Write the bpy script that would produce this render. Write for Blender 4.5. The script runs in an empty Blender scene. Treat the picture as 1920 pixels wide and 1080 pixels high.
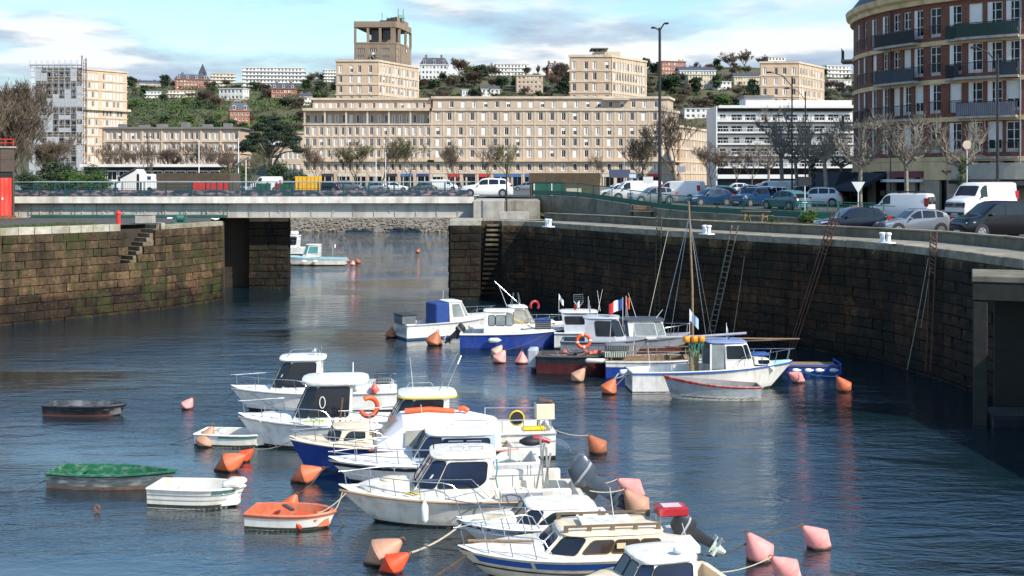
import bpy, bmesh, math, random
from mathutils import Vector, Matrix, noise
RND = random.Random(7)
sc = bpy.context.scene
COL = sc.collection
rad = math.radians
F, HZ, CH = 2200.0, 335.0, 9.0          # focal length in photo pixels, horizon row, camera height
# ------------------------------------------------------------------ camera
cam_d = bpy.data.cameras.new('camera')
cam = bpy.data.objects.new('camera', cam_d)
COL.objects.link(cam)
cam.location = (0, 0, CH)
cam.rotation_euler = (rad(90), 0, 0)
cam_d.sensor_width = 36
cam_d.lens = 36 * F / 1920
cam_d.shift_y = -(540 - HZ) / 1920
cam_d.clip_start = .5
cam_d.clip_end = 6000
sc.camera = cam
# ------------------------------------------------------------------ world, sun, exposure
SUN = Vector((.80, -.60, 0)).normalized()
EL = 41
world = bpy.data.worlds.new('World')
sc.world = world
world.use_nodes = True
wn, wl = world.node_tree.nodes, world.node_tree.links
wn.clear()
def wnode(t, **k):
 n = wn.new(t)
 for a, b in k.items(): setattr(n, a, b)
 return n
def wmath(op, a, b=None, clamp=False):
 n = wnode('ShaderNodeMath', operation=op, use_clamp=clamp)
 for i, x in enumerate((a, b)):
  if x is None: continue
  if isinstance(x, (int, float)): n.inputs[i].default_value = x
  else: wl.new(x, n.inputs[i])
 return n.outputs[0]
def wramp(x, pts):
 n = wnode('ShaderNodeValToRGB')
 e = n.color_ramp.elements
 while len(e) < len(pts): e.new(.5)
 for i, (p, c) in enumerate(pts):
  e[i].position = p
  e[i].color = c if len(c) == 4 else (*c, 1)
 wl.new(x, n.inputs[0])
 return n.outputs[0]
sky = wnode('ShaderNodeTexSky', sky_type='NISHITA', sun_disc=False)
sky.sun_elevation = rad(EL)
sky.sun_rotation = math.atan2(SUN.x, SUN.y)
sky.altitude = 0
sky.air_density = 1.5
sky.dust_density = .5
sky.ozone_density = 1.5
tc = wnode('ShaderNodeTexCoord')
sep = wnode('ShaderNodeSeparateXYZ')
wl.new(tc.outputs['Generated'], sep.inputs[0])
mp = wnode('ShaderNodeMapping')
mp.inputs['Scale'].default_value = (4.6, 4.6, 21)
wl.new(tc.outputs['Generated'], mp.inputs[0])
nz = wnode('ShaderNodeTexNoise')
nz.inputs['Scale'].default_value = 1.0
nz.inputs['Detail'].default_value = 9
nz.inputs['Roughness'].default_value = .56
nz.inputs['Distortion'].default_value = .35
wl.new(mp.outputs[0], nz.inputs['Vector'])
# a bank of cloud low over the hills, thinning upwards; scattered wisps higher
bank = wramp(sep.outputs['Z'], [(0, (1, 1, 1)), (.085, (.97,) * 3), (.125, (.60,) * 3), (.20, (.42,) * 3), (1, (.36,) * 3)])
cov = wmath('SUBTRACT', wmath('ADD', nz.outputs['Fac'], wmath('MULTIPLY', bank, .52)), .78)
low = wmath('MULTIPLY', cov, 5.0, True)
# unseen broken cloud overhead, added to brighten the water: a flat layer in perspective
den = wmath('ADD', wmath('MAXIMUM', sep.outputs['Z'], 0.0), .12)
cmb = wnode('ShaderNodeCombineXYZ')
wl.new(wmath('DIVIDE', sep.outputs['X'], den), cmb.inputs[0])
wl.new(wmath('DIVIDE', sep.outputs['Y'], den), cmb.inputs[1])
nz3 = wnode('ShaderNodeTexNoise')
nz3.inputs['Scale'].default_value = 1.7
nz3.inputs['Detail'].default_value = 8
nz3.inputs['Roughness'].default_value = .58
wl.new(cmb.outputs[0], nz3.inputs['Vector'])
hi = wmath('MULTIPLY', wmath('SUBTRACT', nz3.outputs['Fac'], .55), 5.0, True)
hi = wmath('MULTIPLY', hi, wmath('MULTIPLY', wmath('SUBTRACT', sep.outputs['Z'], .13), 6.0, True))
mask = wmath('MAXIMUM', low, hi)
mp2 = wnode('ShaderNodeMapping')
mp2.inputs['Scale'].default_value = (8, 8, 40)
mp2.inputs['Location'].default_value = (3.1, 1.7, .55)
wl.new(tc.outputs['Generated'], mp2.inputs[0])
nz2 = wnode('ShaderNodeTexNoise')
nz2.inputs['Scale'].default_value = 1.0
nz2.inputs['Detail'].default_value = 7
wl.new(mp2.outputs[0], nz2.inputs['Vector'])
ccol = wramp(nz2.outputs['Fac'], [(.38, (2.3, 2.95, 3.9)), (.50, (3.3, 3.9, 4.6)), (.57, (5.4, 5.5, 5.6))])
mixc = wnode('ShaderNodeMixRGB')
skyt = wnode('ShaderNodeMixRGB', blend_type='MULTIPLY')
skyt.inputs[0].default_value = 1
skyt.inputs[2].default_value = (.74, .95, 1.14, 1)
wl.new(sky.outputs[0], skyt.inputs[1])
wl.new(mask, mixc.inputs[0])
wl.new(skyt.outputs[0], mixc.inputs[1])
wl.new(ccol, mixc.inputs[2])
bg = wnode('ShaderNodeBackground')
bg.inputs[1].default_value = .12
wl.new(mixc.outputs[0], bg.inputs[0])
wo = wnode('ShaderNodeOutputWorld')
wl.new(bg.outputs[0], wo.inputs[0])
sun_d = bpy.data.lights.new('sun', 'SUN')
sun_d.energy = 4.4
sun_d.angle = rad(.5)
sun_d.color = (1, .93, .82)
sun = bpy.data.objects.new('sun', sun_d)
COL.objects.link(sun)
sun.location = (60, -60, 120)
sun.rotation_euler = Vector((SUN.x * math.cos(rad(EL)), SUN.y * math.cos(rad(EL)), math.sin(rad(EL)))).to_track_quat('Z', 'Y').to_euler()
sc.view_settings.view_transform = 'Standard'
sc.view_settings.look = 'None'
sc.view_settings.exposure = 0.6
sc.view_settings.gamma = 1
sc.view_settings.use_curve_mapping = False
# ------------------------------------------------------------------ helpers
def at(px, py, z=0.0):
 """point at height z seen at photo pixel px, py"""
 d = F * (CH - z) / (py - HZ)
 return Vector(((px - 960) * d / F, d, z))
def atd(px, py, d):
 """point at distance d seen at photo pixel px, py"""
 return Vector(((px - 960) * d / F, d, CH + (HZ - py) * d / F))
def lerp(a, b, t): return a + (b - a) * t
def sstep(a, b, x):
 t = min(1, max(0, (x - a) / (b - a)))
 return t * t * (3 - 2 * t)
def pl(pts, x):
 """piecewise linear"""
 if x <= pts[0][0]: return pts[0][1]
 for (a, p), (b, q) in zip(pts, pts[1:]):
  if x <= b: return lerp(p, q, (x - a) / (b - a)) if b > a else q
 return pts[-1][1]
class MB:
 """collects shapes, then links them as ONE mesh object"""
 def __init__(s): s.v, s.f, s.m, s.M, s.mi = [], [], [], None, 0
 def add(s, vs, fs):
  n = len(s.v)
  M = s.M
  s.v += [M @ Vector(v) for v in vs] if M is not None else [Vector(v) for v in vs]
  s.f += [tuple(i + n for i in f) for f in fs]
  s.m += [s.mi] * len(fs)
  return s
 def box(s, x0, x1, y0, y1, z0, z1):
  return s.add([(x0,y0,z0),(x1,y0,z0),(x1,y1,z0),(x0,y1,z0),(x0,y0,z1),(x1,y0,z1),(x1,y1,z1),(x0,y1,z1)],
                     [(0,3,2,1),(4,5,6,7),(0,1,5,4),(1,2,6,5),(2,3,7,6),(3,0,4,7)])
 def rbox(s, x0, x1, y0, y1, z0, z1, b=.03):
  """box with its edges cut"""
  p = []
  for z, k in ((z0, b), (z0 + b, 0), (z1 - b, 0), (z1, b)):
   p.append([(x0+b+k*.7,y0+k,z),(x1-b-k*.7,y0+k,z),(x1-k,y0+b+k*.7,z),(x1-k,y1-b-k*.7,z),(x1-b-k*.7,y1-k,z),(x0+b+k*.7,y1-k,z),(x0+k,y1-b-k*.7,z),(x0+k,y0+b+k*.7,z)])
  return s.loft(p)
 def bar(s, a, b, w, h=None):
  """square bar from a to b"""
  h = h or w
  a, b = Vector(a), Vector(b)
  d = b - a
  if d.length < 1e-6: return s
  x = d.normalized()
  up = Vector((0, 0, 1)) if abs(x.z) < .95 else Vector((0, 1, 0))
  y = up.cross(x).normalized() * w / 2
  z = x.cross(y).normalized() * h / 2
  return s.add([a-y-z,a+y-z,a+y+z,a-y+z,b-y-z,b+y-z,b+y+z,b-y+z],
                     [(0,1,2,3),(7,6,5,4),(0,4,5,1),(1,5,6,2),(2,6,7,3),(3,7,4,0)])
 def tube(s, pts, r, n=6, r2=None, cap=True):
  pts = [Vector(p) for p in pts]
  k = len(pts)
  rings = []
  px = None
  for i, p in enumerate(pts):
   t = (pts[min(i+1, k-1)] - pts[max(i-1, 0)])
   t = t.normalized() if t.length > 1e-9 else Vector((0, 0, 1))
   if px is None:
    up = Vector((0, 0, 1)) if abs(t.z) < .9 else Vector((1, 0, 0))
    px = up.cross(t).normalized()
   else:
    px = (px - t * px.dot(t))
    px = px.normalized() if px.length > 1e-6 else Vector((1, 0, 0))
   py = t.cross(px)
   rr = r if r2 is None else lerp(r, r2, i / max(1, k - 1))
   rings.append([p + (px * math.cos(a) + py * math.sin(a)) * rr for a in (2 * math.pi * j / n for j in range(n))])
  return s.loft(rings, cap)
 def loft(s, rings, cap=True, closed=True):
  n = len(rings[0])
  vs = [p for r in rings for p in r]
  fs = []
  for i in range(len(rings) - 1):
   for j in range(n if closed else n - 1):
    a, b = i * n + j, i * n + (j + 1) % n
    fs.append((a, b, b + n, a + n))
  if cap:
   fs.append(tuple(range(n - 1, -1, -1)))
   fs.append(tuple((len(rings) - 1) * n + j for j in range(n)))
  return s.add(vs, fs)
 def prism(s, poly, vec):
  """polygon (3-D points) pushed along vec"""
  v = Vector(vec)
  return s.loft([[Vector(p) for p in poly], [Vector(p) + v for p in poly]])
 def lathe(s, prof, n=12, cap=True):
  return s.loft([[(r * math.cos(2*math.pi*j/n), r * math.sin(2*math.pi*j/n), z) for j in range(n)] for r, z in prof], cap)
 def ball(s, c, r, n=8, m=5, sq=(1, 1, 1)):
  c = Vector(c)
  rings = []
  for i in range(m + 1):
   a = math.pi * i / m
   rr = max(.02, math.sin(a))
   rings.append([c + Vector((r*sq[0]*rr*math.cos(2*math.pi*j/n), r*sq[1]*rr*math.sin(2*math.pi*j/n), -r*sq[2]*math.cos(a))) for j in range(n)])
  return s.loft(rings)
 def mesh(s, name, mats, smooth=None, fix=True):
  me = bpy.data.meshes.new(name)
  me.from_pydata(s.v, [], s.f)
  if not isinstance(mats, (list, tuple)): mats = [mats]
  for m in mats: me.materials.append(m)
  if len(mats) > 1: me.polygons.foreach_set('material_index', s.m)
  if fix:
   bm = bmesh.new()
   bm.from_mesh(me)
   bmesh.ops.recalc_face_normals(bm, faces=bm.faces)
   bm.to_mesh(me)
   bm.free()
  if smooth:
   me.polygons.foreach_set('use_smooth', [True] * len(me.polygons))
   me.set_sharp_from_angle(angle=rad(smooth))
  me.update()
  return me
 def build(s, name, mats, parent=None, smooth=None, loc=None, rot=None, fix=True):
  return put(name, s.mesh(name, mats, smooth, fix), parent, loc, rot)
def put(name, me, parent=None, loc=None, rot=None, scale=None):
 o = bpy.data.objects.new(name, me)
 COL.objects.link(o)
 if parent is not None: o.parent = parent
 if loc is not None: o.location = loc
 if rot is not None: o.rotation_euler = rot if not isinstance(rot, (int, float)) else (0, 0, rot)
 if scale is not None: o.scale = scale
 return o
def tag(o, label, cat, group=None):
 o['label'] = label
 o['category'] = cat
 if group: o['group'] = group
 return o
def kind(o, k):
 o['kind'] = k
 return o
def thing(name, label, cat, loc=(0, 0, 0), rz=0, group=None):
 return tag(put(name, None, None, loc, (0, 0, rz)), label, cat, group)
def copy_thing(o, label=None, loc=None, rz=None, parent=None, scale=None):
 c = o.copy()
 COL.objects.link(c)
 if parent is not None: c.parent = parent
 if label: c['label'] = label
 if loc is not None: c.location = loc
 if rz is not None: c.rotation_euler = (0, 0, rz)
 if scale is not None: c.scale = scale
 for ch in list(o.children): copy_thing(ch, parent=c)
 return c
# ------------------------------------------------------------------ materials
MATS = {}
def nt(m):
 m.use_nodes = True
 return m.node_tree.nodes, m.node_tree.links
def mat(key, col=(.5, .5, .5), rough=.5, metal=0, var=.12, scale=2.0, bump=0, bscale=None, streak=None, rnd=0, coat=0, alpha=None, spec=None):
 """painted, cast or woven surface: base colour with soft variation, optional relief, run-off streaks and per-object variation"""
 if key in MATS: return MATS[key]
 m = bpy.data.materials.new(key)
 MATS[key] = m
 n, l = nt(m)
 b = n['Principled BSDF']
 b.inputs['Roughness'].default_value = rough
 b.inputs['Metallic'].default_value = metal
 b.inputs['Coat Weight'].default_value = coat
 if spec is not None: b.inputs['Specular IOR Level'].default_value = spec
 geo = n.new('ShaderNodeNewGeometry')
 tx = n.new('ShaderNodeTexNoise')
 tx.inputs['Scale'].default_value = scale
 tx.inputs['Detail'].default_value = 6
 tx.inputs['Roughness'].default_value = .62
 l.new(geo.outputs['Position'], tx.inputs['Vector'])
 rp = n.new('ShaderNodeValToRGB')
 e = rp.color_ramp.elements
 e[0].position, e[1].position = .3, .7
 e[0].color = (*[c * (1 - var) for c in col], 1)
 e[1].color = (*[min(1, c * (1 + var)) for c in col], 1)
 l.new(tx.outputs['Fac'], rp.inputs[0])
 out = rp.outputs[0]
 if streak:
  sc_, amt, scl = streak
  mpg = n.new('ShaderNodeMapping')
  mpg.inputs['Scale'].default_value = scl
  l.new(geo.outputs['Position'], mpg.inputs[0])
  t2 = n.new('ShaderNodeTexNoise')
  t2.inputs['Scale'].default_value = 1
  t2.inputs['Detail'].default_value = 5
  l.new(mpg.outputs[0], t2.inputs['Vector'])
  r2 = n.new('ShaderNodeMapRange')
  r2.inputs['From Min'].default_value = .48
  r2.inputs['From Max'].default_value = .72
  r2.inputs['To Max'].default_value = amt
  l.new(t2.outputs['Fac'], r2.inputs['Value'])
  mx = n.new('ShaderNodeMixRGB')
  l.new(r2.outputs[0], mx.inputs[0])
  l.new(out, mx.inputs[1])
  mx.inputs[2].default_value = (*sc_, 1)
  out = mx.outputs[0]
 if rnd:
  oi = n.new('ShaderNodeObjectInfo')
  hv = n.new('ShaderNodeHueSaturation')
  mr = n.new('ShaderNodeMapRange')
  mr.inputs['To Min'].default_value = 1 - rnd
  mr.inputs['To Max'].default_value = 1 + rnd
  l.new(oi.outputs['Random'], mr.inputs['Value'])
  l.new(mr.outputs[0], hv.inputs['Value'])
  l.new(out, hv.inputs['Color'])
  out = hv.outputs[0]
 l.new(out, b.inputs['Base Color'])
 rv = n.new('ShaderNodeMapRange')
 rv.inputs['To Min'].default_value = max(.02, rough - .12)
 rv.inputs['To Max'].default_value = min(1, rough + .12)
 l.new(tx.outputs['Fac'], rv.inputs['Value'])
 l.new(rv.outputs[0], b.inputs['Roughness'])
 if bump:
  t3 = n.new('ShaderNodeTexNoise')
  t3.inputs['Scale'].default_value = bscale or scale * 4
  t3.inputs['Detail'].default_value = 6
  l.new(geo.outputs['Position'], t3.inputs['Vector'])
  bp = n.new('ShaderNodeBump')
  bp.inputs['Strength'].default_value = min(1, bump * 10)
  bp.inputs['Distance'].default_value = bump
  l.new(t3.outputs['Fac'], bp.inputs['Height'])
  l.new(bp.outputs[0], b.inputs['Normal'])
 return m
def glassmat(key, col, rough=.06):
 """dark pane: reflects, lets little through"""
 if key in MATS: return MATS[key]
 m = mat(key, col, rough, 0, .35, 1.3)
 m.node_tree.nodes['Principled BSDF'].inputs['IOR'].default_value = 1.5
 return m
WHITE = mat('white_gelcoat', (.75, .74, .70), .28, var=.07, scale=3, streak=((.36, .29, .19), .42, (4.5, 4.5, .7)))
WHITE2 = mat('weathered_gelcoat', (.70, .67, .60), .35, var=.10, scale=4, streak=((.30, .24, .14), .45, (4, 4, .7)))
CREAM = mat('cream_gelcoat', (.70, .60, .44), .35, var=.07, scale=3, streak=((.35, .28, .18), .35, (4, 4, .7)))
DECK = mat('deck_paint', (.72, .70, .65), .6, var=.12, scale=5, streak=((.35, .30, .2), .35, (5, 5, 5)))
STEEL = mat('polished_tube', (.55, .56, .58), .25, .9, var=.1)
DARKM = mat('dark_metal', (.03, .032, .036), .4, .3, var=.2)
BLACK = mat('black_rubber', (.015, .015, .017), .6, var=.2)
GREYP = mat('grey_paint', (.30, .31, .33), .45, var=.1, streak=((.12, .10, .08), .3, (5, 5, .8)))
GLASS = glassmat('cabin_glass', (.012, .016, .022))
GLASSB = glassmat('blue_glass', (.010, .018, .045))
GLASSG = glassmat('pale_pane', (.22, .25, .25), .15)
ROPE = mat('rope', (.42, .38, .28), .9, var=.25, scale=20)
ROPED = mat('dark_rope', (.06, .055, .045), .9, var=.25, scale=20)
ORANGE = mat('orange_plastic', (.72, .10, .02), .45, var=.12, scale=6, streak=((.35, .16, .08), .25, (6, 6, 2)))
RUST = mat('rusty_iron', (.17, .075, .035), .85, var=.45, scale=6, bump=.01)
WOOD = mat('weathered_wood', (.24, .16, .09), .75, var=.3, scale=8)
GREENP = mat('green_paint', (.015, .10, .075), .45, var=.15, scale=3)
CONC = mat('pale_concrete', (.36, .34, .30), .9, var=.2, scale=1.6, bump=.01, streak=((.12, .11, .08), .5, (2, 2, .3)))
TARMAC = mat('tarmac', (.075, .074, .072), .9, var=.25, scale=.8, bump=.008, bscale=20)
# ================================================================== WATER
def watermat():
 m = bpy.data.materials.new('harbour_water')
 n, l = nt(m)
 b = n['Principled BSDF']
 b.inputs['Base Color'].default_value = (.004, .016, .023, 1)
 b.inputs['Roughness'].default_value = .02
 b.inputs['IOR'].default_value = 3.0
 geo = n.new('ShaderNodeNewGeometry')
 def waves(scl, scale, det, rough, dist=0.0, rot=0.0):
  mp_ = n.new('ShaderNodeMapping')
  mp_.inputs['Scale'].default_value = scl
  mp_.inputs['Rotation'].default_value = (0, 0, rot)
  l.new(geo.outputs['Position'], mp_.inputs[0])
  t = n.new('ShaderNodeTexNoise')
  t.inputs['Scale'].default_value = scale
  t.inputs['Detail'].default_value = det
  t.inputs['Roughness'].default_value = rough
  t.inputs['Distortion'].default_value = dist
  l.new(mp_.outputs[0], t.inputs['Vector'])
  return t.outputs['Fac']
 def mth(op, a, bb):
  q = n.new('ShaderNodeMath')
  q.operation = op
  for i, x in enumerate((a, bb)):
   if isinstance(x, (int, float)): q.inputs[i].default_value = x
   else: l.new(x, q.inputs[i])
  return q.outputs[0]
 big = waves((.42, 1.15, 1), 1.15, 4, .55, .6, .12)
 small = waves((1.0, 1.9, 1), 4.2, 4, .6, .3, -.2)
 calm = waves((.45, 1, 1), .085, 3, .5)                     # patches of ruffled and of smooth water
 cr = n.new('ShaderNodeMapRange')
 cr.inputs['From Min'].default_value = .38
 cr.inputs['From Max'].default_value = .62
 cr.inputs['To Min'].default_value = .22
 cr.inputs['To Max'].default_value = 1.7
 l.new(calm, cr.inputs['Value'])
 h = mth('MULTIPLY', mth('ADD', mth('MULTIPLY', big, .36), mth('MULTIPLY', small, .085)), cr.outputs[0])
 bp = n.new('ShaderNodeBump')
 bp.inputs['Strength'].default_value = 1
 bp.inputs['Distance'].default_value = .30
 l.new(h, bp.inputs['Height'])
 l.new(bp.outputs[0], b.inputs['Normal'])
 return m
w = MB()
w.add([(-160, -40, 0), (160, -40, 0), (160, 216, 0), (-160, 216, 0)], [(0, 1, 2, 3)])
kind(w.build('water', watermat(), fix=False), 'structure')
# ================================================================== STONE
def stonemat(key, zones, moss, mossamt, dark=1.0, rnd=.30, warm=(1.22, 1.0, .78)):
 """quay stone with tide bands (weed, barnacles) that follow the height above the water"""
 m = bpy.data.materials.new(key)
 n, l = nt(m)
 b = n['Principled BSDF']
 geo = n.new('ShaderNodeNewGeometry')
 def noi(scale, det, scl=(1, 1, 1)):
  mp_ = n.new('ShaderNodeMapping')
  mp_.inputs['Scale'].default_value = scl
  l.new(geo.outputs['Position'], mp_.inputs[0])
  t = n.new('ShaderNodeTexNoise')
  t.inputs['Scale'].default_value = scale
  t.inputs['Detail'].default_value = det
  t.inputs['Roughness'].default_value = .65
  l.new(mp_.outputs[0], t.inputs['Vector'])
  return t.outputs['Fac']
 def mth(op, a, bb, cl=False):
  q = n.new('ShaderNodeMath')
  q.operation, q.use_clamp = op, cl
  for i, x in enumerate((a, bb)):
   if isinstance(x, (int, float)): q.inputs[i].default_value = x
   else: l.new(x, q.inputs[i])
  return q.outputs[0]
 sx = n.new('ShaderNodeSeparateXYZ')
 l.new(geo.outputs['Position'], sx.inputs[0])
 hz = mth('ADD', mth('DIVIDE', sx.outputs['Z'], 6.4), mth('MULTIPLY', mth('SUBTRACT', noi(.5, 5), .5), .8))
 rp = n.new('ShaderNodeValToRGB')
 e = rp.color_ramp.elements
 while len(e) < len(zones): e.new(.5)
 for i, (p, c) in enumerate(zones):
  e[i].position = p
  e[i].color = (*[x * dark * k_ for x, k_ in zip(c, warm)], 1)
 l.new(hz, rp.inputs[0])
 grain = n.new('ShaderNodeMapRange')
 grain.inputs['From Min'].default_value = .3
 grain.inputs['From Max'].default_value = .7
 grain.inputs['To Min'].default_value = .45
 grain.inputs['To Max'].default_value = 1.55
 l.new(noi(4.5, 8), grain.inputs['Value'])
 oi = n.new('ShaderNodeObjectInfo')
 run = n.new('ShaderNodeMapRange')
 run.inputs['From Min'].default_value = .36
 run.inputs['From Max'].default_value = .62
 run.inputs['To Min'].default_value = .38
 run.inputs['To Max'].default_value = 1.3
 l.new(noi(1.0, 6, (1.3, 1.3, .22)), run.inputs['Value'])
 val = mth('MULTIPLY', mth('MULTIPLY', grain.outputs[0], run.outputs[0]), mth('ADD', mth('MULTIPLY', oi.outputs['Random'], 2 * rnd), 1 - rnd))
 hv = n.new('ShaderNodeHueSaturation')
 l.new(rp.outputs[0], hv.inputs['Color'])
 l.new(val, hv.inputs['Value'])
 mx = n.new('ShaderNodeMixRGB')
 mm = mth('MULTIPLY', mth('SUBTRACT', noi(.75, 7, (1, 1, .55)), .50), 9.0, True)
 l.new(mth('MULTIPLY', mm, mossamt), mx.inputs[0])
 l.new(hv.outputs[0], mx.inputs[1])
 mx.inputs[2].default_value = (*moss, 1)
 # barnacles: small pale specks low down
 vo = n.new('ShaderNodeTexVoronoi')
 vo.inputs['Scale'].default_value = 3.2
 l.new(geo.outputs['Position'], vo.inputs['Vector'])
 sp = mth('MULTIPLY', mth('LESS_THAN', vo.outputs['Distance'], .11), mth('LESS_THAN', sx.outputs['Z'], 3.0))
 m2 = n.new('ShaderNodeMixRGB')
 l.new(mth('MULTIPLY', sp, .30), m2.inputs[0])
 l.new(mx.outputs[0], m2.inputs[1])
 m2.inputs[2].default_value = (.30, .27, .20, 1)
 l.new(m2.outputs[0], b.inputs['Base Color'])
 b.inputs['Roughness'].default_value = .82
 b.inputs['Specular IOR Level'].default_value = .3
 bp = n.new('ShaderNodeBump')
 bp.inputs['Distance'].default_value = .05
 bp.inputs['Strength'].default_value = .9
 l.new(noi(7, 7), bp.inputs['Height'])
 l.new(bp.outputs[0], b.inputs['Normal'])
 return m
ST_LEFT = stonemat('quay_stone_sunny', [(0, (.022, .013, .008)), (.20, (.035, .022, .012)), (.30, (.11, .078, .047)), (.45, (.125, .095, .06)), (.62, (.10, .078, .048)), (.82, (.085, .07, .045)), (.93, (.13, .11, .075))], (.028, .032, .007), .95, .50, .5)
ST_RIGHT = stonemat('quay_stone_shade_toned', [(0, (.02, .013, .009)), (.2, (.05, .032, .02)), (.42, (.075, .048, .029)), (.58, (.03, .022, .014)), (.78, (.028, .024, .016)), (.86, (.085, .072, .045)), (1, (.15, .13, .09))], (.008, .010, .005), .85, .50, .42, (1.5, 1.08, .68))  # darker than the stone's own tones: this wall's shade is in the colour
ST_PIER = stonemat('pier_weed_and_shade_stone', [(0, (.016, .012, .008)), (.3, (.05, .036, .022)), (.5, (.042, .032, .018)), (.7, (.028, .022, .012)), (.86, (.05, .042, .026)), (.95, (.15, .125, .085))], (.012, .014, .005), .85, .28, .40)  # weed tones darkened further, as shade under the bridge put into the colour
COPING = mat('coping_stone', (.34, .32, .26), .9, var=.28, scale=2.2, bump=.012, streak=((.17, .13, .03), .75, (.9, .9, .9)), rnd=.16)
COPING_D = mat('mossy_coping', (.24, .215, .165), .9, var=.28, scale=2.2, bump=.012, streak=((.09, .085, .025), .7, (.9, .9, .9)), rnd=.16)
MORTAR = mat('dark_joint', (.032, .025, .017), .95, var=.3)
def stone_mesh(seed):
 r = random.Random(seed)
 q = lambda a: r.uniform(-a, a)
 m = MB()
 c, d = .015, .045
 back = [(-.5, .5, -.5), (.5, .5, -.5), (.5, .5, .5), (-.5, .5, .5)]
 edge = [(x * (1 + q(.02)), -.22, z * (1 + q(.035))) for x, z in ((-.495, -.49), (.495, -.49), (.495, .49), (-.495, .49))]
 face = [(x + q(.02), -.5 + q(.2), z + q(.035)) for x, z in ((-.5 + c, -.5 + d), (.5 - c, -.5 + d), (.5 - c, .5 - d), (-.5 + c, .5 - d))]
 mid = (q(.15), -.5 + q(.2), q(.12))
 m.add(back + edge + face + [mid], [(0,1,5,4),(1,2,6,5),(2,3,7,6),(3,0,4,7),(4,5,9,8),(5,6,10,9),(6,7,11,10),(7,4,8,11),(8,9,12),(9,10,12),(10,11,12),(11,8,12)])
 return m
STONES = {}
def stones_of(key, material):
 if key not in STONES: STONES[key] = [stone_mesh(s) for s in range(8)], [stone_mesh(s).mesh('stone_' + key, material) for s in range(8)]
 return STONES[key]
def lay_stones(parent, segs, key, material, z0, z1, ch, lens, limit=300, seed=1, skip=None, origin=(0, 0)):
 """courses of blocks along 2-D segments (p, q): the face looks to the left of p->q"""
 r = random.Random(seed)
 mbs, mes = stones_of(key, material)
 todo = []
 for p, q in segs:
  p, q = Vector(p), Vector(q)
  L = (q - p).length
  u = (q - p) / L
  ang = math.atan2(u.y, u.x)
  n_ = max(1, round((z1 - z0) / ch))
  for k in range(n_):
   s, h = -r.uniform(0, .25), (z1 - z0) / n_
   first = True
   while s < L - .05:
    ln = r.uniform(*lens) * r.choice((.6, .9, 1, 1.25))
    a, e = max(0, s), min(L, s + ln)
    if L - e < .3: e = L
    if e - a > .08:
     c = p + u * (a + e) / 2
     zc = z0 + (k + .5) * h
     if not (skip and skip(c.x, c.y, zc)):
      todo.append((c.x - origin[0], c.y - origin[1], zc, ang, e - a - .012, h * r.uniform(.965, 1.0) - .008, r.randrange(8), r.uniform(.17, .25)))
    s = e if e == L else s + ln
 todo.sort(key=lambda t: ((t[0] + origin[0]) ** 2 + (t[1] + origin[1]) ** 2) - 3000 * t[4] * t[5])
 rest = MB()
 for i, (x, y, z, a, ln, h, v, dp) in enumerate(todo):
  if i < limit:
   put('stone', mes[v], parent, (x, y, z), a + math.pi, (ln, dp, h))
  else:
   rest.M = Matrix.Translation((x, y, z)) @ Matrix.Rotation(a + math.pi, 4, 'Z') @ Matrix.Diagonal((ln, dp, h, 1))
   rest.add(mbs[v].v, mbs[v].f)
 if rest.v: kind(rest.build('stonework', material, parent), 'stuff')
def ribbon(mb, pts, depth, z0, z1):
 """wall strip of the given depth to the right of the polyline"""
 pts = [Vector(p) for p in pts]
 off = []
 for i, p in enumerate(pts):
  t = (pts[min(i + 1, len(pts) - 1)] - pts[max(0, i - 1)]).normalized()
  off.append(p + Vector((t.y, -t.x)) * depth)
 for i in range(len(pts) - 1):
  a, b, c, d = pts[i], pts[i + 1], off[i + 1], off[i]
  mb.prism([(a.x, a.y, z0), (b.x, b.y, z0), (c.x, c.y, z0), (d.x, d.y, z0)], (0, 0, z1 - z0))
def offset_poly(pts, d):
 pts = [Vector(p) for p in pts]
 out = []
 for i, p in enumerate(pts):
  t = (pts[min(i + 1, len(pts) - 1)] - pts[max(0, i - 1)]).normalized()
  out.append(p + Vector((t.y, -t.x)) * d)
 return out
def coping(parent, segs, z0, z1, depth, lens, material, seed=3, proud=.06):
 r = random.Random(seed)
 for p, q in segs:
  p, q = Vector(p), Vector(q)
  L = (q - p).length
  u = (q - p) / L
  nrm = Vector((-u.y, u.x))
  s = 0
  while s < L - .01:
   e = min(L, s + r.uniform(*lens))
   if L - e < .35: e = L
   m = MB()
   m.rbox(-(e - s) / 2 + .012, (e - s) / 2 - .012, -depth / 2, depth / 2, 0, z1 - z0 + r.uniform(-.012, .012), .025)
   c = p + u * (s + e) / 2 - nrm * (depth / 2 - proud + r.uniform(-.015, .015))
   m.build('coping_stone', material, parent, loc=(c.x, c.y, z0), rot=math.atan2(u.y, u.x))
   s = e
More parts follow.
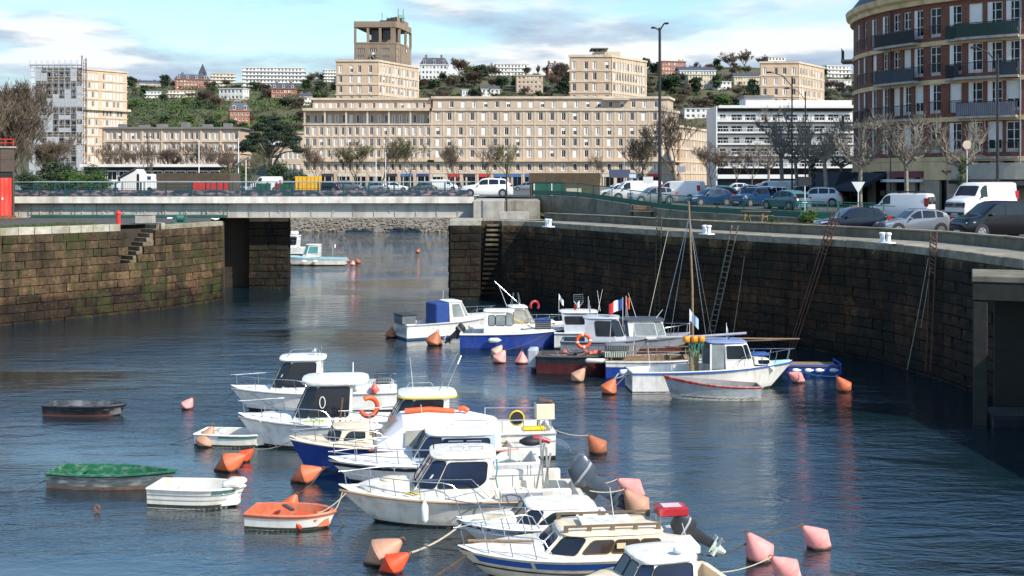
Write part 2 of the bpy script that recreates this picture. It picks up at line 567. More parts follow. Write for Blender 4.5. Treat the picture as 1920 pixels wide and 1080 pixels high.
# ================================================================== LEFT QUAY
QZ = 5.88
Lu = Vector((7.3, 9.3)).normalized()
LC = Vector((-23.9, 80.8))                 # corner beside the steps
LA = LC - Lu * 25
LS0, LS1 = LC - Lu * 3.5, LC - Lu * .35     # opening of the steps
LD = Vector((-21.5, 87.2))
ql = thing('quay_wall', 'sunlit old stone quay wall with mossy courses, beside the bridge and red hydrant', 'quay wall', (0, 0, 0))
m = MB()
ribbon(m, [LD, LC, LS1], .9, -1.2, 5.5)
ribbon(m, [LS0, LA], .9, -1.2, 5.5)
Ln = Vector((Lu.y, -Lu.x))                 # towards the water
ribbon(m, [LS1, LS0], .9, -1.2, 2.2)
ribbon(m, [LS1 + Lu * .3 - Ln * 1.45, LS0 - Lu * .3 - Ln * 1.45], .5, -1, 5.55)
for e, s in ((LS0, -1), (LS1, 1)):
 c4 = [e - Ln * .92, e - Ln * 1.44, e - Ln * 1.44 + Lu * .3 * s, e - Ln * .92 + Lu * .3 * s]
 m.prism([(p.x, p.y, -1) for p in c4], (0, 0, 6.5))
m.prism([(LD.x - .05, LD.y + .02, -1.2), (LD.x - 2.4, LD.y + 10.5, -1.2), (LD.x - 3.4, LD.y + 10.5, -1.2), (LD.x - 1.2, LD.y + .02, -1.2)], (0, 0, 6.7))
m.build('wall_core', MORTAR, ql)
def in_steps(x, y, z):
 s = (Vector((x, y)) - LS0).dot(Lu)
 return abs((Vector((x, y)) - LS0).dot(Ln)) < .5 and .3 < s < 3.15 and z > 2.35 + 3.51 * max(0, s) / 3.13
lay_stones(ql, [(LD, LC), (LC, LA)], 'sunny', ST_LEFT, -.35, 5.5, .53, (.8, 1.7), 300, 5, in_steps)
k = 12
st = thing('stone_steps', 'mossy stone steps running down along the sunlit quay wall', 'steps', (LS0.x, LS0.y, 0), math.atan2(Lu.y, Lu.x))
STEPS = mat('worn_step_stone', (.15, .115, .075), .9, var=.45, scale=3, bump=.01, streak=((.03, .035, .01), .85, (2, 2, 2)))
for i in range(k):
 mb = MB(); x0, x1 = 3.13 * i / k, 3.13 * (i + 1) / k
 mb.rbox(x0 + .003, x1 + (.06 if i < k - 1 else 0), .10, 1.43, 2.0 - .004 * i, 2.35 + (5.86 - 2.35) * (i + 1) / k, .015)
 mb.build('step', STEPS, st)
coping(ql, [(LC, LS1), (LS0, LA)], 5.5, 5.97, .85, (.75, 1.25), COPING, 4)
coping(ql, [(LD, LC)], 5.5, 5.84, .9, (1.2, 2), COPING_D, 6)
# old pier under the bridge
pl_ = thing('bridge_pier', 'weed-stained stone pier with shade-darkened colour under the grey bridge girder', 'pier', (0, 0, 0))
m = MB()
m.prism([(-21.5, 96.1, -1.2), (-18.3, 96.1, -1.2), (-21.5, 112.3, -1.2), (-24, 112.3, -1.2)], (0, 0, 6.75)); m.box(-30, -21.52, 97.2, 111.9, -1.2, 5.8)  # second box is an added dark fill, making the gap read as shade
m.build('wall_core', MORTAR, pl_)
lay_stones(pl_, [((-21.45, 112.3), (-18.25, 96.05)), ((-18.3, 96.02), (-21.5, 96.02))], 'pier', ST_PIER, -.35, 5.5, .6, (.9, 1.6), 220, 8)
coping(pl_, [((-18.3, 96.0), (-21.5, 96.0))], 5.5, 5.84, 1.0, (1.2, 1.7), COPING_D, 9)
# ================================================================== RIGHT QUAY
RW = [(-4.6, 87.2), (-2.35, 87.2), (-.75, 87.2), (.98, 86.6), (3.6, 81.9), (6.5, 76.4), (9.1, 71.4), (12.4, 66.6), (15.3, 62.4), (17.0, 59.7), (18.2, 57.3), (19.2, 52.0), (19.8, 45.3), (20.3, 35.0), (20.6, 22.0)]
RWv = [Vector(p) for p in RW]
qr = thing('quay_wall', 'long dark curving stone quay wall in shade under the parked cars', 'quay wall', (0, 0, 0))
m = MB()
rev = RWv[::-1]
ribbon(m, rev[:-2], .9, -1.2, 5.5)
m.box(-4.6, -2.35, 87.25, 88.2, -1.2, 5.5)
m.box(-4.6, -3.7, 88.2, 112, -1.2, 5.5)
m.box(-2.85, -2.35, 88.2, 94, -1.2, 5.5)
m.box(-.75, -.25, 88.1, 94, -1.2, 5.5)
m.build('wall_core', MORTAR, qr)
segs = [(rev[i], rev[i + 1]) for i in range(2, len(rev) - 3)]
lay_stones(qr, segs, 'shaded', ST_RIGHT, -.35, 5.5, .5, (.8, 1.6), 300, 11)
coping(qr, [(rev[i], rev[i + 1]) for i in range(2, len(rev) - 3)] + [(rev[-2], rev[-1])], 5.5, 5.88, 1.05, (1.3, 2.1), COPING_D, 12)
pr = thing('quay_pier', 'dark stone pier head with pale slab top at the bridge end', 'pier', (0, 0, 0))
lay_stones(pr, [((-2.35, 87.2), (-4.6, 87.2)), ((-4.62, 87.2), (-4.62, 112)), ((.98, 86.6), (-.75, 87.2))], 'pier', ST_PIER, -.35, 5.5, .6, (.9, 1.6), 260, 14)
t = thing('stone_steps', 'dark weedy stone steps beside the pier head, at the end of the shaded quay', 'steps', (-1.55, 87.6, 0))
for i in range(15):
 mb = MB(); x = lerp(-.35, .1, i / 14)
 mb.rbox(x - .42, x + .62, -.42 + .012 * i, .12, .4 + .36 * i, .56 + .36 * i, .02); mb.build('step', STEPS if i > 9 else ST_PIER, t)
mb = MB(); mb.box(-.79, .79, 0, .6, -1.2, 5.84); mb.build('back_wall', ST_PIER, t)
# ground beyond the parapet
GZ = [(0, 5.85), (67, 5.85), (92, 6.62), (130, 6.95), (600, 7.0)]
def gz(y): return pl(GZ, y)
def zr(x, y):
 """street surface right of the water: climbs to the bridge end"""
 b = gz(y)
 k = sstep(16, 3, x) * sstep(82, 96, y) * sstep(150, 118, y)
 return lerp(b, 7.42, k)
PAR = [(p.x, p.y) for p in offset_poly(RWv[3:], -3.4)]
PAR[0] = (2.6, 89.4)
PARr = sorted(PAR, key=lambda p: p[1])
FEN = [(1.8, 100), (6.5, 93.2), (13, 85), (19.3, 78.4), (23.6, 76.2)]
FENr = sorted(FEN, key=lambda p: p[1])
GRASS = mat('rough_grass', (.060, .066, .022), .95, var=.45, scale=2.5, bump=.03, bscale=18, streak=((.12, .10, .04), .6, (.8, .8, .8)))
PAVE = mat('worn_paving', (.21, .19, .155), .9, var=.3, scale=1.2, bump=.01, streak=((.10, .10, .04), .6, (.5, .5, .5)))
m = MB()   # promenade behind the coping
edge = offset_poly(RWv[2:], -.9)
par = [Vector(p) for p in PAR]
vs = [(p.x, p.y, QZ - .03) for p in edge] + [(p.x, p.y, QZ - .03) for p in ([par[0]] + par)]
k = len(edge)
fs = [(i, i + 1, k + i + 1, k + i) for i in range(k - 1)]
m.add(vs, fs)
m.add([(-.25, 88, QZ - .03), (2.6, 87.6, QZ - .03), (2.6, 92.0, QZ - .03), (-.25, 92.0, QZ - .03)], [(0, 1, 2, 3)])
m.add([(-3.7, 88.15, QZ - .03), (-2.4, 88.15, QZ - .03), (-2.4, 92, QZ - .03), (-3.7, 92, QZ - .03)], [(0, 1, 2, 3)])
kind(m.build('quayside_pavement', PAVE, fix=False), 'structure')
m = MB()
m.rbox(-4.66, -2.3, 87.12, 91.9, 5.5, 5.93, .03)
m.build('top_slab', COPING, pr)
ys = [20, 30, 40, 50, 58, 64, 67, 72, 76.2, 80, 85, 89, 93.2, 97, 100, 104, 108, 114, 120, 130, 150, 180, 216]
def lim(y):
 if y < 76.2: return pl([(p[1], p[0]) for p in PARr], y) + .1
 if y <= 100: return pl([(p[1], p[0]) for p in FENr], y)
 return lerp(1.8, -3.0, min(1, (y - 100) / .5)) if y < 112 else -3.6
m = MB()
nx = 14
rows = []
for y in ys:
 x0 = 23.6 if abs(y - 76.2) < .01 else lim(y)
 rows.append([(lerp(x0, 170, (j / nx) ** 2.2), y, zr(lerp(x0, 170, (j / nx) ** 2.2), y)) for j in range(nx + 1)])
m.loft(rows, cap=False, closed=False)
kind(m.build('street', TARMAC, fix=False), 'structure')
m = MB()   # planted strip between the parapet and the fence
top = [Vector(p) for p in FEN]
bot = []
for p in [(2.7, 89.5), (5.9, 85.4), (12.3, 74.0), (17.9, 64.9), (20.2, 61.7)]: bot.append(Vector(p))
rows = [[(b.x, b.y, 6.05) for b in bot], [(t.x, t.y, 6.1) for t in top]]
m.loft(rows, cap=False, closed=False)
kind(m.build('grass_verge', GRASS, fix=False), 'structure')
m = MB()   # kerbed apron to the dark cars
m.add([(20.2, 61.7, 5.9), (23.8, 76.3, 6.2), (31, 78, 6.3), (30, 60, 5.9)], [(0, 1, 2, 3)])
# low parapet along the promenade
PARW = mat('parapet_concrete', (.15, .135, .10), .92, var=.3, scale=1.4, bump=.012, streak=((.055, .055, .02), .75, (1.2, 1.2, .35)))
pw = thing('parapet_wall', 'low mossy concrete parapet between the quayside pavement and the street', 'wall', (0, 0, 0))
mb = MB()
for a, b in zip(PAR, PAR[1:]):
 a, b = Vector(a), Vector(b)
 L = (b - a).length
 n_ = max(1, round(L / 2.4))
 for i in range(n_):
  p, q = a.lerp(b, i / n_), a.lerp(b, (i + 1) / n_)
  c = (p + q) / 2
  mm_ = MB()
  l2 = (q - p).length / 2 - .008
  mm_.rbox(-l2, l2, -.19, .19, -.2, .44, .02)
  mm_.build('wall_block', PARW, pw, loc=(c.x, c.y, QZ), rot=math.atan2((q - p).y, (q - p).x))
  mm_ = MB()
  mm_.rbox(-l2, l2, -.24, .24, .445, .53, .015)
  mm_.build('wall_cap', COPING_D, pw, loc=(c.x, c.y, QZ), rot=math.atan2((q - p).y, (q - p).x))
# retaining wall under the green fence
RWM = mat('stained_retaining', (.21, .19, .15), .92, var=.3, scale=1.2, bump=.012, streak=((.06, .055, .035), .7, (1.5, 1.5, .3)))
rw_ = thing('retaining_wall', 'low grey concrete wall carrying the green fence above the grass verge', 'wall', (0, 0, 0))
for a, b in zip(FEN, FEN[1:]):
 a, b = Vector(a), Vector(b)
 n_ = max(1, round((b - a).length / 2.8))
 for i in range(n_):
  p, q = a.lerp(b, i / n_), a.lerp(b, (i + 1) / n_)
  mb = MB()
  mb.bar((p.x, p.y, zr(p.x, p.y) - .5), (q.x, q.y, zr(q.x, q.y) - .5), .32, 1.36)
  mb.build('wall_block', RWM, rw_)
# abutment of the bridge
ab = thing('bridge_abutment', 'pale stone abutment block at the landward end of the bridge', 'abutment', (0, 0, 0))
mb = MB()
mb.rbox(-3.05, -.6, 92.05, 110, 5.0, 7.28, .04)
mb.build('abutment_block', CONC, ab)
mb = MB()
mb.rbox(-.56, 2.2, 92.3, 100, 5.0, 7.30, .04)
mb.build('abutment_block', mat('stained_concrete', (.25, .225, .18), .92, var=.3, scale=1.2, bump=.012, streak=((.07, .06, .04), .7, (1.5, 1.5, .3))), ab)
mb = MB()
mb.rbox(-1.0, 1.3, 90.4, 91.4, QZ - .05, 6.45, .03)
mb.build('stone_block', CONC, ab)
# left ground
m = MB()
s0, s1 = LS0 - Ln * 1.46, LS1 - Ln * 1.46
lay = [LA - Ln * .8, LS0 - Ln * .8, s0, s1, LS1 - Ln * .8, LC - Ln * .7 - Lu * .1, LD - Vector((.9, .1)), Vector((LD.x - 3, LD.y + 10)), Vector((-21.4, 112)), Vector((-170, 112)), Vector((-170, 40))]
m.add([(p.x, p.y, QZ - .02) for p in lay], [tuple(range(len(lay)))])
kind(m.build('quayside_ground', mat('dark_asphalt', (.06, .058, .054), .92, var=.3, scale=.7, bump=.01)), 'structure')
m = MB()
gv = [LA - Ln * .86, LS0 - Ln * .86 - Lu * .3, LS0 - Ln * 2.6 - Lu * .8, LA - Ln * 3.4]
m.add([(p.x, p.y, QZ + .012) for p in gv], [(0, 1, 2, 3)])
kind(m.build('grass_verge', GRASS, fix=False), 'structure')
# tufts
def tuft_mesh(seed, n=60, r=.3, h=.28):
 q = random.Random(seed)
 b = MB()
 for i in range(n):
  a, d = q.uniform(0, 6.28), r * q.random() ** .6
  x, y = d * math.cos(a), d * math.sin(a)
  t = q.uniform(0, 6.28)
  hh = h * q.uniform(.5, 1.2)
  lx, ly = q.uniform(-.12, .12), q.uniform(-.12, .12)
  b.add([(x - .02 * math.cos(t), y - .02 * math.sin(t), 0), (x + .02 * math.cos(t), y + .02 * math.sin(t), 0), (x + lx, y + ly, hh)], [(0, 1, 2)])
 return b
BLADES = mat('grass_blades', (.062, .088, .02), .8, var=.4, scale=3)
g = MB()
q = random.Random(4)
def tufts(g, a, b, width, n, z, rr=.3, hh=.25):
 for i in range(n):
  t = q.random()
  p = Vector(a).lerp(Vector(b), t)
  d = (Vector(b) - Vector(a)).normalized()
  p += Vector((-d.y, d.x)) * q.uniform(0, width)
  tm = tuft_mesh(q.randrange(9999), 22, rr, hh)
  g.M = Matrix.Translation((p.x, p.y, z if not callable(z) else z(p)))
  g.add(tm.v, tm.f)
tufts(g, LA - Ln * .9, LS0 - Ln * .9 - Lu * .4, 2.2, 300, QZ + .01)
kind(g.build('grass', BLADES, fix=False), 'stuff')
g = MB()
for a, b, t2, b2 in zip(bot, bot[1:], top, top[1:]):
 for i in range(22):
  u_, v_ = q.random(), q.uniform(.1, .95)
  lo, hi = a.lerp(b, u_), t2.lerp(b2, u_)
  p = lo.lerp(hi, v_)
  zz = lerp(6.05, 6.1, v_)
  tm = tuft_mesh(q.randrange(9999), 20, .35, .22)
  g.M = Matrix.Translation((p.x, p.y, zz - .01))
  g.add(tm.v, tm.f)
kind(g.build('grass', BLADES, fix=False), 'stuff')
# ================================================================== FAR GROUND, RUBBLE BANK, HILL
def far_ground(x, y):
 return 7.0
m = MB()
xs = [-900, -300, -150, -60, 0, 60, 150, 300, 900]
rows = [[(x, y, z) for x in xs] for y, z in ((206, .2), (207, 2.6), (214, 6.9), (220, 7.0), (300, 7.0), (470, 7.0))]
rows[0] = [(x, 198.2, -.4) for x in xs]
m.loft(rows, cap=False, closed=False)
kind(m.build('town_ground', mat('town_paving', (.15, .145, .13), .9, var=.3, scale=.15), fix=False), 'structure')
m = MB()
m.add([(-170, 112.05, 6.95), (-62, 112.05, 6.95), (-62, 216, 6.95), (-170, 216, 6.95)], [(0, 1, 2, 3)])
kind(m.build('left_bank', TARMAC, fix=False), 'structure')
m = MB()
m.prism([(-62, 112.06, -1), (-62.6, 112.06, -1), (-62.6, 210, -1), (-62, 210, -1)], (0, 0, 7.94))
m.prism([(-160, 112.06, -1), (-160, 112.5, -1), (-62.7, 112.5, -1), (-62.7, 112.06, -1)], (0, 0, 7.94)); m.prism([(-62.5, 110, -1), (-62.5, 112.04, -1), (-21.6, 112.04, -1), (-21.6, 110, -1)], (0, 0, 6.8))
tag(m.build('quay_wall', CONC), 'plain concrete quay wall on the far side of the bridge', 'quay wall')
m = MB()
q = random.Random(21)
for i in range(2400):
 x = q.uniform(-55, 12)
 t = q.random()
 c = (x, 198.5 + t * 10.5, .02 + t * 3.2)
 r_ = q.uniform(.14, .38)
 n0 = len(m.v)
 pts = [Vector((q.gauss(0, 1), q.gauss(0, 1), q.gauss(0, .8))).normalized() * r_ * q.uniform(.7, 1.2) for _ in range(6)]
 p6 = [(r_*q.uniform(.7,1.2),0,0),(0,r_*q.uniform(.7,1.2),0),(-r_*q.uniform(.7,1.2),0,0),(0,-r_*q.uniform(.7,1.2),0),(0,0,r_*q.uniform(.4,.8)),(0,0,-r_*.5)]
 m.M = Matrix.Translation(c) @ Matrix.Rotation(q.uniform(0, 6.28), 4, 'Z') @ Matrix.Rotation(q.uniform(-.5, .5), 4, 'X')
 m.add(p6, [(0,1,4),(1,2,4),(2,3,4),(3,0,4),(1,0,5),(2,1,5),(3,2,5),(0,3,5)])
kind(m.build('rubble', mat('rubble_stone', (.20, .165, .12), .95, var=.5, scale=1.2), fix=False), 'stuff')
def hz_(x, y):
 t = sstep(440, 760, y)
 w = noise.noise((x * .006, y * .006, 0)) * 9 + noise.noise((x * .02, y * .02, 3)) * 3
 base = 63 + 9 * math.sin(x * .0052 + 1.2) - 4 * sstep(-50, -320, x)
 return 7 + t * (base + w) * lerp(1, 1.12, sstep(760, 1100, y))
m = MB()
rows = [[(x, y, hz_(x, y)) for x in range(-700, 721, 20)] for y in range(430, 1100, 16)]
m.loft(rows, cap=False, closed=False)
kind(m.build('hillside', mat('hill_scrub', (.075, .078, .032), .95, var=.5, scale=.035, bump=.4, bscale=.25, streak=((.07, .055, .035), .8, (.012, .012, .012))), smooth=180, fix=False), 'structure')
def hill_at(px, py):
 """where the view ray through a photo pixel meets the hill"""
 d = 442.0
 while d < 1090:
  p = atd(px, py, d)
  if p.z <= hz_(p.x, d): return Vector((p.x, d, hz_(p.x, d)))
  d += 2
 return None
# ================================================================== BRIDGE
BY, BX0, BX1 = 94.0, -44.0, -3.05
br = thing('road_bridge', 'low grey steel bridge over the channel with blue-green railing', 'bridge', (0, 0, 0))
PALE = mat('bridge_fascia', (.66, .62, .55), .8, var=.16, scale=1.2, streak=((.19, .14, .09), .55, (1.2, 1.2, .35)))
WEB = mat('bridge_steel', (.43, .405, .36), .6, var=.10, scale=.8, streak=((.17, .14, .11), .5, (1.6, 1.6, .25)))
TEAL = mat('railing_teal', (.012, .060, .072), .5, var=.15)
PANEL = mat('flaking_panel', (.018, .040, .055), .6, var=.2, scale=2, streak=((.34, .22, .22), .95, (1.9, 1.9, 4.2)))
m = MB(); m.box(BX0, BX1, BY + .32, BY + 14, 7.05, 7.42); m.build('deck', TARMAC, br)
nseg = 14
for i in range(nseg):
 x0, x1 = lerp(BX0, BX1, i / nseg), lerp(BX0, BX1, (i + 1) / nseg)
 for yy in (BY, BY + 14):
  m = MB(); m.rbox(x0 + .006, x1 - .006, yy, yy + .31, 7.02, 7.55, .02); m.build('fascia', PALE, br)
npan = 24
for yy in (BY + .5, BY + 13.2):
 for i in range(npan):
  x0, x1 = lerp(BX0 + 1, BX1 + .4, i / npan), lerp(BX0 + 1, BX1 + .4, (i + 1) / npan)
  m = MB(); m.box(x0 + .01, x1 - .06, yy, yy + .05, 5.93, 7.0); m.build('web_panel', WEB, br)
  m = MB(); m.box(x1 - .055, x1 + .005, yy - .06, yy + .2, 5.95, 7.0); m.build('stiffener', WEB, br)
 m = MB(); m.box(BX0 + 1, BX1 + .35, yy - .18, yy + .25, 5.86, 5.925); m.build('flange', WEB, br)
for x in (-37, -32.6, -28.2, -23.5, -18.8, -14.4, -9.9):
 m = MB(); m.prism([(x, BY + .2, 7.0), (x, BY + .49, 7.0), (x, BY + .49, 6.2)], (.09, 0, 0)); m.build('bracket', WEB, br)
nb = 20
for yy in (BY + .1, BY + 13.9):
 for i in range(nb):
  x0, x1 = lerp(BX0, BX1 - .3, i / nb), lerp(BX0, BX1 - .3, (i + 1) / nb)
  far_ = yy > BY + 5
  m = MB(); m.box(x0 + .05, x1 - .05, yy, yy + .03, 7.60, 7.75 if far_ else 8.06); m.build('kick_panel', PANEL, br)
  m = MB(); m.bar((x0, yy + .02, 7.5), (x0, yy + .02, 8.74), .09); m.build('railing_post', TEAL, br)
  m = MB()
  for j in range(0 if far_ else 14):
   xx = lerp(x0, x1, (j + .5) / 14)
   m.bar((xx, yy + .02, 8.10), (xx, yy + .02, 8.70), .018)
  m.box(x0, x1, yy - .005, yy + .045, 8.065, 8.10)
  kind(m.build('pickets', TEAL, br), 'stuff')
  m = MB(); m.rbox(x0, x1, yy - .03, yy + .07, 8.70, 8.765, .01); m.build('handrail', mat('pale_rail', (.25, .32, .33), .45), br)
# the lower walkway rail beside the girder, on the left quay
lr = thing('walkway_railing', 'thin green walkway railing in front of the left end of the bridge girder', 'railing', (0, 0, 0))
m = MB()
y0 = BY + .2
xs_ = [-38.6 + 1.75 * i for i in range(10)]
for x in xs_: m = MB(); m.bar((x, y0, QZ), (x, y0, 6.98), .05); m.build('railing_post', GREENP, lr)
for z in (6.05, 6.5, 6.95):
 m = MB(); m.bar((xs_[0], y0, z), (xs_[-1], y0, z), .035); m.build('rail', GREENP, lr)
m = MB(); m.box(xs_[0], xs_[-1], y0 - .02, y0 + .01, QZ + .02, QZ + .16); m.build('kick_board', GREENP, lr)
# ================================================================== BUILDINGS
BEIGE = mat('beige_concrete', (.53, .43, .32), .9, var=.12, scale=.35, streak=((.24, .18, .12), .45, (.5, .5, .12)))
PINKB = mat('pink_render', (.49, .368, .268), .9, var=.12, scale=.3, streak=((.28, .2, .14), .3, (.5, .5, .12)))
ORNB = mat('orange_render', (.49, .36, .245), .9, var=.12, scale=.3)
TOWERC = mat('brown_concrete', (.235, .175, .125), .92, var=.16, scale=.3, streak=((.12, .09, .065), .5, (.4, .4, .08)))
WHITEB = mat('white_render', (.68, .66, .62), .85, var=.08, scale=.3, streak=((.35, .32, .28), .3, (.5, .5, .12)))
CREAMB = mat('cream_render', (.60, .50, .33), .85, var=.1, scale=.3)
BRICKH = mat('far_brick', (.32, .13, .075), .9, var=.2, scale=.5)
SLATE = mat('slate_roof', (.055, .065, .085), .6, var=.25, scale=.6)
ROOFG = mat('grey_roof', (.17, .16, .15), .9, var=.2, scale=.3)
TILE = mat('tile_roof', (.24, .10, .06), .85, var=.25, scale=.5)
INTER = mat('dark_interior', (.02, .019, .018), .9, var=.3)
WFRAME = mat('window_frame', (.70, .68, .64), .5, var=.06)
WGLASS = glassmat('window_glass', (.008, .010, .014), .05)
WGLASS.node_tree.nodes['Principled BSDF'].inputs['Specular IOR Level'].default_value = .22
SHUT = mat('white_shutter', (.72, .69, .64), .6, var=.05, rnd=.08)
WMESH = {}
def window_mesh(k, w, h):
 key = (k, round(w, 2), round(h, 2))
 if key in WMESH: return WMESH[key]
 m = MB()
 f = min(.17, w * .17)
 m.mi = 0
 m.box(-w/2, -w/2 + f, -.06, .02, 0, h); m.box(w/2 - f, w/2, -.06, .02, 0, h)
 m.box(-w/2 + f, w/2 - f, -.06, .02, 0, f); m.box(-w/2 + f, w/2 - f, -.06, .02, h - f, h)
 if k in ('dark', 'blind', 'ajar'):
  m.box(-.03, .03, -.05, .02, f, h - f)
 m.mi = 1
 m.box(-w/2 + f, w/2 - f, 0, .03, f, h - f)
 if k == 'shut':
  m.mi = 2; m.box(-w/2 + f, w/2 - f, -.045, -.005, f, h - f)
 if k == 'blind':
  m.mi = 2; m.box(-w/2 + f, w/2 - f, -.03, -.005, h * .55, h - f)
 if k == 'ajar':
  m.mi = 2; m.box(-w/2 + f, -w/2 + f + w * .2, -.035, -.005, f, h - f); m.box(w/2 - f - w * .2, w/2 - f, -.035, -.005, f, h - f)
 WMESH[key] = m.mesh('window_' + k, [WFRAME, WGLASS, SHUT])
 return WMESH[key]
MIX = dict(dark=.42, ajar=.40, shut=.10, blind=.08)
WR = random.Random(99)
def pick(mix):
 x = WR.random() * sum(mix.values())
 for k, v in mix.items():
  x -= v
  if x <= 0: return k
 return k
def facade(parent, wall, P, Q, org, zb, zt, rows, cols, th=.35, start=0, mix=MIX, name='window', skipw=None, edges=None, frame=None, fw=.28, side_in=None):
 """wall of piers and bands from P to Q (outside on the right), with a recessed window in every opening; wall is the MB the masonry goes to"""
 P, Q = Vector(P) - Vector(org), Vector(Q) - Vector(org)
 L = (Q - P).length
 u = (Q - P) / L
 n = Vector((u.y, -u.x))
 M = Matrix(((u.x, -n.x, 0, P.x), (u.y, -n.y, 0, P.y), (0, 0, 1, 0), (0, 0, 0, 1)))
 wall.M = M
 rows = sorted(rows)
 z = zb
 if isinstance(cols, tuple):
  k, w, mg = cols
  cols = [(mg + (L - 2 * mg) * (i + .5) / k - w / 2, mg + (L - 2 * mg) * (i + .5) / k + w / 2) for i in range(k)]
 for r in rows:
  z0, z1 = r[0], r[1]
  wall.box(start, L, 0, th, z, z0)
  x = start
  for a, b in cols:
   wall.box(x, a, 0, th, z0, z1)
   x = b
  wall.box(x, L, 0, th, z0, z1)
  z = z1
  rm = r[2] if len(r) > 2 else mix
  ang = math.atan2(u.y, u.x)
  for i, (a, b) in enumerate(cols):
   k = pick(rm)
   if k == 'none': continue
   c = M @ Vector(((a + b) / 2, th * .55, z0))
   put(name, window_mesh(k, b - a, z1 - z0), parent, c, ang)
 wall.box(start, L, 0, th, z, zt)
 wall.M = None
 if frame is not None:
  frame.M = M
  xs = [start + fw / 2] + [(cols[i][1] + cols[i + 1][0]) / 2 for i in range(len(cols) - 1)] + [L - fw / 2]
  for x in xs: frame.box(x - fw / 2, x + fw / 2, -.09, -.003, zb, zt - .02)
  frame.M = None
 return M, L
def inset(poly, d):
 """convex counter-clockwise polygon moved inwards"""
 P = [Vector(p) for p in poly]
 k = len(P)
 ln = []
 for i in range(k):
  t = (P[(i + 1) % k] - P[i]).normalized()
  nn = Vector((-t.y, t.x))
  ln.append((P[i] + nn * d, t))
 out = []
 for i in range(k):
  (a, t), (b, s) = ln[i - 1], ln[i]
  den = t.x * s.y - t.y * s.x
  q = ((b.x - a.x) * s.y - (b.y - a.y) * s.x) / den if abs(den) > 1e-6 else 0
  out.append(a + t * q)
 return out
def solid(mb, poly, org, z0, z1):
 mb.prism([(p[0] - org[0], p[1] - org[1], z0) for p in poly], (0, 0, z1 - z0))
def building(name, label, cat, foot, z0, z1, wallm, specs, corn=(.3, .45), cornm=None, roofm=None, framem=None, group=None, th=.35, bands=(), bandm=None):
 """foot: counter-clockwise corners; specs: edge -> dict(rows, cols, mix)"""
 org = foot[0]
 t = thing(name, label, cat, (org[0], org[1], 0), 0, group)
 wall, fr = MB(), MB()
 k = len(foot)
 for i in range(k):
  P, Q = foot[i], foot[(i + 1) % k]
  s = specs.get(i, dict(rows=[], cols=[]))
  facade(t, wall, P, Q, org, z0, z1, s['rows'], s['cols'], th, th + .004 if i else 0 if k > 3 else 0, s.get('mix', MIX), frame=fr if (framem and s.get('frame')) else None, fw=s.get('fw', .28))
 wall.build('wall', wallm, t)
 if fr.v: fr.build('concrete_frame', framem, t)
 m = MB(); solid(m, inset(foot, th + .01), org, z0, z1 - .05); m.build('interior', INTER, t)
 m = MB(); solid(m, inset(foot, -corn[0]), org, z1 + .003, z1 + corn[1]); m.build('cornice', cornm or wallm, t)
 m = MB(); solid(m, inset(foot, .25), org, z1 + corn[1] + .003, z1 + corn[1] + .12); m.build('roof', roofm or ROOFG, t)
 for a, b, o in bands:
  m = MB(); solid(m, inset(foot, -o), org, a, b)
  m.build('ledge', bandm or cornm or wallm, t)
 return t
def xw(px, d): return (px - 960) * d / F
def zw(py, d): return CH + (HZ - py) * d / F
# ---- long apartment building, colonnaded half
D1 = 300.0
ROWS = [(20.1, 22.2), (17.3, 19.3), (14.4, 16.4)]
MZ = (11.0, 12.95, dict(dark=.8, ajar=.2))
GR = (7.35, 9.95, dict(shop=1))
def wx(pxs, px0, w, d=D1): return [((p - px0) * d / F - w / 2, (p - px0) * d / F + w / 2) for p in pxs]
def ledge(t, foot, org, a, b, o, m_, nm='ledge'):
 m = MB()
 ring_o, ring_i = inset(foot, -o), inset(foot, .02)
 k = len(foot)
 for i in range(k):
  p, q_, r, s = ring_o[i], ring_o[(i + 1) % k], ring_i[(i + 1) % k], ring_i[i]
  m.prism([(v.x - org[0], v.y - org[1], a) for v in (p, q_, r, s)], (0, 0, b - a))
 return m.build(nm, m_, t)
def shopfront(t, org, P, Q, n_, z0, z1, rnd_, cols_):
 P, Q = Vector(P), Vector(Q)
 u = (Q - P).normalized()
 nn = Vector((u.y, -u.x))
 L = (Q - P).length
 for i in range(n_):
  a, b = L * (i + .12) / n_, L * (i + .88) / n_
  c = P + u * (a + b) / 2 - nn * .02 - Vector(org)
  m = MB()
  w_ = b - a
  m.mi = 0; m.box(-w_/2, w_/2, -.05, .04, 0, z1 - z0 - .75)
  m.mi = 1; m.box(-w_/2, w_/2, -.18, .04, z1 - z0 - .74, z1 - z0)
  for j in range(1, 3): m.box(-w_/2 + w_ * j / 3 - .05, -w_/2 + w_ * j / 3 + .05, -.09, -.055, 0, z1 - z0 - .75)
  put('shop_front', m.mesh('shop_front', [WGLASS, cols_[rnd_.randrange(len(cols_))]]), t, (c.x, c.y, z0), math.atan2(u.y, u.x))
SGN = [mat('sign_navy', (.03, .05, .16), .5), mat('sign_red', (.5, .03, .03), .5), mat('sign_dark', (.03, .03, .035), .5), mat('sign_cream', (.5, .45, .36), .6), mat('sign_blue', (.05, .14, .32), .5)]
FA = [(xw(570, D1), D1), (xw(808, D1) - .02, D1), (xw(808, D1) - .02, D1 + 14), (xw(570, D1) + 1, D1 + 14)]
t = building('apartment_building', 'long beige apartment building with recessed colonnade under the top floor, behind the evergreen', 'building', FA, 7, 23.0, PINKB,
 {0: dict(rows=ROWS + [MZ], cols=wx([575.8 + 13.37 * i for i in range(18)], 570, .92), frame=True, fw=.22), 3: dict(rows=ROWS, cols=(6, 1, 1))}, corn=(.02, .0), framem=BEIGE)
o = FA[0]
ledge(t, FA, o, 13.35, 13.75, .9, BEIGE); ledge(t, FA, o, 22.75, 23.1, .25, BEIGE)
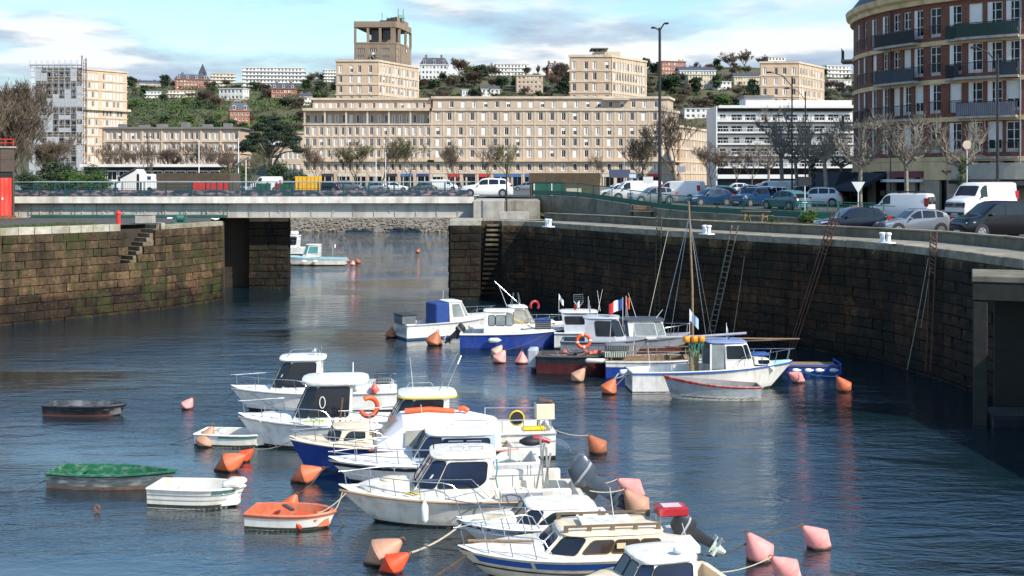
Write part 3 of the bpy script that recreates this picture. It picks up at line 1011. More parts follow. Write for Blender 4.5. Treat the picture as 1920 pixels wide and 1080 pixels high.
for zz in (16.75, 19.65): ledge(t, FA, o, zz, zz + .22, .14, BEIGE)
shopfront(t, o, FA[0], FA[1], 8, 7, 10.3, WR, SGN)
back = inset(FA, 2.2)
mb = MB()
bk = [(FA[0][0] + .5, D1 + 2.0), (FA[1][0] - .3, D1 + 2.0)]
facade(t, mb, bk[0], bk[1], o, 23.1, 26.35, [(23.3, 25.5)], wx([575.8 + 13.37 * i for i in range(18)], 573.6, .92), .3)
solid(mb, [(FA[0][0] + .5, D1 + 2.35), (FA[1][0] - .3, D1 + 2.35), (FA[1][0] - .3, D1 + 13.5), (FA[0][0] + .5, D1 + 13.5)], o, 23.1, 26.3)
mb.build('loggia_wall', PINKB, t)
for px in (570.8, 608.7, 648.7, 688.7, 729, 769.5, 806.5):
 m = MB(); m.box(xw(px, D1) - o[0] - .2, xw(px, D1) - o[0] + .2, .05, .55, 23.1, 26.36); m.build('column', BEIGE, t)
m = MB(); solid(m, inset(FA, -.3), o, 26.37, 27.05); m.build('cornice', BEIGE, t)
AT = [(xw(584, 303), 303), (FA[1][0] - .1, 303), (FA[1][0] - .1, 312), (xw(584, 303), 312)]
mb = MB()
facade(t, mb, AT[0], AT[1], o, 27.06, 29.3, [(27.15, 28.7)], wx([594 + 13.37 * i for i in range(16)], 584, .85, 303), .3)
facade(t, mb, AT[3], AT[0], o, 27.06, 29.3, [], [], .3)
solid(mb, inset(AT, .31), o, 27.06, 29.25)
mb.build('attic_wall', PINKB, t)
m = MB(); solid(m, inset(AT, -.5), o, 29.31, 29.85); m.build('roof', BEIGE, t)
FB = [(xw(808, D1) + .02, D1), (xw(1240, D1), D1), (xw(1272, 313), 313), (xw(1000, 318), 318), (FA[1][0] + .04, 318)]
bcol = [820.8 + 21.42 * i for i in range(20)]
MIXB = dict(dark=.44, ajar=.2, shut=.22, blind=.14)
t = building('apartment_building', 'long beige apartment building with pilaster grid and many white shutters, behind the tall lamp post', 'building', FB, 7, 26.35, PINKB,
 {0: dict(rows=ROWS + [(23.85, 25.95), MZ], cols=wx(bcol, 808, 1.12), frame=True, fw=.42, mix=MIXB), 1: dict(rows=ROWS + [(23.85, 25.95)], cols=(5, 1.1, .8), mix=MIXB)}, corn=(.3, .65), cornm=BEIGE, framem=BEIGE)
o = FB[0]
ledge(t, FB, o, 13.35, 13.75, .9, BEIGE)
for zz in (10.3, 16.75, 19.65, 22.75): ledge(t, FB, o, zz, zz + .32, .16, BEIGE)
shopfront(t, o, FB[0], FB[1], 15, 7, 10.2, WR, SGN)
AT = [(FB[0][0] + .3, 302.5), (xw(1252, 302.5), 302.5), (xw(1262, 311), 311), (FB[0][0] + .3, 311)]
mb = MB()
facade(t, mb, AT[0], AT[1], o, 27.02, 29.6, [(27.3, 29.0)], wx([824 + 21.3 * i for i in range(20)], 810, 1.1, 302.5), .3, mix=MIXB)
facade(t, mb, AT[1], AT[2], o, 27.02, 29.6, [(27.3, 29.0)], (4, 1, .5), .3, .31)
solid(mb, inset(AT, .32), o, 27.02, 29.55)
mb.build('attic_wall', PINKB, t)
m = MB(); solid(m, inset(AT, -.45), o, 29.61, 30.2); m.build('roof', BEIGE, t)
m = MB(); m.box(xw(1130, 301) - o[0], xw(1180, 301) - o[0], .4, 2.3, 29.2, 29.32); m.build('awning', WFRAME, t)
# ---- taller blocks standing behind
def tall(label, pts, ztop, rows, c0, n1, n0=0):
 d = pts[0][1]
 sp = {0: dict(rows=rows, cols=c0), 1: dict(rows=rows, cols=(n1, 1.15, .9), frame=True, fw=.55)}
 if n0: sp[3] = dict(rows=rows, cols=(n0, 1.1, 1))
 t = building('apartment_block', label, 'building', pts, 7, ztop, ORNB, sp, corn=(.28, .55), cornm=BEIGE, framem=BEIGE)
 for r in rows: ledge(t, pts, pts[0], r[0] - .62, r[0] - .3, .16, BEIGE)
 return t
dB = 330.0
pts = [(xw(630, dB), dB), (xw(708, dB), dB), (xw(785, 351), 351), (xw(700, 362), 362)]
tall('tan apartment block rising in front of the clock tower', pts, 41.9, [(38.8, 40.9), (36.0, 38.0), (33.15, 35.1), (30.2, 32.2)], wx([638.5, 659, 674, 694.5], 630, 1.0, dB), 13)
pts = [(xw(1068, dB), dB), (xw(1146, dB), dB), (xw(1212, 346), 346), (xw(1130, 362), 362)]
t = tall('tan apartment block with rooftop plant room, left of the tall lamp post head', pts, 43.2, [(39.8, 42.0), (36.7, 38.9), (33.6, 35.8), (30.3, 32.5)], wx([1076.5, 1099, 1115, 1138], 1068, 1.15, dB), 12)
m = MB(); m.box(7.5, 15, 8, 18, 43.9, 45.6); m.build('plant_room', CREAMB, t)
m = MB(); m.box(6.5, 11.5, 7, 15, 46.3, 46.6); [m.bar((6.9 + 1.4 * i, 7.4, 43.8), (6.9 + 1.4 * i, 7.4, 46.3), .15) for i in range(4)]; m.build('roof_canopy', ROOFG, t)
dC = 360.0
pts = [(xw(1425, dC), dC), (xw(1497, dC), dC), (xw(1545, 378), 378), (xw(1460, 385), 385)]
tall('tan apartment block above the white balconied building', pts, 44.4, [(41.0, 43.1), (37.8, 39.9), (34.6, 36.7), (31.4, 33.5)], wx([1434, 1455, 1471, 1488], 1425, 1.2, dC), 9)
# ---- clock tower
dT = 450.0
pts = [(xw(664, dT), dT), (xw(741, dT), dT), (xw(750, 453), 453), (xw(771, 470), 470), (xw(700, 478), 478)]
k = dT / F
def grp(): return [(p - 664) * k + q_ for p in (671, 694, 717) for q_ in (0,)]
wc = []
for p in (677, 700, 723.5):
 for j in range(4): wc.append(((p - 664 - 7 + 3.6 * j) * k, (p - 664 - 7 + 3.6 * j + 2.4) * k))
t = building('clock_tower', 'tall brown concrete clock tower with open belvedere on top', 'tower', pts, 7, zw(82, dT), TOWERC,
 {0: dict(rows=[(zw(112.5, dT), zw(104, dT)), (zw(97.5, dT), zw(90, dT))], cols=wc, mix=dict(dark=1)), 1: dict(rows=[(zw(112, dT), zw(104, dT)), (zw(97, dT), zw(90, dT))], cols=(1, .9, .3), mix=dict(dark=1))}, corn=(.15, .5), cornm=TOWERC, th=.6)
o = pts[0]
zt0, zt1, zt2 = zw(82, dT) + .52, zw(51, dT), zw(40, dT)
m = MB()
ip = inset(pts, .1)
for p in (665.5, 689.5, 712.5, 734.5, 739):
 m = MB(); m.box((p - 664) * k - .45, (p - 664) * k + .45, .1, 1.4, zt0, zt1); m.build('belvedere_column', TOWERC, t)
for i, f_ in ((2, .0), (2, .55), (3, .0)):
 a, b = Vector(pts[i]), Vector(pts[(i + 1) % 5])
 c = a.lerp(b, f_) - Vector(o)
 m = MB(); m.box(c.x - .9, c.x + .1, c.y + .2, c.y + 1.6, zt0, zt1); m.build('belvedere_column', TOWERC, t)
m = MB(); solid(m, inset(pts, -.1), o, zt1, zt2); m.build('belvedere_roof', TOWERC, t)
m = MB(); solid(m, [(xw(693, dT), dT + 5), (xw(738, dT), dT + 5), (xw(748, 458), 462), (xw(700, 470), 470)], o, zt0, zt1); m.build('lantern_room', GLASSB, t)
for p in (691, 696, 701, 706, 711, 716, 721, 726, 731, 736):
 m = MB(); m.box((p - 664) * k - .12, (p - 664) * k + .12, 4.86, 4.97, zt0, zt1); m.build('mullion', TOWERC, t)
m = MB(); m.box(4.9, 15.3, 4.7, 4.84, zt0, zt0 + 1.6); m.build('balustrade', TOWERC, t)
m = MB()
a, b = Vector(pts[1]) - Vector(o), Vector(pts[3]) - Vector(o)
m.prism([(a.x + .6, a.y + .8, zt2), (b.x - 1.0, b.y - 1, zt2), (b.x - 7, b.y + 1, zt2), (a.x - 4, a.y + 6, zt2)], (0, 0, 1.9)); m.build('stair_head', TOWERC, t)
m = MB(); m.box(a.x + .5, a.x + 3, a.y + 5, a.y + 7.5, zt2 + 1.92, zt2 + 3.2); m.build('copper_dome', mat('green_copper', (.22, .42, .36), .7), t)
m = MB()
for x, y, h in ((10.5, 2, 3.5), (14, 3, 2), (16.5, 4, 5.5), (12, 6, 2.5), (18, 9, 6)): m.tube([(x, y, zt2), (x, y, zt2 + h)], .1, 4)
m.box(9.5, 13, 3, 4.5, zt2, zt2 + .8); m.build('roof_mast', DARKM, t)
def clock(cx, cy, cz, ang, r_):
 M0 = Matrix.Translation((cx, cy, cz)) @ Matrix.Rotation(ang, 4, 'Z')
 m = MB(); m.M = M0; m.tube([(0, -.06, 0), (0, -.10, 0)], r_ * 1.02, 24); m.build('clock_dial', mat('dial_brown', (.05, .04, .032), .7), t)
 m = MB(); m.M = M0
 for h in range(12):
  a_ = math.pi * h / 6 + .001
  rr, w_ = (.34, .30) if h % 3 else (.46, .42)
  p0, p1 = r_ * (1 - rr), r_
  m.bar((p0 * math.sin(a_), -.18, p0 * math.cos(a_)), (p1 * math.sin(a_), -.18, p1 * math.cos(a_)), w_ * 2, .12)
 m.bar((0, -.26, 0), (-.75 * r_ * .7, -.26, .75 * r_ * .72), .4, .1)
 m.bar((0, -.26, 0), (.45 * r_, -.26, -.42 * r_), .46, .1)
 return m.build('clock_face', mat('clock_ivory', (.72, .70, .64), .5), t)
clock((700 - 664) * k, 0, zw(107, dT), 0, 8.4 * k)
pa, pb = Vector(pts[2]) - Vector(o), Vector(pts[3]) - Vector(o)
c = pa.lerp(pb, .55)
clock(c.x, c.y, zw(89, 462), math.atan2((pb - pa).y, (pb - pa).x), 9.5 * k)
# ---- block under scaffolding
dS = 378.0
pts = [(xw(67, dS), dS), (xw(150, dS), dS), (xw(238, 392), 392), (xw(170, 402), 402)]
rows = [(7.9 + 3.0 * i + 3.4, 7.9 + 3.0 * i + 5.5) for i in range(11)]
L1 = (Vector(pts[2]) - Vector(pts[1])).length
cs = [((z - 605) / 350 * L1 - .45, (z - 605) / 350 * L1 + .45) for z in (622, 648, 674, 700, 727, 780, 806, 832, 858, 888, 913)]
t = building('apartment_block', 'tan apartment tower block half wrapped in pale scaffolding', 'building', pts, 7, 44.2, ORNB,
 {0: dict(rows=rows, cols=(6, 1.5, 1.0)), 1: dict(rows=rows, cols=cs, mix=dict(dark=.25, ajar=.35, shut=.4))}, corn=(.3, .5), cornm=BEIGE)
for r in rows: ledge(t, pts, pts[0], r[0] - .55, r[0] - .25, .16, BEIGE)
ledge(t, pts, pts[0], rows[7][0] - 1.0, rows[7][0] - .2, .9, BEIGE, 'balcony')
s = thing('scaffolding', 'pale tube scaffolding with white netting round the tan tower block', 'scaffolding', (pts[0][0], dS, 0))
SCF = mat('galvanised_tube', (.42, .43, .44), .45, .3)
W = pts[1][0] - pts[0][0]
xs = [-1.4 + (W + 2.8) * i / 9 for i in range(10)]
for y_ in (-.5, -1.7):
 for x in xs:
  m = MB(); m.tube([(x, y_, 7), (x, y_, 47.2)], .09, 4); m.build('standard', SCF, s)
 for i in range(20):
  m = MB(); m.tube([(xs[0], y_, 8.5 + 1.95 * i), (xs[-1], y_, 8.5 + 1.95 * i)], .08, 4); m.build('ledger', SCF, s)
for i in range(20):
 m = MB(); m.box(xs[0], xs[-1], -1.6, -.6, 8.3 + 1.95 * i, 8.4 + 1.95 * i); m.build('platform', mat('scaffold_deck', (.46, .44, .40), .8), s)
for i in range(9):
 m = MB(); m.tube([(xs[i], -1.75, 9 + 4 * i), (xs[(i + 2) % 10], -1.75, 13 + 4 * i)], .08, 4); m.build('brace', SCF, s)
NET = bpy.data.materials.new('white_netting')
n_, l_ = nt(NET)
n_['Principled BSDF'].inputs['Base Color'].default_value = (.72, .74, .76, 1)
n_['Principled BSDF'].inputs['Roughness'].default_value = .9
n_['Principled BSDF'].inputs['Alpha'].default_value = .30
rn = random.Random(3)
for i in range(9):
 for j in range(9):
  if rn.random() < .62:
   z0 = 7.5 + 4.1 * j
   m = MB(); m.box(xs[i] + .05, xs[i + 1] - .05, -1.86, -1.84, z0, z0 + rn.choice((1.4, 2.6, 4.0))); m.build('netting', NET, s)
m = MB()
for y_ in (0, .9):
 m.tube([(W + 2.2, y_ - 1.2, 7), (W + 2.2, y_ - 1.2, 47.6)], .1, 4); m.tube([(W + .9, y_ - 1.2, 7), (W + .9, y_ - 1.2, 48.6)], .1, 4)
for i in range(20): m.tube([(W + .9, -1.2, 8 + 2 * i), (W + 2.2, -1.2, 8 + 2 * i)], .07, 4); m.tube([(W + .9, -1.2, 8 + 2 * i), (W + 2.2, -.3, 10 + 2 * i)], .06, 4)
m.build('hoist_tower', DARKM, s)
# ---- long low building with dark roof edge
dL = 330.0
pts = [(xw(192, dL), dL), (xw(452, dL), dL), (xw(452, dL), dL + 12), (xw(192, dL) + 1, dL + 12)]
cs = []
for a in (196, 231, 267.5, 304, 341, 377.5, 414):
 for f_ in (.22, .5, .78): cs.append(((a + 36 * f_ - 192) * .15 - .5, (a + 36 * f_ - 192) * .15 + .5))
t = building('apartment_building', 'low beige three storey building with dark flat roof edge, left of the evergreen', 'building', pts, 7, 23.0, PINKB,
 {0: dict(rows=[(20.0, 22.0), (16.7, 18.8), (13.3, 15.4)], cols=cs, mix=dict(dark=.45, ajar=.45, shut=.05, blind=.1))}, corn=(.7, .4), cornm=ROOFG)
for zz in (19.3, 16.0, 12.7): ledge(t, pts, pts[0], zz, zz + .3, .3, BEIGE)
for a in (196, 231, 267.5, 304, 341, 377.5, 414, 449):
 m = MB(); m.box((a - 192) * .15 - .25, (a - 192) * .15 + .25, -.25, -.003, 7, 22.99); m.build('pilaster', BEIGE, t)
m = MB()
for x in (3, 9, 14, 21, 27, 33): m.box(x, x + rn.uniform(.8, 3.5), 4, 7, 23.5, 24.2 + rn.random())
m.build('roof_vent', ROOFG, t)
# wing behind the evergreen
pts = [(xw(508, 325), 325), (xw(568, 325), 325), (xw(568, 325), 335), (xw(508, 325), 335)]
t = building('apartment_building', 'short beige wing behind the evergreen, joined to the long building', 'building', pts, 7, 21.5, BEIGE, {0: dict(rows=[(18, 20), (14.5, 16.5), (11, 13)], cols=(6, .9, .5))})
# ---- return wing on the right
pts = [(xw(1274, 312), 312), (xw(1345, 352), 352), (xw(1335, 362), 362), (xw(1255, 325), 325)]
t = building('apartment_building', 'beige wing receding behind the large bare tree', 'building', pts, 7, 22.6, PINKB, {0: dict(rows=ROWS[:2] + [(14.4, 16.4), (11, 13)], cols=(15, 1.15, .8), frame=True, fw=.5)}, cornm=BEIGE, framem=BEIGE, corn=(.3, .6))
for zz in (10.3, 13.4, 16.75, 19.65): ledge(t, pts, pts[0], zz, zz + .32, .2, BEIGE)
# ---- white modern building with balcony rails
dW = 285.0
x0, x1 = xw(1345, dW), xw(1606, dW)
t = thing('apartment_building', 'white modern apartment building with long balconies, beside the brick building', 'building', (x0, dW, 0))
Lw = x1 - x0
WCOL = mat('bright_render', (.64, .63, .61), .8, var=.05, scale=.3)
tops = [197.5, 219, 240.5, 262, 283.5, 306]
m = MB(); m.box(0, Lw, 2.2, 14, 7, zw(200, dW)); m.build('interior', INTER, t)
for i, y in enumerate(tops[1:]):
 zr0 = zw(y, dW)
 m = MB(); m.box(0, Lw, 0, 2.18, zr0 - 1.2, zr0 - .95); m.build('balcony_slab', WCOL, t)
 for j in range(12):
  a, b = Lw * j / 12, Lw * (j + 1) / 12
  m = MB(); m.box(a + .05, b - .05, .0, .08, zr0 - .12, zr0); m.box(a + .05, b - .05, .02, .07, zr0 - .94, zr0 - .78 + (.45 if (j + i) % 5 == 0 else 0))
  for q_ in range(4): m.box(a + (b - a) * q_ / 4, a + (b - a) * q_ / 4 + .08, .02, .07, zr0 - .95, zr0 - .12)
  m.build('balcony_rail', WCOL, t)
 for j in range(10):
  put('window', window_mesh('dark' if (j * 7 + i) % 3 else 'ajar', Lw / 10 - .5, 1.75), t, (Lw * (j + .5) / 10, 2.15, zr0 - .95), 0)
 m = MB()
 for j in range(11): m.box(max(0, Lw * j / 10 - .24), min(Lw, Lw * j / 10 + .24), 2.0, 2.19, zr0 - .95, zr0 + .8)
 m.box(0, Lw, 2.03, 2.18, zr0 + .81, zr0 + 1.15); m.build('pier', WCOL, t)
 m = MB(); m.box(0, Lw, 2.05, 2.17, zr0 + 1.16, zr0 + 1.5); m.build('shade_band', ROOFG, t)
m = MB(); m.box(-.3, -.01, 0, 13.9, 7, zw(199, dW)); m.build('end_wall', WCOL, t)
m = MB(); m.box(.5, Lw, .6, 12, zw(202, dW), zw(197, dW)); m.build('roof', WCOL, t)
m = MB(); m.box(7.5, 14, 3, 11, zw(196.9, dW), zw(182, dW)); m.build('stair_tower', WCOL, t)
m = MB(); m.box(7.1, 14.4, 2.6, 11.4, zw(181.9, dW), zw(177, dW)); m.build('tower_roof', ROOFG, t)
m = MB(); m.box(14.3, Lw, 4, 12, zw(196.9, dW), zw(186, dW)); m.build('penthouse', WCOL, t)
m = MB(); m.box(0, Lw, .2, 2.0, 7, 8.9); m.build('shop_glass', WGLASS, t)
m = MB(); m.box(0, Lw, -.4, .18, 9.0, 10.0); m.build('shop_fascia', WCOL, t)
# ---- low pavilion, sheds by the lot
dP = 235.0
t = thing('pavilion', 'long low white flat roofed pavilion below the beige three storey building', 'building', (xw(155, dP), dP, 0))
Lp = xw(412, dP) - xw(155, dP)
m = MB(); m.box(-.4, Lp + .4, -.6, 9, zw(313, dP), zw(308, dP)); m.build('roof', WHITEB, t)
m = MB(); m.box(0, Lp, .3, 8, 6.9, 8.6); m.build('wall', WHITEB, t)
for j in range(12): put('window', window_mesh('dark', Lp / 12 - .2, 2.0), t, (Lp * (j + .5) / 12, .6, 8.62), 0)
m = MB(); m.box(0, Lp, .72, 7.9, 8.61, zw(313.1, dP)); m.build('interior', INTER, t)
t = thing('kiosk', 'small white kiosk with grey mono pitch roof behind the white truck', 'building', (xw(243, 150), 150, 0))
m = MB(); m.prism([(-1.0, 0, 7), (1.3, 0, 7), (1.3, 0, 9.5), (.9, 0, 10.2), (-1.0, 0, 9.1)], (0, 3, 0)); m.build('wall', WHITEB, t)
m = MB(); m.prism([(-1.5, -.3, 9.0), (1.0, -.3, 10.35), (1.0, -.3, 10.5), (-1.5, -.3, 9.15)], (0, 3.6, 0)); m.build('roof', SLATE, t)
m = MB(); m.box(.95, 1.22, -.05, -.003, 7.2, 9.6); m.build('pane', WGLASS, t)
BROWNW = mat('brown_cladding', (.085, .058, .035), .85, var=.25, scale=1.5, streak=((.04, .03, .02), .4, (6, 6, .5)))
REDD = mat('red_door_paint', (.52, .03, .025), .5, var=.12)
GRND = mat('dark_green_door', (.012, .085, .05), .5, var=.12)
dd = 128.0
t = thing('garage_block', 'long brown garage block with red doors behind the bridge railing', 'shed', (xw(294, dd), dd, 0))
Lg = xw(431, dd) - xw(294, dd)
def planks(t, x0, x1, y, z0, z1, n_, mt, nm='plank'):
 for i in range(n_):
  a, b = lerp(z0, z1, i / n_), lerp(z0, z1, (i + 1) / n_)
  m = MB(); m.box(x0, x1, y - .02 - .012 * (i % 2), y + .04, a + .012, b - .012); m.build(nm, mt, t)
m = MB(); m.box(0, Lg, .05, 5, 6.6, zw(324, dd)); m.build('wall', BROWNW, t)
planks(t, 0, Lg, .0, zw(340, dd), zw(324, dd), 4, BROWNW)
planks(t, 0, xw(361, dd) - xw(294, dd), .0, 6.7, zw(340, dd), 6, BROWNW)
for a, b in ((362, 384), (387, 417), (420, 427)):
 m = MB(); m.box(xw(a, dd) - xw(294, dd), xw(b, dd) - xw(294, dd), -.03, .04, 6.65, zw(341, dd)); m.build('door', REDD, t)
t = thing('garage_block', 'brown flat roofed shed with two dark green doors beside the street fence', 'shed', (xw(995, 104), 104, 0))
dd = 104.0
ox = xw(995, dd)
Lg = xw(1125, dd) - ox
m = MB(); m.box(0, Lg, .05, 5, 7, zw(325, dd)); m.build('wall', BROWNW, t)
planks(t, -.15, Lg + .05, .0, zw(343, dd), zw(324, dd), 5, BROWNW)
planks(t, xw(1058, dd) - ox, Lg, .0, 7.0, zw(343, dd), 6, BROWNW)
for a, b in ((1003, 1033), (1036, 1057)):
 m = MB(); m.box(xw(a, dd) - ox, xw(b, dd) - ox, -.03, .04, 7.1, zw(344, dd)); m.build('door', GRND, t)
for a in (1001.5, 1034.5):
 m = MB(); m.box(xw(a, dd) - ox - .06, xw(a, dd) - ox + .06, -.05, .04, 7.1, zw(344, dd)); m.build('door_post', WFRAME, t)
m = MB(); m.box(xw(1062, dd) - ox, xw(1090, dd) - ox, -.06, -.034, zw(361, dd), zw(353, dd)); m.build('notice_board', mat('pale_notice', (.5, .47, .38), .7), t)
# ---- houses on the hill
HOUSES = []
def house(px0, px1, ytop, ybase, label, wallm, rows, cols, roof='flat', roofm=SLATE, mix=None, name='house', turn=.25, dd=None, band=False):
 pc = (px0 + px1) / 2
 p = hill_at(pc, ybase) if dd is None else atd(pc, ybase, dd)
 HOUSES.append((pc, ybase, ' '.join(label.split()[:4])))
 if p is None: p = atd(pc, ybase, 900)
 d = p.y
 w_, h = (px1 - px0) * d / F, (ybase - ytop) * d / F
 dep = min(12, max(6, w_ * .5))
 u = Vector((1, turn)).normalized()
 wL = w_ / (u.x + .35 * abs(turn))
 x0 = p.x - w_ / 2
 A = Vector((x0, d))
 nn = Vector((-u.y, u.x))
 rh = {'flat': .06, 'gable': .30, 'mansard': .34}[roof] * h
 pts = [A, A + u * wL, A + u * wL + nn * dep, A + nn * dep]
 zb, zt = p.z - 6, p.z + h - rh
 hh = (zt - p.z) / rows
 rws = [(p.z + hh * i + hh * .28, p.z + hh * i + hh * .82) for i in range(rows)]
 ww = min(1.6, wL / cols * .55)
 t = building(name, label, 'house', [(q_.x, q_.y) for q_ in pts], zb, zt, wallm, {0: dict(rows=rws, cols=(cols, ww, wL * .04), mix=mix or dict(dark=.75, ajar=.25)), 1: dict(rows=rws, cols=(2, ww, .8), mix=mix or dict(dark=1))}, corn=(.35, min(.5, h * .05)), cornm=wallm, roofm=roofm if roof == 'flat' else ROOFG, th=.3)
 org = pts[0]
 if band:
  for r in rws: ledge(t, [(q_.x, q_.y) for q_ in pts], (org.x, org.y), r[0] - hh * .2, r[0] - .05, .7, WHITEB, 'balcony')
 if roof != 'flat':
  zt2 = zt + .52
  o4 = [q_ - org for q_ in inset([(q_.x, q_.y) for q_ in pts], -.4)]
  m = MB()
  if roof == 'gable':
   m1, m2 = (o4[0] + o4[3]) / 2, (o4[1] + o4[2]) / 2
   vs = [(v.x, v.y, zt2) for v in o4] + [(m1.x, m1.y, zt2 + rh), (m2.x, m2.y, zt2 + rh)]
   m.add(vs, [(0, 1, 5, 4), (2, 3, 4, 5), (1, 2, 5), (3, 0, 4), (3, 2, 1, 0)])
  else:
   i4 = [q_ - org for q_ in inset([(q_.x, q_.y) for q_ in pts], min(1.8, dep * .25))]
   m.loft([[(v.x, v.y, zt2) for v in o4], [(v.x, v.y, zt2 + rh * .9) for v in i4]])
  m.build('pitched_roof', roofm, t)
  for f_ in (.22, .75):
   c = o4[0].lerp(o4[1], f_) + (o4[3] - o4[0]) * .5
   m = MB(); m.box(c.x - .6, c.x + .6, c.y - .5, c.y + .5, zt2 + rh * .4, zt2 + rh * 1.35); m.build('chimney', TILE, t)
  if roof == 'mansard':
   for i in range(max(2, cols // 2)):
    c = o4[0].lerp(o4[1], (i + .5) / max(2, cols // 2))
    put('dormer', window_mesh('dark', 1.3, rh * .55), t, (c.x, c.y + .1, zt2 + .1), math.atan2(u.y, u.x))
 return t
house(328, 394, 140, 168, 'orange brick mansion with slate roof on the hill crest', BRICKH, 3, 9, 'mansard')
t = thing('church_spire', 'small dark spire rising over the orange brick mansion', 'spire', atd(380, 150, 800))
m = MB(); m.loft([[(s_ * 2.2, q_ * 2.2, 0) for s_, q_ in ((-1, -1), (1, -1), (1, 1), (-1, 1))], [(s_ * 2.2, q_ * 2.2, 5) for s_, q_ in ((-1, -1), (1, -1), (1, 1), (-1, 1))], [(s_ * .1, q_ * .1, 11) for s_, q_ in ((-1, -1), (1, -1), (1, 1), (-1, 1))]]); m.build('roof', SLATE, t)
house(396, 441, 137, 162, 'pale yellow block of flats right of the orange mansion', CREAMB, 4, 6, band=True)
t = house(455, 573, 125, 163, 'wide white block of flats with rooftop chimneys on the hill', WHITEB, 5, 16, band=True, mix=dict(dark=.9, ajar=.1), turn=.12)
house(410, 462, 166, 189, 'white villa with balcony below the yellow flats', WHITEB, 2, 6, turn=-.2)
house(274, 302, 171, 185, 'small white villa on the green slope beside the scaffolded tower', WHITEB, 2, 4, band=True)
house(315, 366, 169, 184, 'long cream villa below the orange brick mansion', CREAMB, 2, 7, band=True)
house(250, 302, 151, 164, 'row of grey houses on the crest by the scaffolded tower', mat('grey_render', (.36, .33, .30), .9), 2, 9, 'gable')
house(508, 556, 157, 186, 'red and white brick house with blue slate mansard', BRICKH, 2, 6, 'mansard', turn=.1)
house(430, 470, 193, 240, 'brick house with slate roof just above the evergreen', BRICKH, 3, 5, 'mansard', turn=.3)
house(562, 586, 176, 198, 'small white gabled house left of the long apartment roof', WHITEB, 2, 3, 'gable')
house(608, 632, 130, 154, 'white flats peeping out left of the tan block', WHITEB, 4, 4, band=True)
house(788, 841, 108, 150, 'white chateau with blue slate mansard on the hill', WCOL, 3, 7, 'mansard', turn=.06)
house(930, 994, 119, 142, 'white flats with brick bands on the crest', WHITEB, 3, 9, band=True, turn=.12)
house(968, 1019, 141, 177, 'orange rendered flats with small balcony stack', ORNB, 4, 6, turn=.05)
house(902, 940, 162, 182, 'white house with grey hip roof behind the long apartment roof', WHITEB, 2, 4, 'gable')
house(866, 905, 169, 183, 'flat roofed white bungalow behind the long apartment roof', WHITEB, 1, 7)
house(1028, 1049, 118, 146, 'dark brick turret house on the crest', BRICKH, 3, 3, 'mansard')
house(1240, 1292, 114, 142, 'long red brick house right of the tall lamp post', BRICKH, 3, 8)
house(1274, 1346, 126, 150, 'white terrace houses with slate roofs below the bare crest trees', WCOL, 2, 12, 'gable', turn=.1)
house(1290, 1345, 139, 168, 'cream terrace standing below the white terrace', CREAMB, 3, 9, turn=.1)
house(1376, 1426, 139, 161, 'cream block with grey roof left of the tan block', CREAMB, 2, 9, 'gable', turn=.05)
house(1338, 1376, 153, 170, 'white modern villa with wide windows', WCOL, 2, 4)
house(1283, 1336, 204, 224, 'pale flat roofed house low on the slope by the white balconied building', WHITEB, 2, 5, turn=.02)
house(1550, 1602, 122, 146, 'white stepped flats left of the brick building', WHITEB, 3, 6, band=True)
house(1553, 1604, 150, 168, 'white low house under the stepped flats', WHITEB, 2, 7)
house(22, 62, 178, 196, 'pale terraced houses seen through the bare trees on the far left', WHITEB, 2, 6, 'gable')
house(700, 760, 172, 190, 'plain pale roof house hidden behind the tan block', WHITEB, 1, 5)
house(1440, 1478, 106, 122, 'pale house on the crest behind the tan block with bare tree', WHITEB, 2, 5)
# ================================================================== CURVED BRICK BUILDING
BC, BR = Vector((46.2, 101.5)), 16.0
def bricks():
 m = bpy.data.materials.new('red_brick')
 n, l = nt(m)
 b = n['Principled BSDF']
 geo = n.new('ShaderNodeNewGeometry')
 sx = n.new('ShaderNodeSeparateXYZ')
 l.new(geo.outputs['Position'], sx.inputs[0])
 def mth(op, a, bb=None):
  q = n.new('ShaderNodeMath'); q.operation = op
  for i, x in enumerate((a, bb)):
   if x is None: continue
   if isinstance(x, (int, float)): q.inputs[i].default_value = x
   else: l.new(x, q.inputs[i])
  return q.outputs[0]
 ang = mth('ARCTAN2', mth('SUBTRACT', sx.outputs['Y'], BC.y), mth('SUBTRACT', sx.outputs['X'], BC.x))
 cx = n.new('ShaderNodeCombineXYZ')
 l.new(mth('MULTIPLY', ang, BR), cx.inputs[0])
 l.new(sx.outputs['Z'], cx.inputs[1])
 bt = n.new('ShaderNodeTexBrick')
 bt.inputs['Scale'].default_value = 1
 bt.inputs['Brick Width'].default_value = .24
 bt.inputs['Row Height'].default_value = .085
 bt.inputs['Mortar Size'].default_value = .012
 bt.inputs['Color1'].default_value = (.23, .066, .036, 1)
 bt.inputs['Color2'].default_value = (.14, .043, .027, 1)
 bt.inputs['Mortar'].default_value = (.15, .085, .06, 1)
 l.new(cx.outputs[0], bt.inputs['Vector'])
 t = n.new('ShaderNodeTexNoise'); t.inputs['Scale'].default_value = .5; t.inputs['Detail'].default_value = 6
 l.new(geo.outputs['Position'], t.inputs['Vector'])
 hv = n.new('ShaderNodeHueSaturation')
 l.new(bt.outputs[0], hv.inputs['Color'])
 l.new(mth('ADD', mth('MULTIPLY', t.outputs['Fac'], 1.0), .55), hv.inputs['Value'])
 l.new(hv.outputs[0], b.inputs['Base Color'])
 b.inputs['Roughness'].default_value = .9
 return m
BRICK = bricks()
YST = mat('yellow_stone', (.66, .48, .26), .9, var=.2, scale=.8, streak=((.26, .17, .08), .5, (1, 1, .4)))
bb = thing('brick_building', 'curved red brick apartment building with yellow stone bands and balconies', 'building', (BC.x, BC.y, 0))
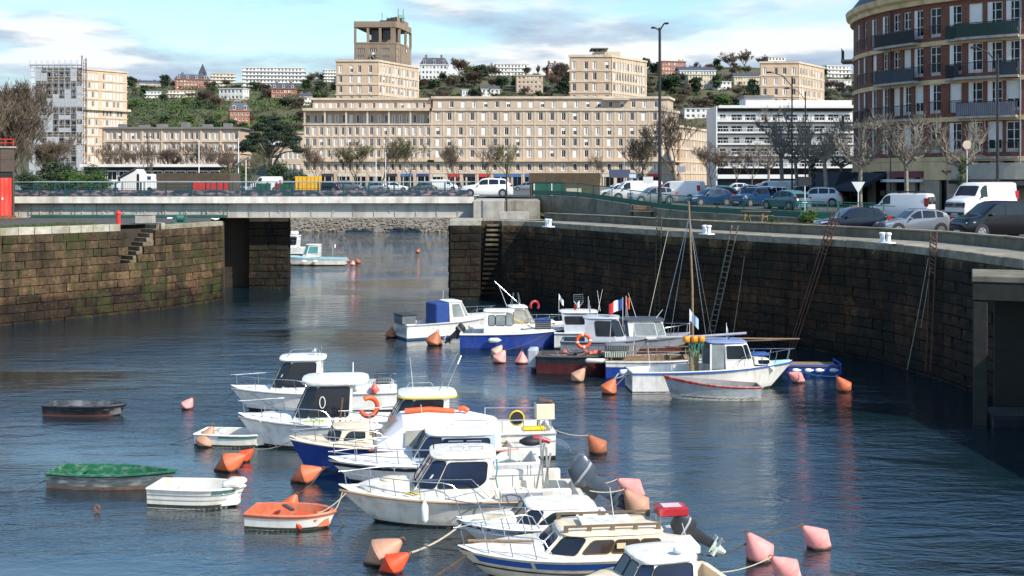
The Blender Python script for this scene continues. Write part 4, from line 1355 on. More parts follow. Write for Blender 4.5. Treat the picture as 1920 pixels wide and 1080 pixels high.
def arc(r, a): return Vector((r * math.cos(a), r * math.sin(a)))
def px_angle(px, R_=BR):
 """angle on the wall where the view ray through column px meets it"""
 s = (px - 960) / F
 A = s * s + 1
 Bq = -2 * (s * BC.x + BC.y)
 Cq = BC.length_squared - R_ * R_
 dq = Bq * Bq - 4 * A * Cq
 t = (-Bq - math.sqrt(max(0, dq))) / (2 * A)
 p = Vector((s * t, t)) - BC
 a = math.atan2(p.y, p.x)
 return a if a > 0 else a + 2 * math.pi
def arcbox(mb, r0, r1, a0, a1, z0, z1, step=.05):
 k = max(1, math.ceil((a1 - a0) / step))
 rings = []
 for i in range(k + 1):
  a = lerp(a0, a1, i / k)
  p, q_ = arc(r1, a), arc(r0, a)
  rings.append([(p.x, p.y, z0), (q_.x, q_.y, z0), (q_.x, q_.y, z1), (p.x, p.y, z1)])
 mb.loft(rings)
A0, A1 = rad(120), rad(300)
FLO = [7.6, 10.72, 13.80, 16.78, 19.80]
TOPZ = 22.75
colpx = [1611, 1622, 1639, 1660, 1680.5, 1700.5, 1722.5, 1753.5, 1791.5, 1829, 1865.5, 1901]
colw = [.75, .75, .8, .8, .85, .85, .9, 1.0, 1.0, 1.1, 1.1, 1.1]
ca = [px_angle(p) for p in colpx]
extra_l = [rad(x) for x in (128, 138, 148)]
extra_r = [ca[-1] + rad(7.5) * (i + 1) for i in range(7)]
allc = [(a, .8) for a in extra_l] + list(zip(ca, colw)) + [(a, 1.05) for a in extra_r]
wall = MB()
rng = random.Random(12)
for fl in range(1, 5):
 z0 = FLO[fl]
 z1 = FLO[fl + 1] if fl < 4 else TOPZ
 zo0, zo1 = z0 + .30, z0 + 2.62
 arcbox(wall, BR - .4, BR, A0, A1, z0, zo0)
 arcbox(wall, BR - .4, BR, A0, A1, zo1, z1 - (.0 if fl == 4 else 0))
 a = A0
 for c, w_ in allc:
  h = w_ / 2 / BR
  arcbox(wall, BR - .4, BR, a, c - h, zo0, zo1)
  a = c + h
  wk = rng.choice(['shut', 'ajar', 'ajar', 'dark', 'door', 'door', 'blind'])
  p = arc(BR - .2, c)
  key = ('fr', wk, round(w_, 2))
  if key not in WMESH:
   m = MB()
   f = .09
   hgt = zo1 - zo0
   m.mi = 0
   m.box(-w_/2, -w_/2 + f, -.05, .03, 0, hgt); m.box(w_/2 - f, w_/2, -.05, .03, 0, hgt); m.box(-w_/2 + f, w_/2 - f, -.05, .03, hgt - f, hgt)
   m.box(-w_/2 + f, w_/2 - f, -.05, .03, 0, .28)
   m.box(-.035, .035, -.045, .03, .28, hgt - f)
   for z in (.95, 1.65): m.box(-w_/2 + f, -.035, -.03, .02, z, z + .045); m.box(.035, w_/2 - f, -.03, .02, z, z + .045)
   m.mi = 1; m.box(-w_/2 + f, w_/2 - f, 0, .02, .28, hgt - f)
   m.mi = 2
   if wk == 'shut': m.box(-w_/2 + f, w_/2 - f, -.09, -.055, .02, hgt - f)
   if wk in ('ajar', 'door'): m.box(-w_/2 + .01, -w_/2 + .01 + w_ * .33, -.17, -.12, .02, hgt - .02)
   if wk == 'blind': m.box(-w_/2 + f, w_/2 - f, -.04, -.01, hgt * .4, hgt - f)
   WMESH[key] = m.mesh('tall_window', [WFRAME, WGLASS, SHUT])
  put('window', WMESH[key], bb, (p.x, p.y, zo0), c + math.pi / 2)
 arcbox(wall, BR - .4, BR, a, A1, zo0, zo1)
wall.build('brick_wall', BRICK, bb)
for fl in range(1, 5):
 m = MB(); arcbox(m, BR - .02, BR + .12, A0, A1, FLO[fl] - .38, FLO[fl] - .02); m.build('stone_band', YST, bb)
prof = [(BR - .02, TOPZ + .01), (BR + .3, TOPZ + .01), (BR + .34, TOPZ + .35), (BR + .62, TOPZ + .55), (BR + .70, TOPZ + .98), (BR - .02, TOPZ + .98)]
m = MB()
m.loft([[(r * math.cos(a), r * math.sin(a), z) for r, z in prof] for a in (lerp(A0, A1, i / 48) for i in range(49))]); m.build('cornice', YST, bb)
m = MB()
m.loft([[(r * math.cos(a), r * math.sin(a), z) for r, z in ((BR + .5, TOPZ + 1.0), (BR - 2.4, TOPZ + 4.6), (BR - 7, TOPZ + 5.6), (BR - 7, TOPZ + 1.0))] for a in (lerp(A0, A1, i / 48) for i in range(49))]); m.build('slate_roof', SLATE, bb)
m = MB(); m.M = None
m.lathe([(BR - .42, 5.5), (BR - .42, TOPZ + .9)], 64); m.build('interior', INTER, bb)
# balconies: (first px, last px, floor, look)
RAILG = mat('balcony_green', (.015, .06, .04), .6, var=.2)
RAILK = mat('balcony_black', (.012, .014, .02), .6, var=.2)
RAILS = mat('balcony_slate', (.06, .075, .11), .6, var=.2)
RAILP = mat('balcony_lilac', (.26, .25, .28), .6, var=.1)
def balcony(p0, p1, fl, material, solid_=True, depth=.95):
 a0, a1 = px_angle(p0), px_angle(p1)
 z = FLO[fl]
 m = MB(); arcbox(m, BR + .13, BR + depth, a0, a1, z - .22, z - .03); s_ = m.build('balcony', CONC, bb)
 m = MB()
 arcbox(m, BR + depth - .06, BR + depth - .01, a0, a1, z + .98, z + 1.04)
 k = max(3, round((a1 - a0) * BR / .14))
 for i in range(k + 1):
  a = lerp(a0, a1, i / k)
  p = arc(BR + depth - .035, a)
  m.bar((p.x, p.y, z - .03), (p.x, p.y, z + .98), .022)
 for a in (a0, a1):
  p, q_ = arc(BR + .02, a), arc(BR + depth - .03, a)
  m.bar((p.x, p.y, z + 1.01), (q_.x, q_.y, z + 1.01), .05)
  for j in range(1, 6):
   v = p.lerp(q_, j / 6)
   m.bar((v.x, v.y, z - .03), (v.x, v.y, z + 1), .022)
 m.build('railing', DARKM, s_)
 if solid_:
  m = MB(); arcbox(m, BR + depth - .10, BR + depth - .075, a0 + .004, a1 - .004, z + .02, z + .95); m.build('screen', material, s_)
balcony(1656, 1728, 4, RAILK); balcony(1656, 1727, 3, RAILS); balcony(1655, 1727, 2, RAILK, False)
balcony(1779, 1800, 4, RAILG, depth=.5); balcony(1801, 1912, 4, RAILG); balcony(1778, 1799, 3, RAILK, depth=.5); balcony(1800, 1912, 3, RAILS, False); balcony(1801, 1908, 2, RAILP)
balcony(1872, 1911, 3, RAILS, depth=.97)
balcony(1608, 1632, 2, RAILK, False, .45); balcony(1806, 1910, 1, RAILK, False, .4)
for px, fl in ((1611, 4), (1622, 4), (1753.5, 4), (1753.5, 3), (1753.5, 2), (1611, 3), (1622, 3), (1639, 3), (1639, 4), (1791.5, 2), (1753.5, 1), (1680.5, 1), (1722.5, 1), (1622, 2)):
 a = px_angle(px)
 m = MB()
 for j in range(9):
  p = arc(BR + .08, a + (j - 4) * .13 / BR)
  m.bar((p.x, p.y, FLO[fl] + .3), (p.x, p.y, FLO[fl] + 1.2), .02)
 arcbox(m, BR + .06, BR + .1, a - .56 / BR, a + .56 / BR, FLO[fl] + 1.2, FLO[fl] + 1.25)
 m.build('window_guard', DARKM, bb)
for a_, fl in ((rad(161), 4), (rad(161), 3), (rad(161), 2)):
 m = MB(); arcbox(m, BR + .13, BR + 1.1, a_ - .1, a_ + .06, FLO[fl] - .22, FLO[fl] - .03); s_ = m.build('balcony', CONC, bb)
 m = MB(); arcbox(m, BR + 1.0, BR + 1.05, a_ - .1, a_ + .06, FLO[fl], FLO[fl] + 1); m.build('screen', RAILK, s_)
for px in (1672, 1913):
 a = px_angle(px)
 p = arc(BR + .1, a)
 m = MB(); m.tube([(p.x, p.y, 7), (p.x, p.y, TOPZ + .2)], .055, 6); m.build('downpipe', GREYP if px > 1800 else DARKM, bb)
# ground floor: piers, shop windows, fascias
GZ0 = 6.2
PIER = mat('stone_pier', (.34, .29, .22), .9, var=.2, scale=.8)
pa = [px_angle(p) for p in (1600, 1632, 1669, 1708, 1734, 1752, 1786, 1822, 1868, 1915)]
for a in pa + [rad(128), rad(142), rad(258), rad(275), rad(290)]:
 m = MB(); arcbox(m, BR - .3, BR + .05, a - .028, a + .028, GZ0, 10.3); m.build('pier', PIER, bb)
m = MB(); arcbox(m, BR - .6, BR - .35, A0, A1, GZ0, 10.3); m.build('shop_glass', WGLASS, bb)
m = MB(); arcbox(m, BR - .3, BR + .1, A0, px_angle(1733), 9.6, 10.32); m.build('stone_band', YST, bb)
m = MB(); arcbox(m, BR - .3, BR + .1, px_angle(1733) + .002, px_angle(1786), 8.9, 10.32); m.build('stone_band', YST, bb)
m = MB(); arcbox(m, BR - .3, BR + .3, px_angle(1787), A1, 8.95, 10.2); m.build('shop_fascia', mat('pale_fascia', (.42, .38, .31), .8, var=.15), bb)
m = MB(); arcbox(m, BR - .3, BR + .25, px_angle(1672), px_angle(1732), 9.1, 9.58); m.build('shop_fascia', mat('red_fascia', (.16, .035, .04), .6), bb)
m = MB(); arcbox(m, BR + .06, BR + .5, px_angle(1660), px_angle(1732), 8.72, 8.95); m.build('canopy', WFRAME, bb)
def arcprism(mb, prof, a0, a1, k=8):
 mb.loft([[(r * math.cos(a), r * math.sin(a), z) for r, z in prof] for a in (lerp(a0, a1, i / k) for i in range(k + 1))])
AWN = mat('navy_awning', (.014, .019, .032), .8, var=.2)
AWK = mat('black_awning', (.010, .011, .013), .85, var=.25)
m = MB(); arcprism(m, [(BR + .06, 9.5), (BR + 3.0, 8.2), (BR + 3.0, 7.95), (BR + .06, 9.2)], rad(168), px_angle(1664)); m.build('awning', AWN, bb)
m = MB(); arcprism(m, [(BR + .06, 8.9), (BR + 1.6, 8.5), (BR + 1.6, 8.25), (BR + .06, 8.6)], px_angle(1868), A1); m.build('awning', AWK, bb)
m = MB(); arcprism(m, [(BR + .32, 8.93), (BR + .8, 8.85), (BR + .8, 8.6), (BR + .32, 8.6)], px_angle(1788), px_angle(1866)); m.build('awning', AWK, bb)
# script on the stone over the door, a flourish too small to read
m = MB()
a0 = px_angle(1768)
pts = [(arc(BR + .13, a0 + i * .0028), 9.5 + .13 * math.sin(i * 1.3) + .1 * math.sin(i * .61)) for i in range(24)]
m.tube([(p.x, p.y, z) for p, z in pts], .03, 4); m.build('lettering', mat('faded_script', (.13, .12, .09), .8), bb)
# terrace in front of the far end of the brick building
t = thing('cafe_terrace', 'dark covered cafe terrace with glass sides beside the brick building', 'terrace', (27.6, 100.5, 0), .1)
m = MB(); m.prism([(0, 0, 8.35), (4.5, 0, 8.35), (4.5, 0, 9.3), (.6, 0, 9.6)], (0, 7, 0)); m.build('roof', AWN, t)
for x in (.1, 1.5, 3.0, 4.4):
 m = MB(); m.bar((x, .1, 6.5), (x, .1, 8.35), .1); m.build('post', DARKM, t)
m = MB(); m.box(.2, 4.3, .08, .12, 6.6, 7.5); m.build('glass_panel', WGLASS, t)
m = MB(); m.box(.1, 4.4, 5, 5.2, 6.5, 8.35); m.build('back_wall', INTER, t)
# ================================================================== TREES AND SHRUBS
BARK = mat('grey_bark', (.105, .085, .062), .95, var=.3, scale=3)
TWIG = mat('brown_twigs', (.115, .085, .058), .95, var=.3, scale=.6, rnd=.2)
TWIGR = mat('russet_twigs', (.115, .080, .056), .95, var=.3, scale=.6, rnd=.15)
TWIGO = mat('olive_twigs', (.115, .105, .045), .95, var=.3, scale=.6, rnd=.15)
PLANE = mat('plane_bark', (.23, .195, .15), .95, var=.35, scale=4)
NEEDLE = mat('dark_needles', (.014, .030, .012), .85, var=.5, scale=.7, rnd=.2)
LEAFD = mat('dark_leaves', (.022, .045, .014), .75, var=.5, scale=.8, rnd=.2)
LEAFG = mat('fresh_leaves', (.055, .11, .015), .75, var=.4, scale=.8, rnd=.2)
LEAFM = mat('mid_leaves', (.045, .075, .022), .8, var=.45, scale=.5, rnd=.25)
def bare_tree(seed, spread=.5, levels=5, twig=.012, trunk=.34, up=.25, first=.3, dens=1.0):
 """height 1; trunk and crown as two builders"""
 q = random.Random(seed)
 T, C = MB(), MB()
 def grow(p, d, ln, r, lv):
  steps = 3 if lv < 2 else 2
  pts = [p]
  dd = d.copy()
  for i in range(steps):
   dd = (dd + Vector((q.gauss(0, .14), q.gauss(0, .14), q.gauss(up * .25, .1)))).normalized()
   pts.append(pts[-1] + dd * ln / steps)
  (T if lv == 0 else C).tube(pts, r, 6 if lv == 0 else 4 if lv < 3 else 3, r * (.72 if lv == 0 else .45), cap=False)
  if lv >= levels: return
  k = [4, 4, 4, 4, 3, 3][lv]
  k = max(2, round(k * dens * q.uniform(.8, 1.2)))
  for i in range(k):
   t = q.uniform(.35, 1) if lv else lerp(.72, 1, i / max(1, k - 1))
   j = min(len(pts) - 2, int(t * (len(pts) - 1)))
   s = pts[j].lerp(pts[j + 1], t * (len(pts) - 1) - j)
   a = q.uniform(0, 6.28) if lv else 6.28 * i / k + q.uniform(-.4, .4)
   side = Vector((math.cos(a), math.sin(a), 0))
   nd = (dd * (1 - spread) + side * spread * q.uniform(.7, 1.3) + Vector((0, 0, up))).normalized()
   grow(s, nd, ln * q.uniform(.52, .74) if lv else .30 * q.uniform(.8, 1.15), max(twig * .5, r * .42), lv + 1)
 grow(Vector((0, 0, -.01)), Vector((0, 0, 1)), first, .022 * trunk / .34, 0)
 zmax = max(v.z for v in C.v)
 s = 1 / zmax
 for b in (T, C): b.v = [v * s for v in b.v]
 return T, C
def pollard(seed):
 """plane cut back to knuckles every winter; height 1"""
 q = random.Random(seed)
 T, C = MB(), MB()
 T.tube([(0, 0, -.01), (q.gauss(0, .006), 0, .2), (q.gauss(0, .01), q.gauss(0, .01), .42)], .022, 7, .016, cap=False)
 T.ball((0, 0, .42), .026, 7, 5)
 def knob(p, r):
  C.ball(p, r, 7, 5, (1, 1, .9))
  for i in range(20):
   d = Vector((q.gauss(0, .6), q.gauss(0, .6), q.gauss(.55, .5))).normalized()
   l_ = q.uniform(.04, .15)
   m_ = p + d * l_ * .5 + Vector((0, 0, q.uniform(0, .01)))
   C.tube([p, m_, p + (d + Vector((0, 0, .35))).normalized() * l_], .0020, 3, .0010, cap=False)
 for i in range(6):
  a = 6.28 * i / 6 + q.uniform(-.4, .4)
  p = Vector((0, 0, q.uniform(.36, .43)))
  d = Vector((math.cos(a), math.sin(a), q.uniform(.35, 1.5))).normalized()
  r = .0105
  for s_ in range(3):
   e = p + d * q.uniform(.09, .16)
   mid = p.lerp(e, .5) + Vector((q.gauss(0, .012), q.gauss(0, .012), q.gauss(0, .01)))
   C.tube([p, mid, e], r, 5, r * .8, cap=False)
   knob(e, r * 1.55)
   if q.random() < .6:
    e2 = mid + Vector((q.gauss(0, .7), q.gauss(0, .7), q.uniform(.1, .9))).normalized() * q.uniform(.05, .1)
    C.tube([mid, e2], r * .6, 4, r * .5, cap=False)
    knob(e2, r * 1.15)
   p, r = e, r * .78
   d = (d + Vector((q.gauss(0, .4), q.gauss(0, .4), q.uniform(.1, .7)))).normalized()
   if p.z > .96: break
 return T, C
def leaf_cloud(mb, c, r, n, size, q, sq=(1, 1, 1), shell=.5):
 for i in range(n):
  d = Vector((q.gauss(0, 1), q.gauss(0, 1), q.gauss(0, 1))).normalized()
  rr = r * lerp(q.random() ** .5, 1, shell) * q.uniform(.8, 1.1)
  p = Vector(c) + Vector((d.x * rr * sq[0], d.y * rr * sq[1], d.z * rr * sq[2]))
  a = Vector((q.gauss(0, 1), q.gauss(0, 1), q.gauss(0, .7))).normalized() * size * q.uniform(.6, 1.3)
  b = a.cross(d).normalized() * size * q.uniform(.3, .6) if a.cross(d).length > 1e-5 else Vector((size, 0, 0))
  mb.add([p - a, p + b, p + a, p - b], [(0, 1, 2, 3)])
def leafy(seed, clumps, leaves, size, sq=(1, 1, .8), base=.22, rr=.16):
 """bushy crown made of clumps of leaves on a short trunk; height 1"""
 q = random.Random(seed)
 T, C = MB(), MB()
 T.tube([(0, 0, -.02), (q.gauss(0, .02), q.gauss(0, .02), .5)], .03, 6, .012, cap=False)
 cz, R_ = (1 + base) / 2, (1 - base) / 2
 for i in range(clumps):
  d = Vector((q.gauss(0, 1), q.gauss(0, 1), q.gauss(0, 1))).normalized()
  p = Vector((0, 0, cz)) + Vector((d.x * R_ * sq[0] * .8, d.y * R_ * sq[1] * .8, d.z * R_ * .8)) * q.random() ** .33
  T.tube([(0, 0, cz * .55), p], .007, 3, .003, cap=False)
  leaf_cloud(C, p, rr * q.uniform(.6, 1.25), leaves, size, q, (1, 1, .75), .35)
 return T, C
TREE_MESH = {}
def tree_mesh(k, maker, bark, leaf):
 if k not in TREE_MESH:
  T, C = maker()
  TREE_MESH[k] = T.mesh(k + '_trunk', bark, fix=False), C.mesh(k + '_crown', leaf, fix=False)
 return TREE_MESH[k]
TR = random.Random(31)
def tree(name, label, k, maker, bark, leaf, p, h, group=None, wide=1.0, cat='tree'):
 me = tree_mesh(k, maker, bark, leaf)
 t = thing(name, label, cat, p, TR.uniform(0, 6.28), group)
 s = (h * wide, h * wide, h)
 put('trunk', me[0], t, scale=s)
 put('crown', me[1], t, scale=s)
 return t
def ground_z(x, y):
 if x > -4 and y < 200: return zr(x, y)
 if y < 112: return QZ
 return 6.95 if y < 212 else 7.0
def tpos(px, top, d):
 x = (px - 960) * d / F
 z = ground_z(x, d)
 return Vector((x, d, z - .03)), CH + (HZ - top) * d / F - z
VAR = {
 'bare': [lambda s=s: bare_tree(s, .44, 6, .0036, .24, .26, .26, .92) for s in range(4)],
 'dense': [lambda s=s: bare_tree(40 + s, .50, 6, .0042, .25, .24, .2, 1.0) for s in range(3)],
 'great': [lambda s=s: bare_tree(60 + s, .42, 6, .0036, .30, .2, .24, 1.0) for s in range(2)],
}
bare_list = [  # px, top, distance, kind, material, label
 (592, 268, 235, 'dense', TWIGR, 'small russet bare tree left of the colonnaded facade, behind the yellow skip'),
 (664, 257, 240, 'dense', TWIGO, 'olive tinged bare tree before the colonnaded facade'),
 (713, 252, 240, 'bare', TWIG, 'slim bare tree between two pale flagpoles'),
 (762, 254, 235, 'dense', TWIGO, 'round bare tree right of the flagpoles'),
 (843, 258, 240, 'bare', TWIG, 'bare street tree left of the pair before the shuttered facade'),
 (866, 264, 236, 'bare', TWIG, 'smaller bare tree just behind the white car on the bridge end'),
 (916, 258, 240, 'bare', TWIG, 'thin bare tree above the white car roof'),
 (957, 262, 240, 'bare', TWIGO, 'low bare tree left of the brown shed'),
 (1120, 282, 240, 'bare', TWIG, 'very slight bare tree above the brown shed'),
 (1186, 250, 190, 'bare', TWIGO, 'upright bare tree left of the tall lamp post'),
 (1212, 245, 170, 'bare', TWIG, 'dark trunked bare tree just left of the tall lamp post'),
 (1270, 192, 165, 'great', TWIG, 'large spreading bare tree right of the tall lamp post'),
 (1335, 262, 200, 'dense', TWIG, 'round bare tree left of the white balconied building'),
 (1382, 268, 215, 'bare', TWIG, 'bare tree before the left end of the white balconied building'),
 (1412, 262, 205, 'bare', TWIGR, 'bare tree in front of the white balconies'),
 (205, 268, 255, 'bare', TWIGR, 'bare tree left of the low pavilion'),
 (240, 262, 250, 'dense', TWIG, 'spreading bare tree above the white truck'),
 (276, 258, 220, 'bare', TWIG, 'bare tree beside the small street lamp'),
 (325, 262, 255, 'dense', TWIGR, 'bare tree above the brown garage block'),
 (385, 262, 250, 'bare', TWIG, 'bare tree between the white flagpoles on the left'),
 (418, 268, 240, 'dense', TWIGR, 'russet bare tree left of the evergreen'),
 (437, 282, 225, 'dense', TWIGR, 'low russet bare tree at the foot of the evergreen'),
 (475, 275, 180, 'bare', TWIGO, 'ivy tinged bare tree beside the evergreen trunk'),
]
for px, top, d, kd, mt, lab in bare_list:
 i = TR.randrange(len(VAR[kd]))
 p, h = tpos(px, top, d)
 tree('bare_tree', lab, kd + str(i) + mt.name, VAR[kd][i], BARK, mt, p, h, 'bare trees along the waterfront street', {'dense': 1.05, 'bare': 1.0, 'great': 1.3}[kd])
for px, top, d, i, w_ in ((-14, 150, 128, 0, .75), (14, 138, 140, 1, .62), (44, 205, 150, 2, .7), (-34, 175, 120, 1, .9), (82, 245, 160, 0, .9)):
 p, h = tpos(px, top, d)
 lab = {-14: 'tall dense brown bare tree over the control cabin', 14: 'tallest bare tree at the far left edge, behind the control cabin', 44: 'broad bare tree left of the scaffolded tower', -34: 'bare tree at the very edge behind the control cabin', 82: 'low bare tree at the foot of the scaffolding'}[px]
 tree('bare_tree', lab, 'left%d' % i, lambda i=i: bare_tree(80 + i, .48, 6, .0038, .26, .22, .14, 1.1), BARK, TWIG, p, h, 'bare trees by the control cabin', w_)
for px, top, d, lab in (
 (1466, 158, 118, 'tall pollarded plane left of the two arm lamps'), (1492, 190, 112, 'pollarded plane between the two arm lamps'), (1520, 205, 104, 'pollarded plane with ivy on its trunk'),
 (1546, 168, 100, 'knuckled pollarded plane by the cafe terrace'), (1578, 205, 108, 'pollarded plane just left of the brick building'), (1440, 232, 135, 'smaller pollarded plane before the white balconies'),
 (1613, 170, 85, 'pollarded plane in front of the left curve of the brick building'), (1700, 176, 84, 'pollarded plane before the red fascia of the brick building'), (1804, 178, 84, 'pollarded plane with ivied foot behind the white van')):
 p, h = tpos(px, top, d)
 i = TR.randrange(4)
 tree('pollarded_plane', lab, 'plane%d' % i, lambda i=i: pollard(i), PLANE, PLANE, p, h, 'pollarded planes along the quay street', .95)
# ivy on trunks
def ivy(px, d, z0, z1, r, label):
 q = random.Random(int(px))
 m = MB()
 for i in range(7):
  leaf_cloud(m, (0, 0, lerp(z0, z1, i / 6)), r * q.uniform(.8, 1.15) * (1 - .5 * i / 6), 150, .085, q, (1, 1, 1.1), .6)
 x = (px - 960) * d / F
 return tag(m.build('ivy', LEAFG if px > 1700 else LEAFD, None, loc=(x, d - .1, ground_z(x, d)), fix=False), label, 'ivy')
ivy(1804, 84, .4, 3.9, .62, 'bright green ivy round the foot of a plane behind the white van')
ivy(1522, 104, .3, 4.6, .45, 'dark ivy climbing a plane trunk left of the cafe terrace')
# the umbrella evergreen
q = random.Random(5)
T, C = MB(), MB()
p, h = tpos(506, 207, 205)
T.tube([(0, 0, -.1), (.2, 0, 2.2), (-.1, .1, 4.2)], .55, 8, .42, cap=False)
T.tube([(0, 0, 2.4), (1.0, .2, 5.2), (2.4, .3, 7.6)], .36, 6, .14, cap=False)
T.tube([(0, 0, 3.2), (-1.2, .1, 5.6), (-2.8, 0, 7.8)], .32, 6, .14, cap=False)
T.tube([(0, 0, 4.0), (.2, 0, 6.6), (.4, 0, 9.2)], .34, 6, .12, cap=False)
for i in range(62):
 a = q.uniform(0, 6.28)
 rr = 5.3 * q.random() ** .55
 zc = lerp(h - .7, h * .56, (rr / 5.3) ** 1.7) - q.uniform(0, 2.2) * (1 - .3 * rr / 5.3)
 if zc < h * .40: zc = h * .48
 c = Vector((rr * math.cos(a), rr * math.sin(a) * .9, zc))
 T.tube([(0, 0, min(zc - .5, 5.5)), c * .55 + Vector((0, 0, zc * .42)), c], .09, 4, .03, cap=False)
 leaf_cloud(C, c, q.uniform(.8, 1.5), 300, .17, q, (1.15, 1.15, .42), .3)
t = thing('evergreen_tree', 'dark umbrella shaped evergreen left of the long apartment building', 'tree', p)
T.build('trunk', BARK, t, fix=False); C.build('crown', NEEDLE, t, fix=False)
# shrubs behind the bridge
for px, py0, top, d, k, mt, w_, lab in (
 (113, 340, 297, 150, 'shrubD', LEAFD, 1.25, 'dark rounded evergreen shrub behind the white vans'),
 (150, 340, 316, 148, 'shrubG', LEAFG, 1.6, 'bright green shrub right of the dark shrub'),
 (182, 340, 319, 146, 'shrubG', LEAFG, 1.4, 'green shrub at the end nearest the kiosk'),
 (85, 340, 316, 146, 'shrubG', LEAFM, 1.3, 'mid green shrub left of the dark shrub'),
 (60, 340, 318, 150, 'shrubD', LEAFD, 1.3, 'dark low shrub under the bare trees'),
 (170, 340, 306, 165, 'shrubD', LEAFD, 1.1, 'small dark conical shrub by the pavilion end'),
 (535, 340, 300, 190, 'shrubD', LEAFD, 1.2, 'dark shrub under the umbrella evergreen'),
 (440, 340, 305, 195, 'shrubM', LEAFM, 1.0, 'olive shrub left under the umbrella evergreen')):
 p, h = tpos(px, top, d)
 tree('shrub', lab, k + mt.name, lambda k=k: leafy(hash(k) % 97 if False else len(k) + ord(k[-1]), 34, 110, .035, (1.2, 1.2, 1), .0, .2), BARK, mt, p, h, 'shrubs behind the bridge', w_, 'shrub')
# street plants near the cars
for px, d, h, mt, lab in ((1519, 76.5, .95, LEAFG, 'bright green bush at the end of the green fence'), (1506, 77.5, .6, LEAFG, 'small green bush inside the fence corner'), (1446, 77, .4, LEAFG, 'low tuft of leaves by the picnic table')):
 x = (px - 960) * d / F
 tree('bush', lab, 'bush' + mt.name, lambda: leafy(11, 26, 90, .05, (1.2, 1.2, 1), .0, .22), BARK, mt, Vector((x, d, 6.05)), h, None, 1.2, 'bush')
# ---- trees on the hill
HV = [('hill_bare%d' % s, lambda s=s: bare_tree(120 + s, .52, 5, .009, .34, .25, .16, 1.2), TWIG) for s in range(3)] + \
     [('hill_russet', lambda: bare_tree(131, .5, 5, .010, .34, .25, .14, 1.2), TWIGR), ('hill_olive', lambda: bare_tree(133, .52, 5, .010, .34, .2, .14, 1.2), TWIGO)] + \
     [('hill_dark%d' % s, lambda s=s: leafy(140 + s, 30, 34, .075, (.8, .8, 1), .08, .19), LEAFD) for s in range(2)] + \
     [('hill_green', lambda: leafy(151, 30, 34, .075, (1.0, 1.0, 1), .05, .2), LEAFM), ('hill_fresh', lambda: leafy(153, 30, 34, .075, (.95, .95, 1), .05, .2), LEAFG)]
HL = {'hill_bare0': 'grey brown bare tree on the hillside', 'hill_bare1': 'spreading bare tree on the hillside', 'hill_bare2': 'thin bare tree on the hillside', 'hill_russet': 'russet bare tree on the hillside', 'hill_olive': 'olive tinged tree on the hillside', 'hill_dark0': 'dark evergreen tree on the hillside', 'hill_dark1': 'rounded dark evergreen on the hillside', 'hill_green': 'mid green bushy tree on the hillside', 'hill_fresh': 'fresh green tree on the hillside'}
LM = [(361, 'orange brick mansion'), (418, 'pale yellow flats'), (514, 'wide white block'), (436, 'white balcony villa'), (288, 'small white villa'), (340, 'long cream villa'), (276, 'grey crest houses'), (532, 'blue mansard house'), (450, 'brick slate house'), (574, 'white gabled house'), (814, 'white chateau'), (962, 'brick banded flats'), (993, 'orange flats'), (920, 'grey hip roofed house'), (885, 'flat bungalow'), (1038, 'brick turret house'), (1266, 'long red brick house'), (1310, 'white terrace'), (1330, 'cream terrace'), (1400, 'cream block'), (1357, 'white modern villa'), (1310, 'pale flat roofed house'), (1576, 'white stepped flats'), (42, 'pale terraced houses'), (630, 'tan block'), (200, 'scaffolded tower'), (1460, 'crest house'), (1210, 'plant room block')]
USED = {}
def hill_tree(px, base, hpx, v, wide=1.0, label=None):
 p = hill_at(px, base)
 if p is None:
  d = 820.0
  p = Vector(((px - 960) * d / F, d, hz_((px - 960) * d / F, d)))
 nm, mk, mt = HV[v]
 h = hpx * p.y / F
 grp = None
 if label is None:
  kd = HL[nm].replace(' on the hillside', '')
  size = 'tiny' if hpx < 12 else 'small' if hpx < 16 else 'medium' if hpx < 21 else 'tall'
  yy = 'on the crest' if base < 140 else 'high up' if base < 165 else 'halfway down' if base < 195 else 'low down'
  lm = min(LM, key=lambda q: abs(q[0] - px))
  dx = px - lm[0]
  w_ = 'in line with' if abs(dx) < 9 else ('just ' if abs(dx) < 26 else 'well ') + ('right of' if dx > 0 else 'left of')
  label = '%s %s %s, %s the %s' % (size, kd, yy, w_, lm[1])
  grp = 'trees among the houses on the hill'
  k_ = 1
  srt = sorted(LM, key=lambda q: abs(q[0] - px))
  while label in USED:
   label = '%s %s, between %s and %s' % (size, kd, lm[1], srt[k_][1])
   k_ += 1
  USED[label] = 1
 return tree('hillside_tree', label, nm, mk, BARK, mt, p - Vector((0, 0, .4)), h, grp, wide)
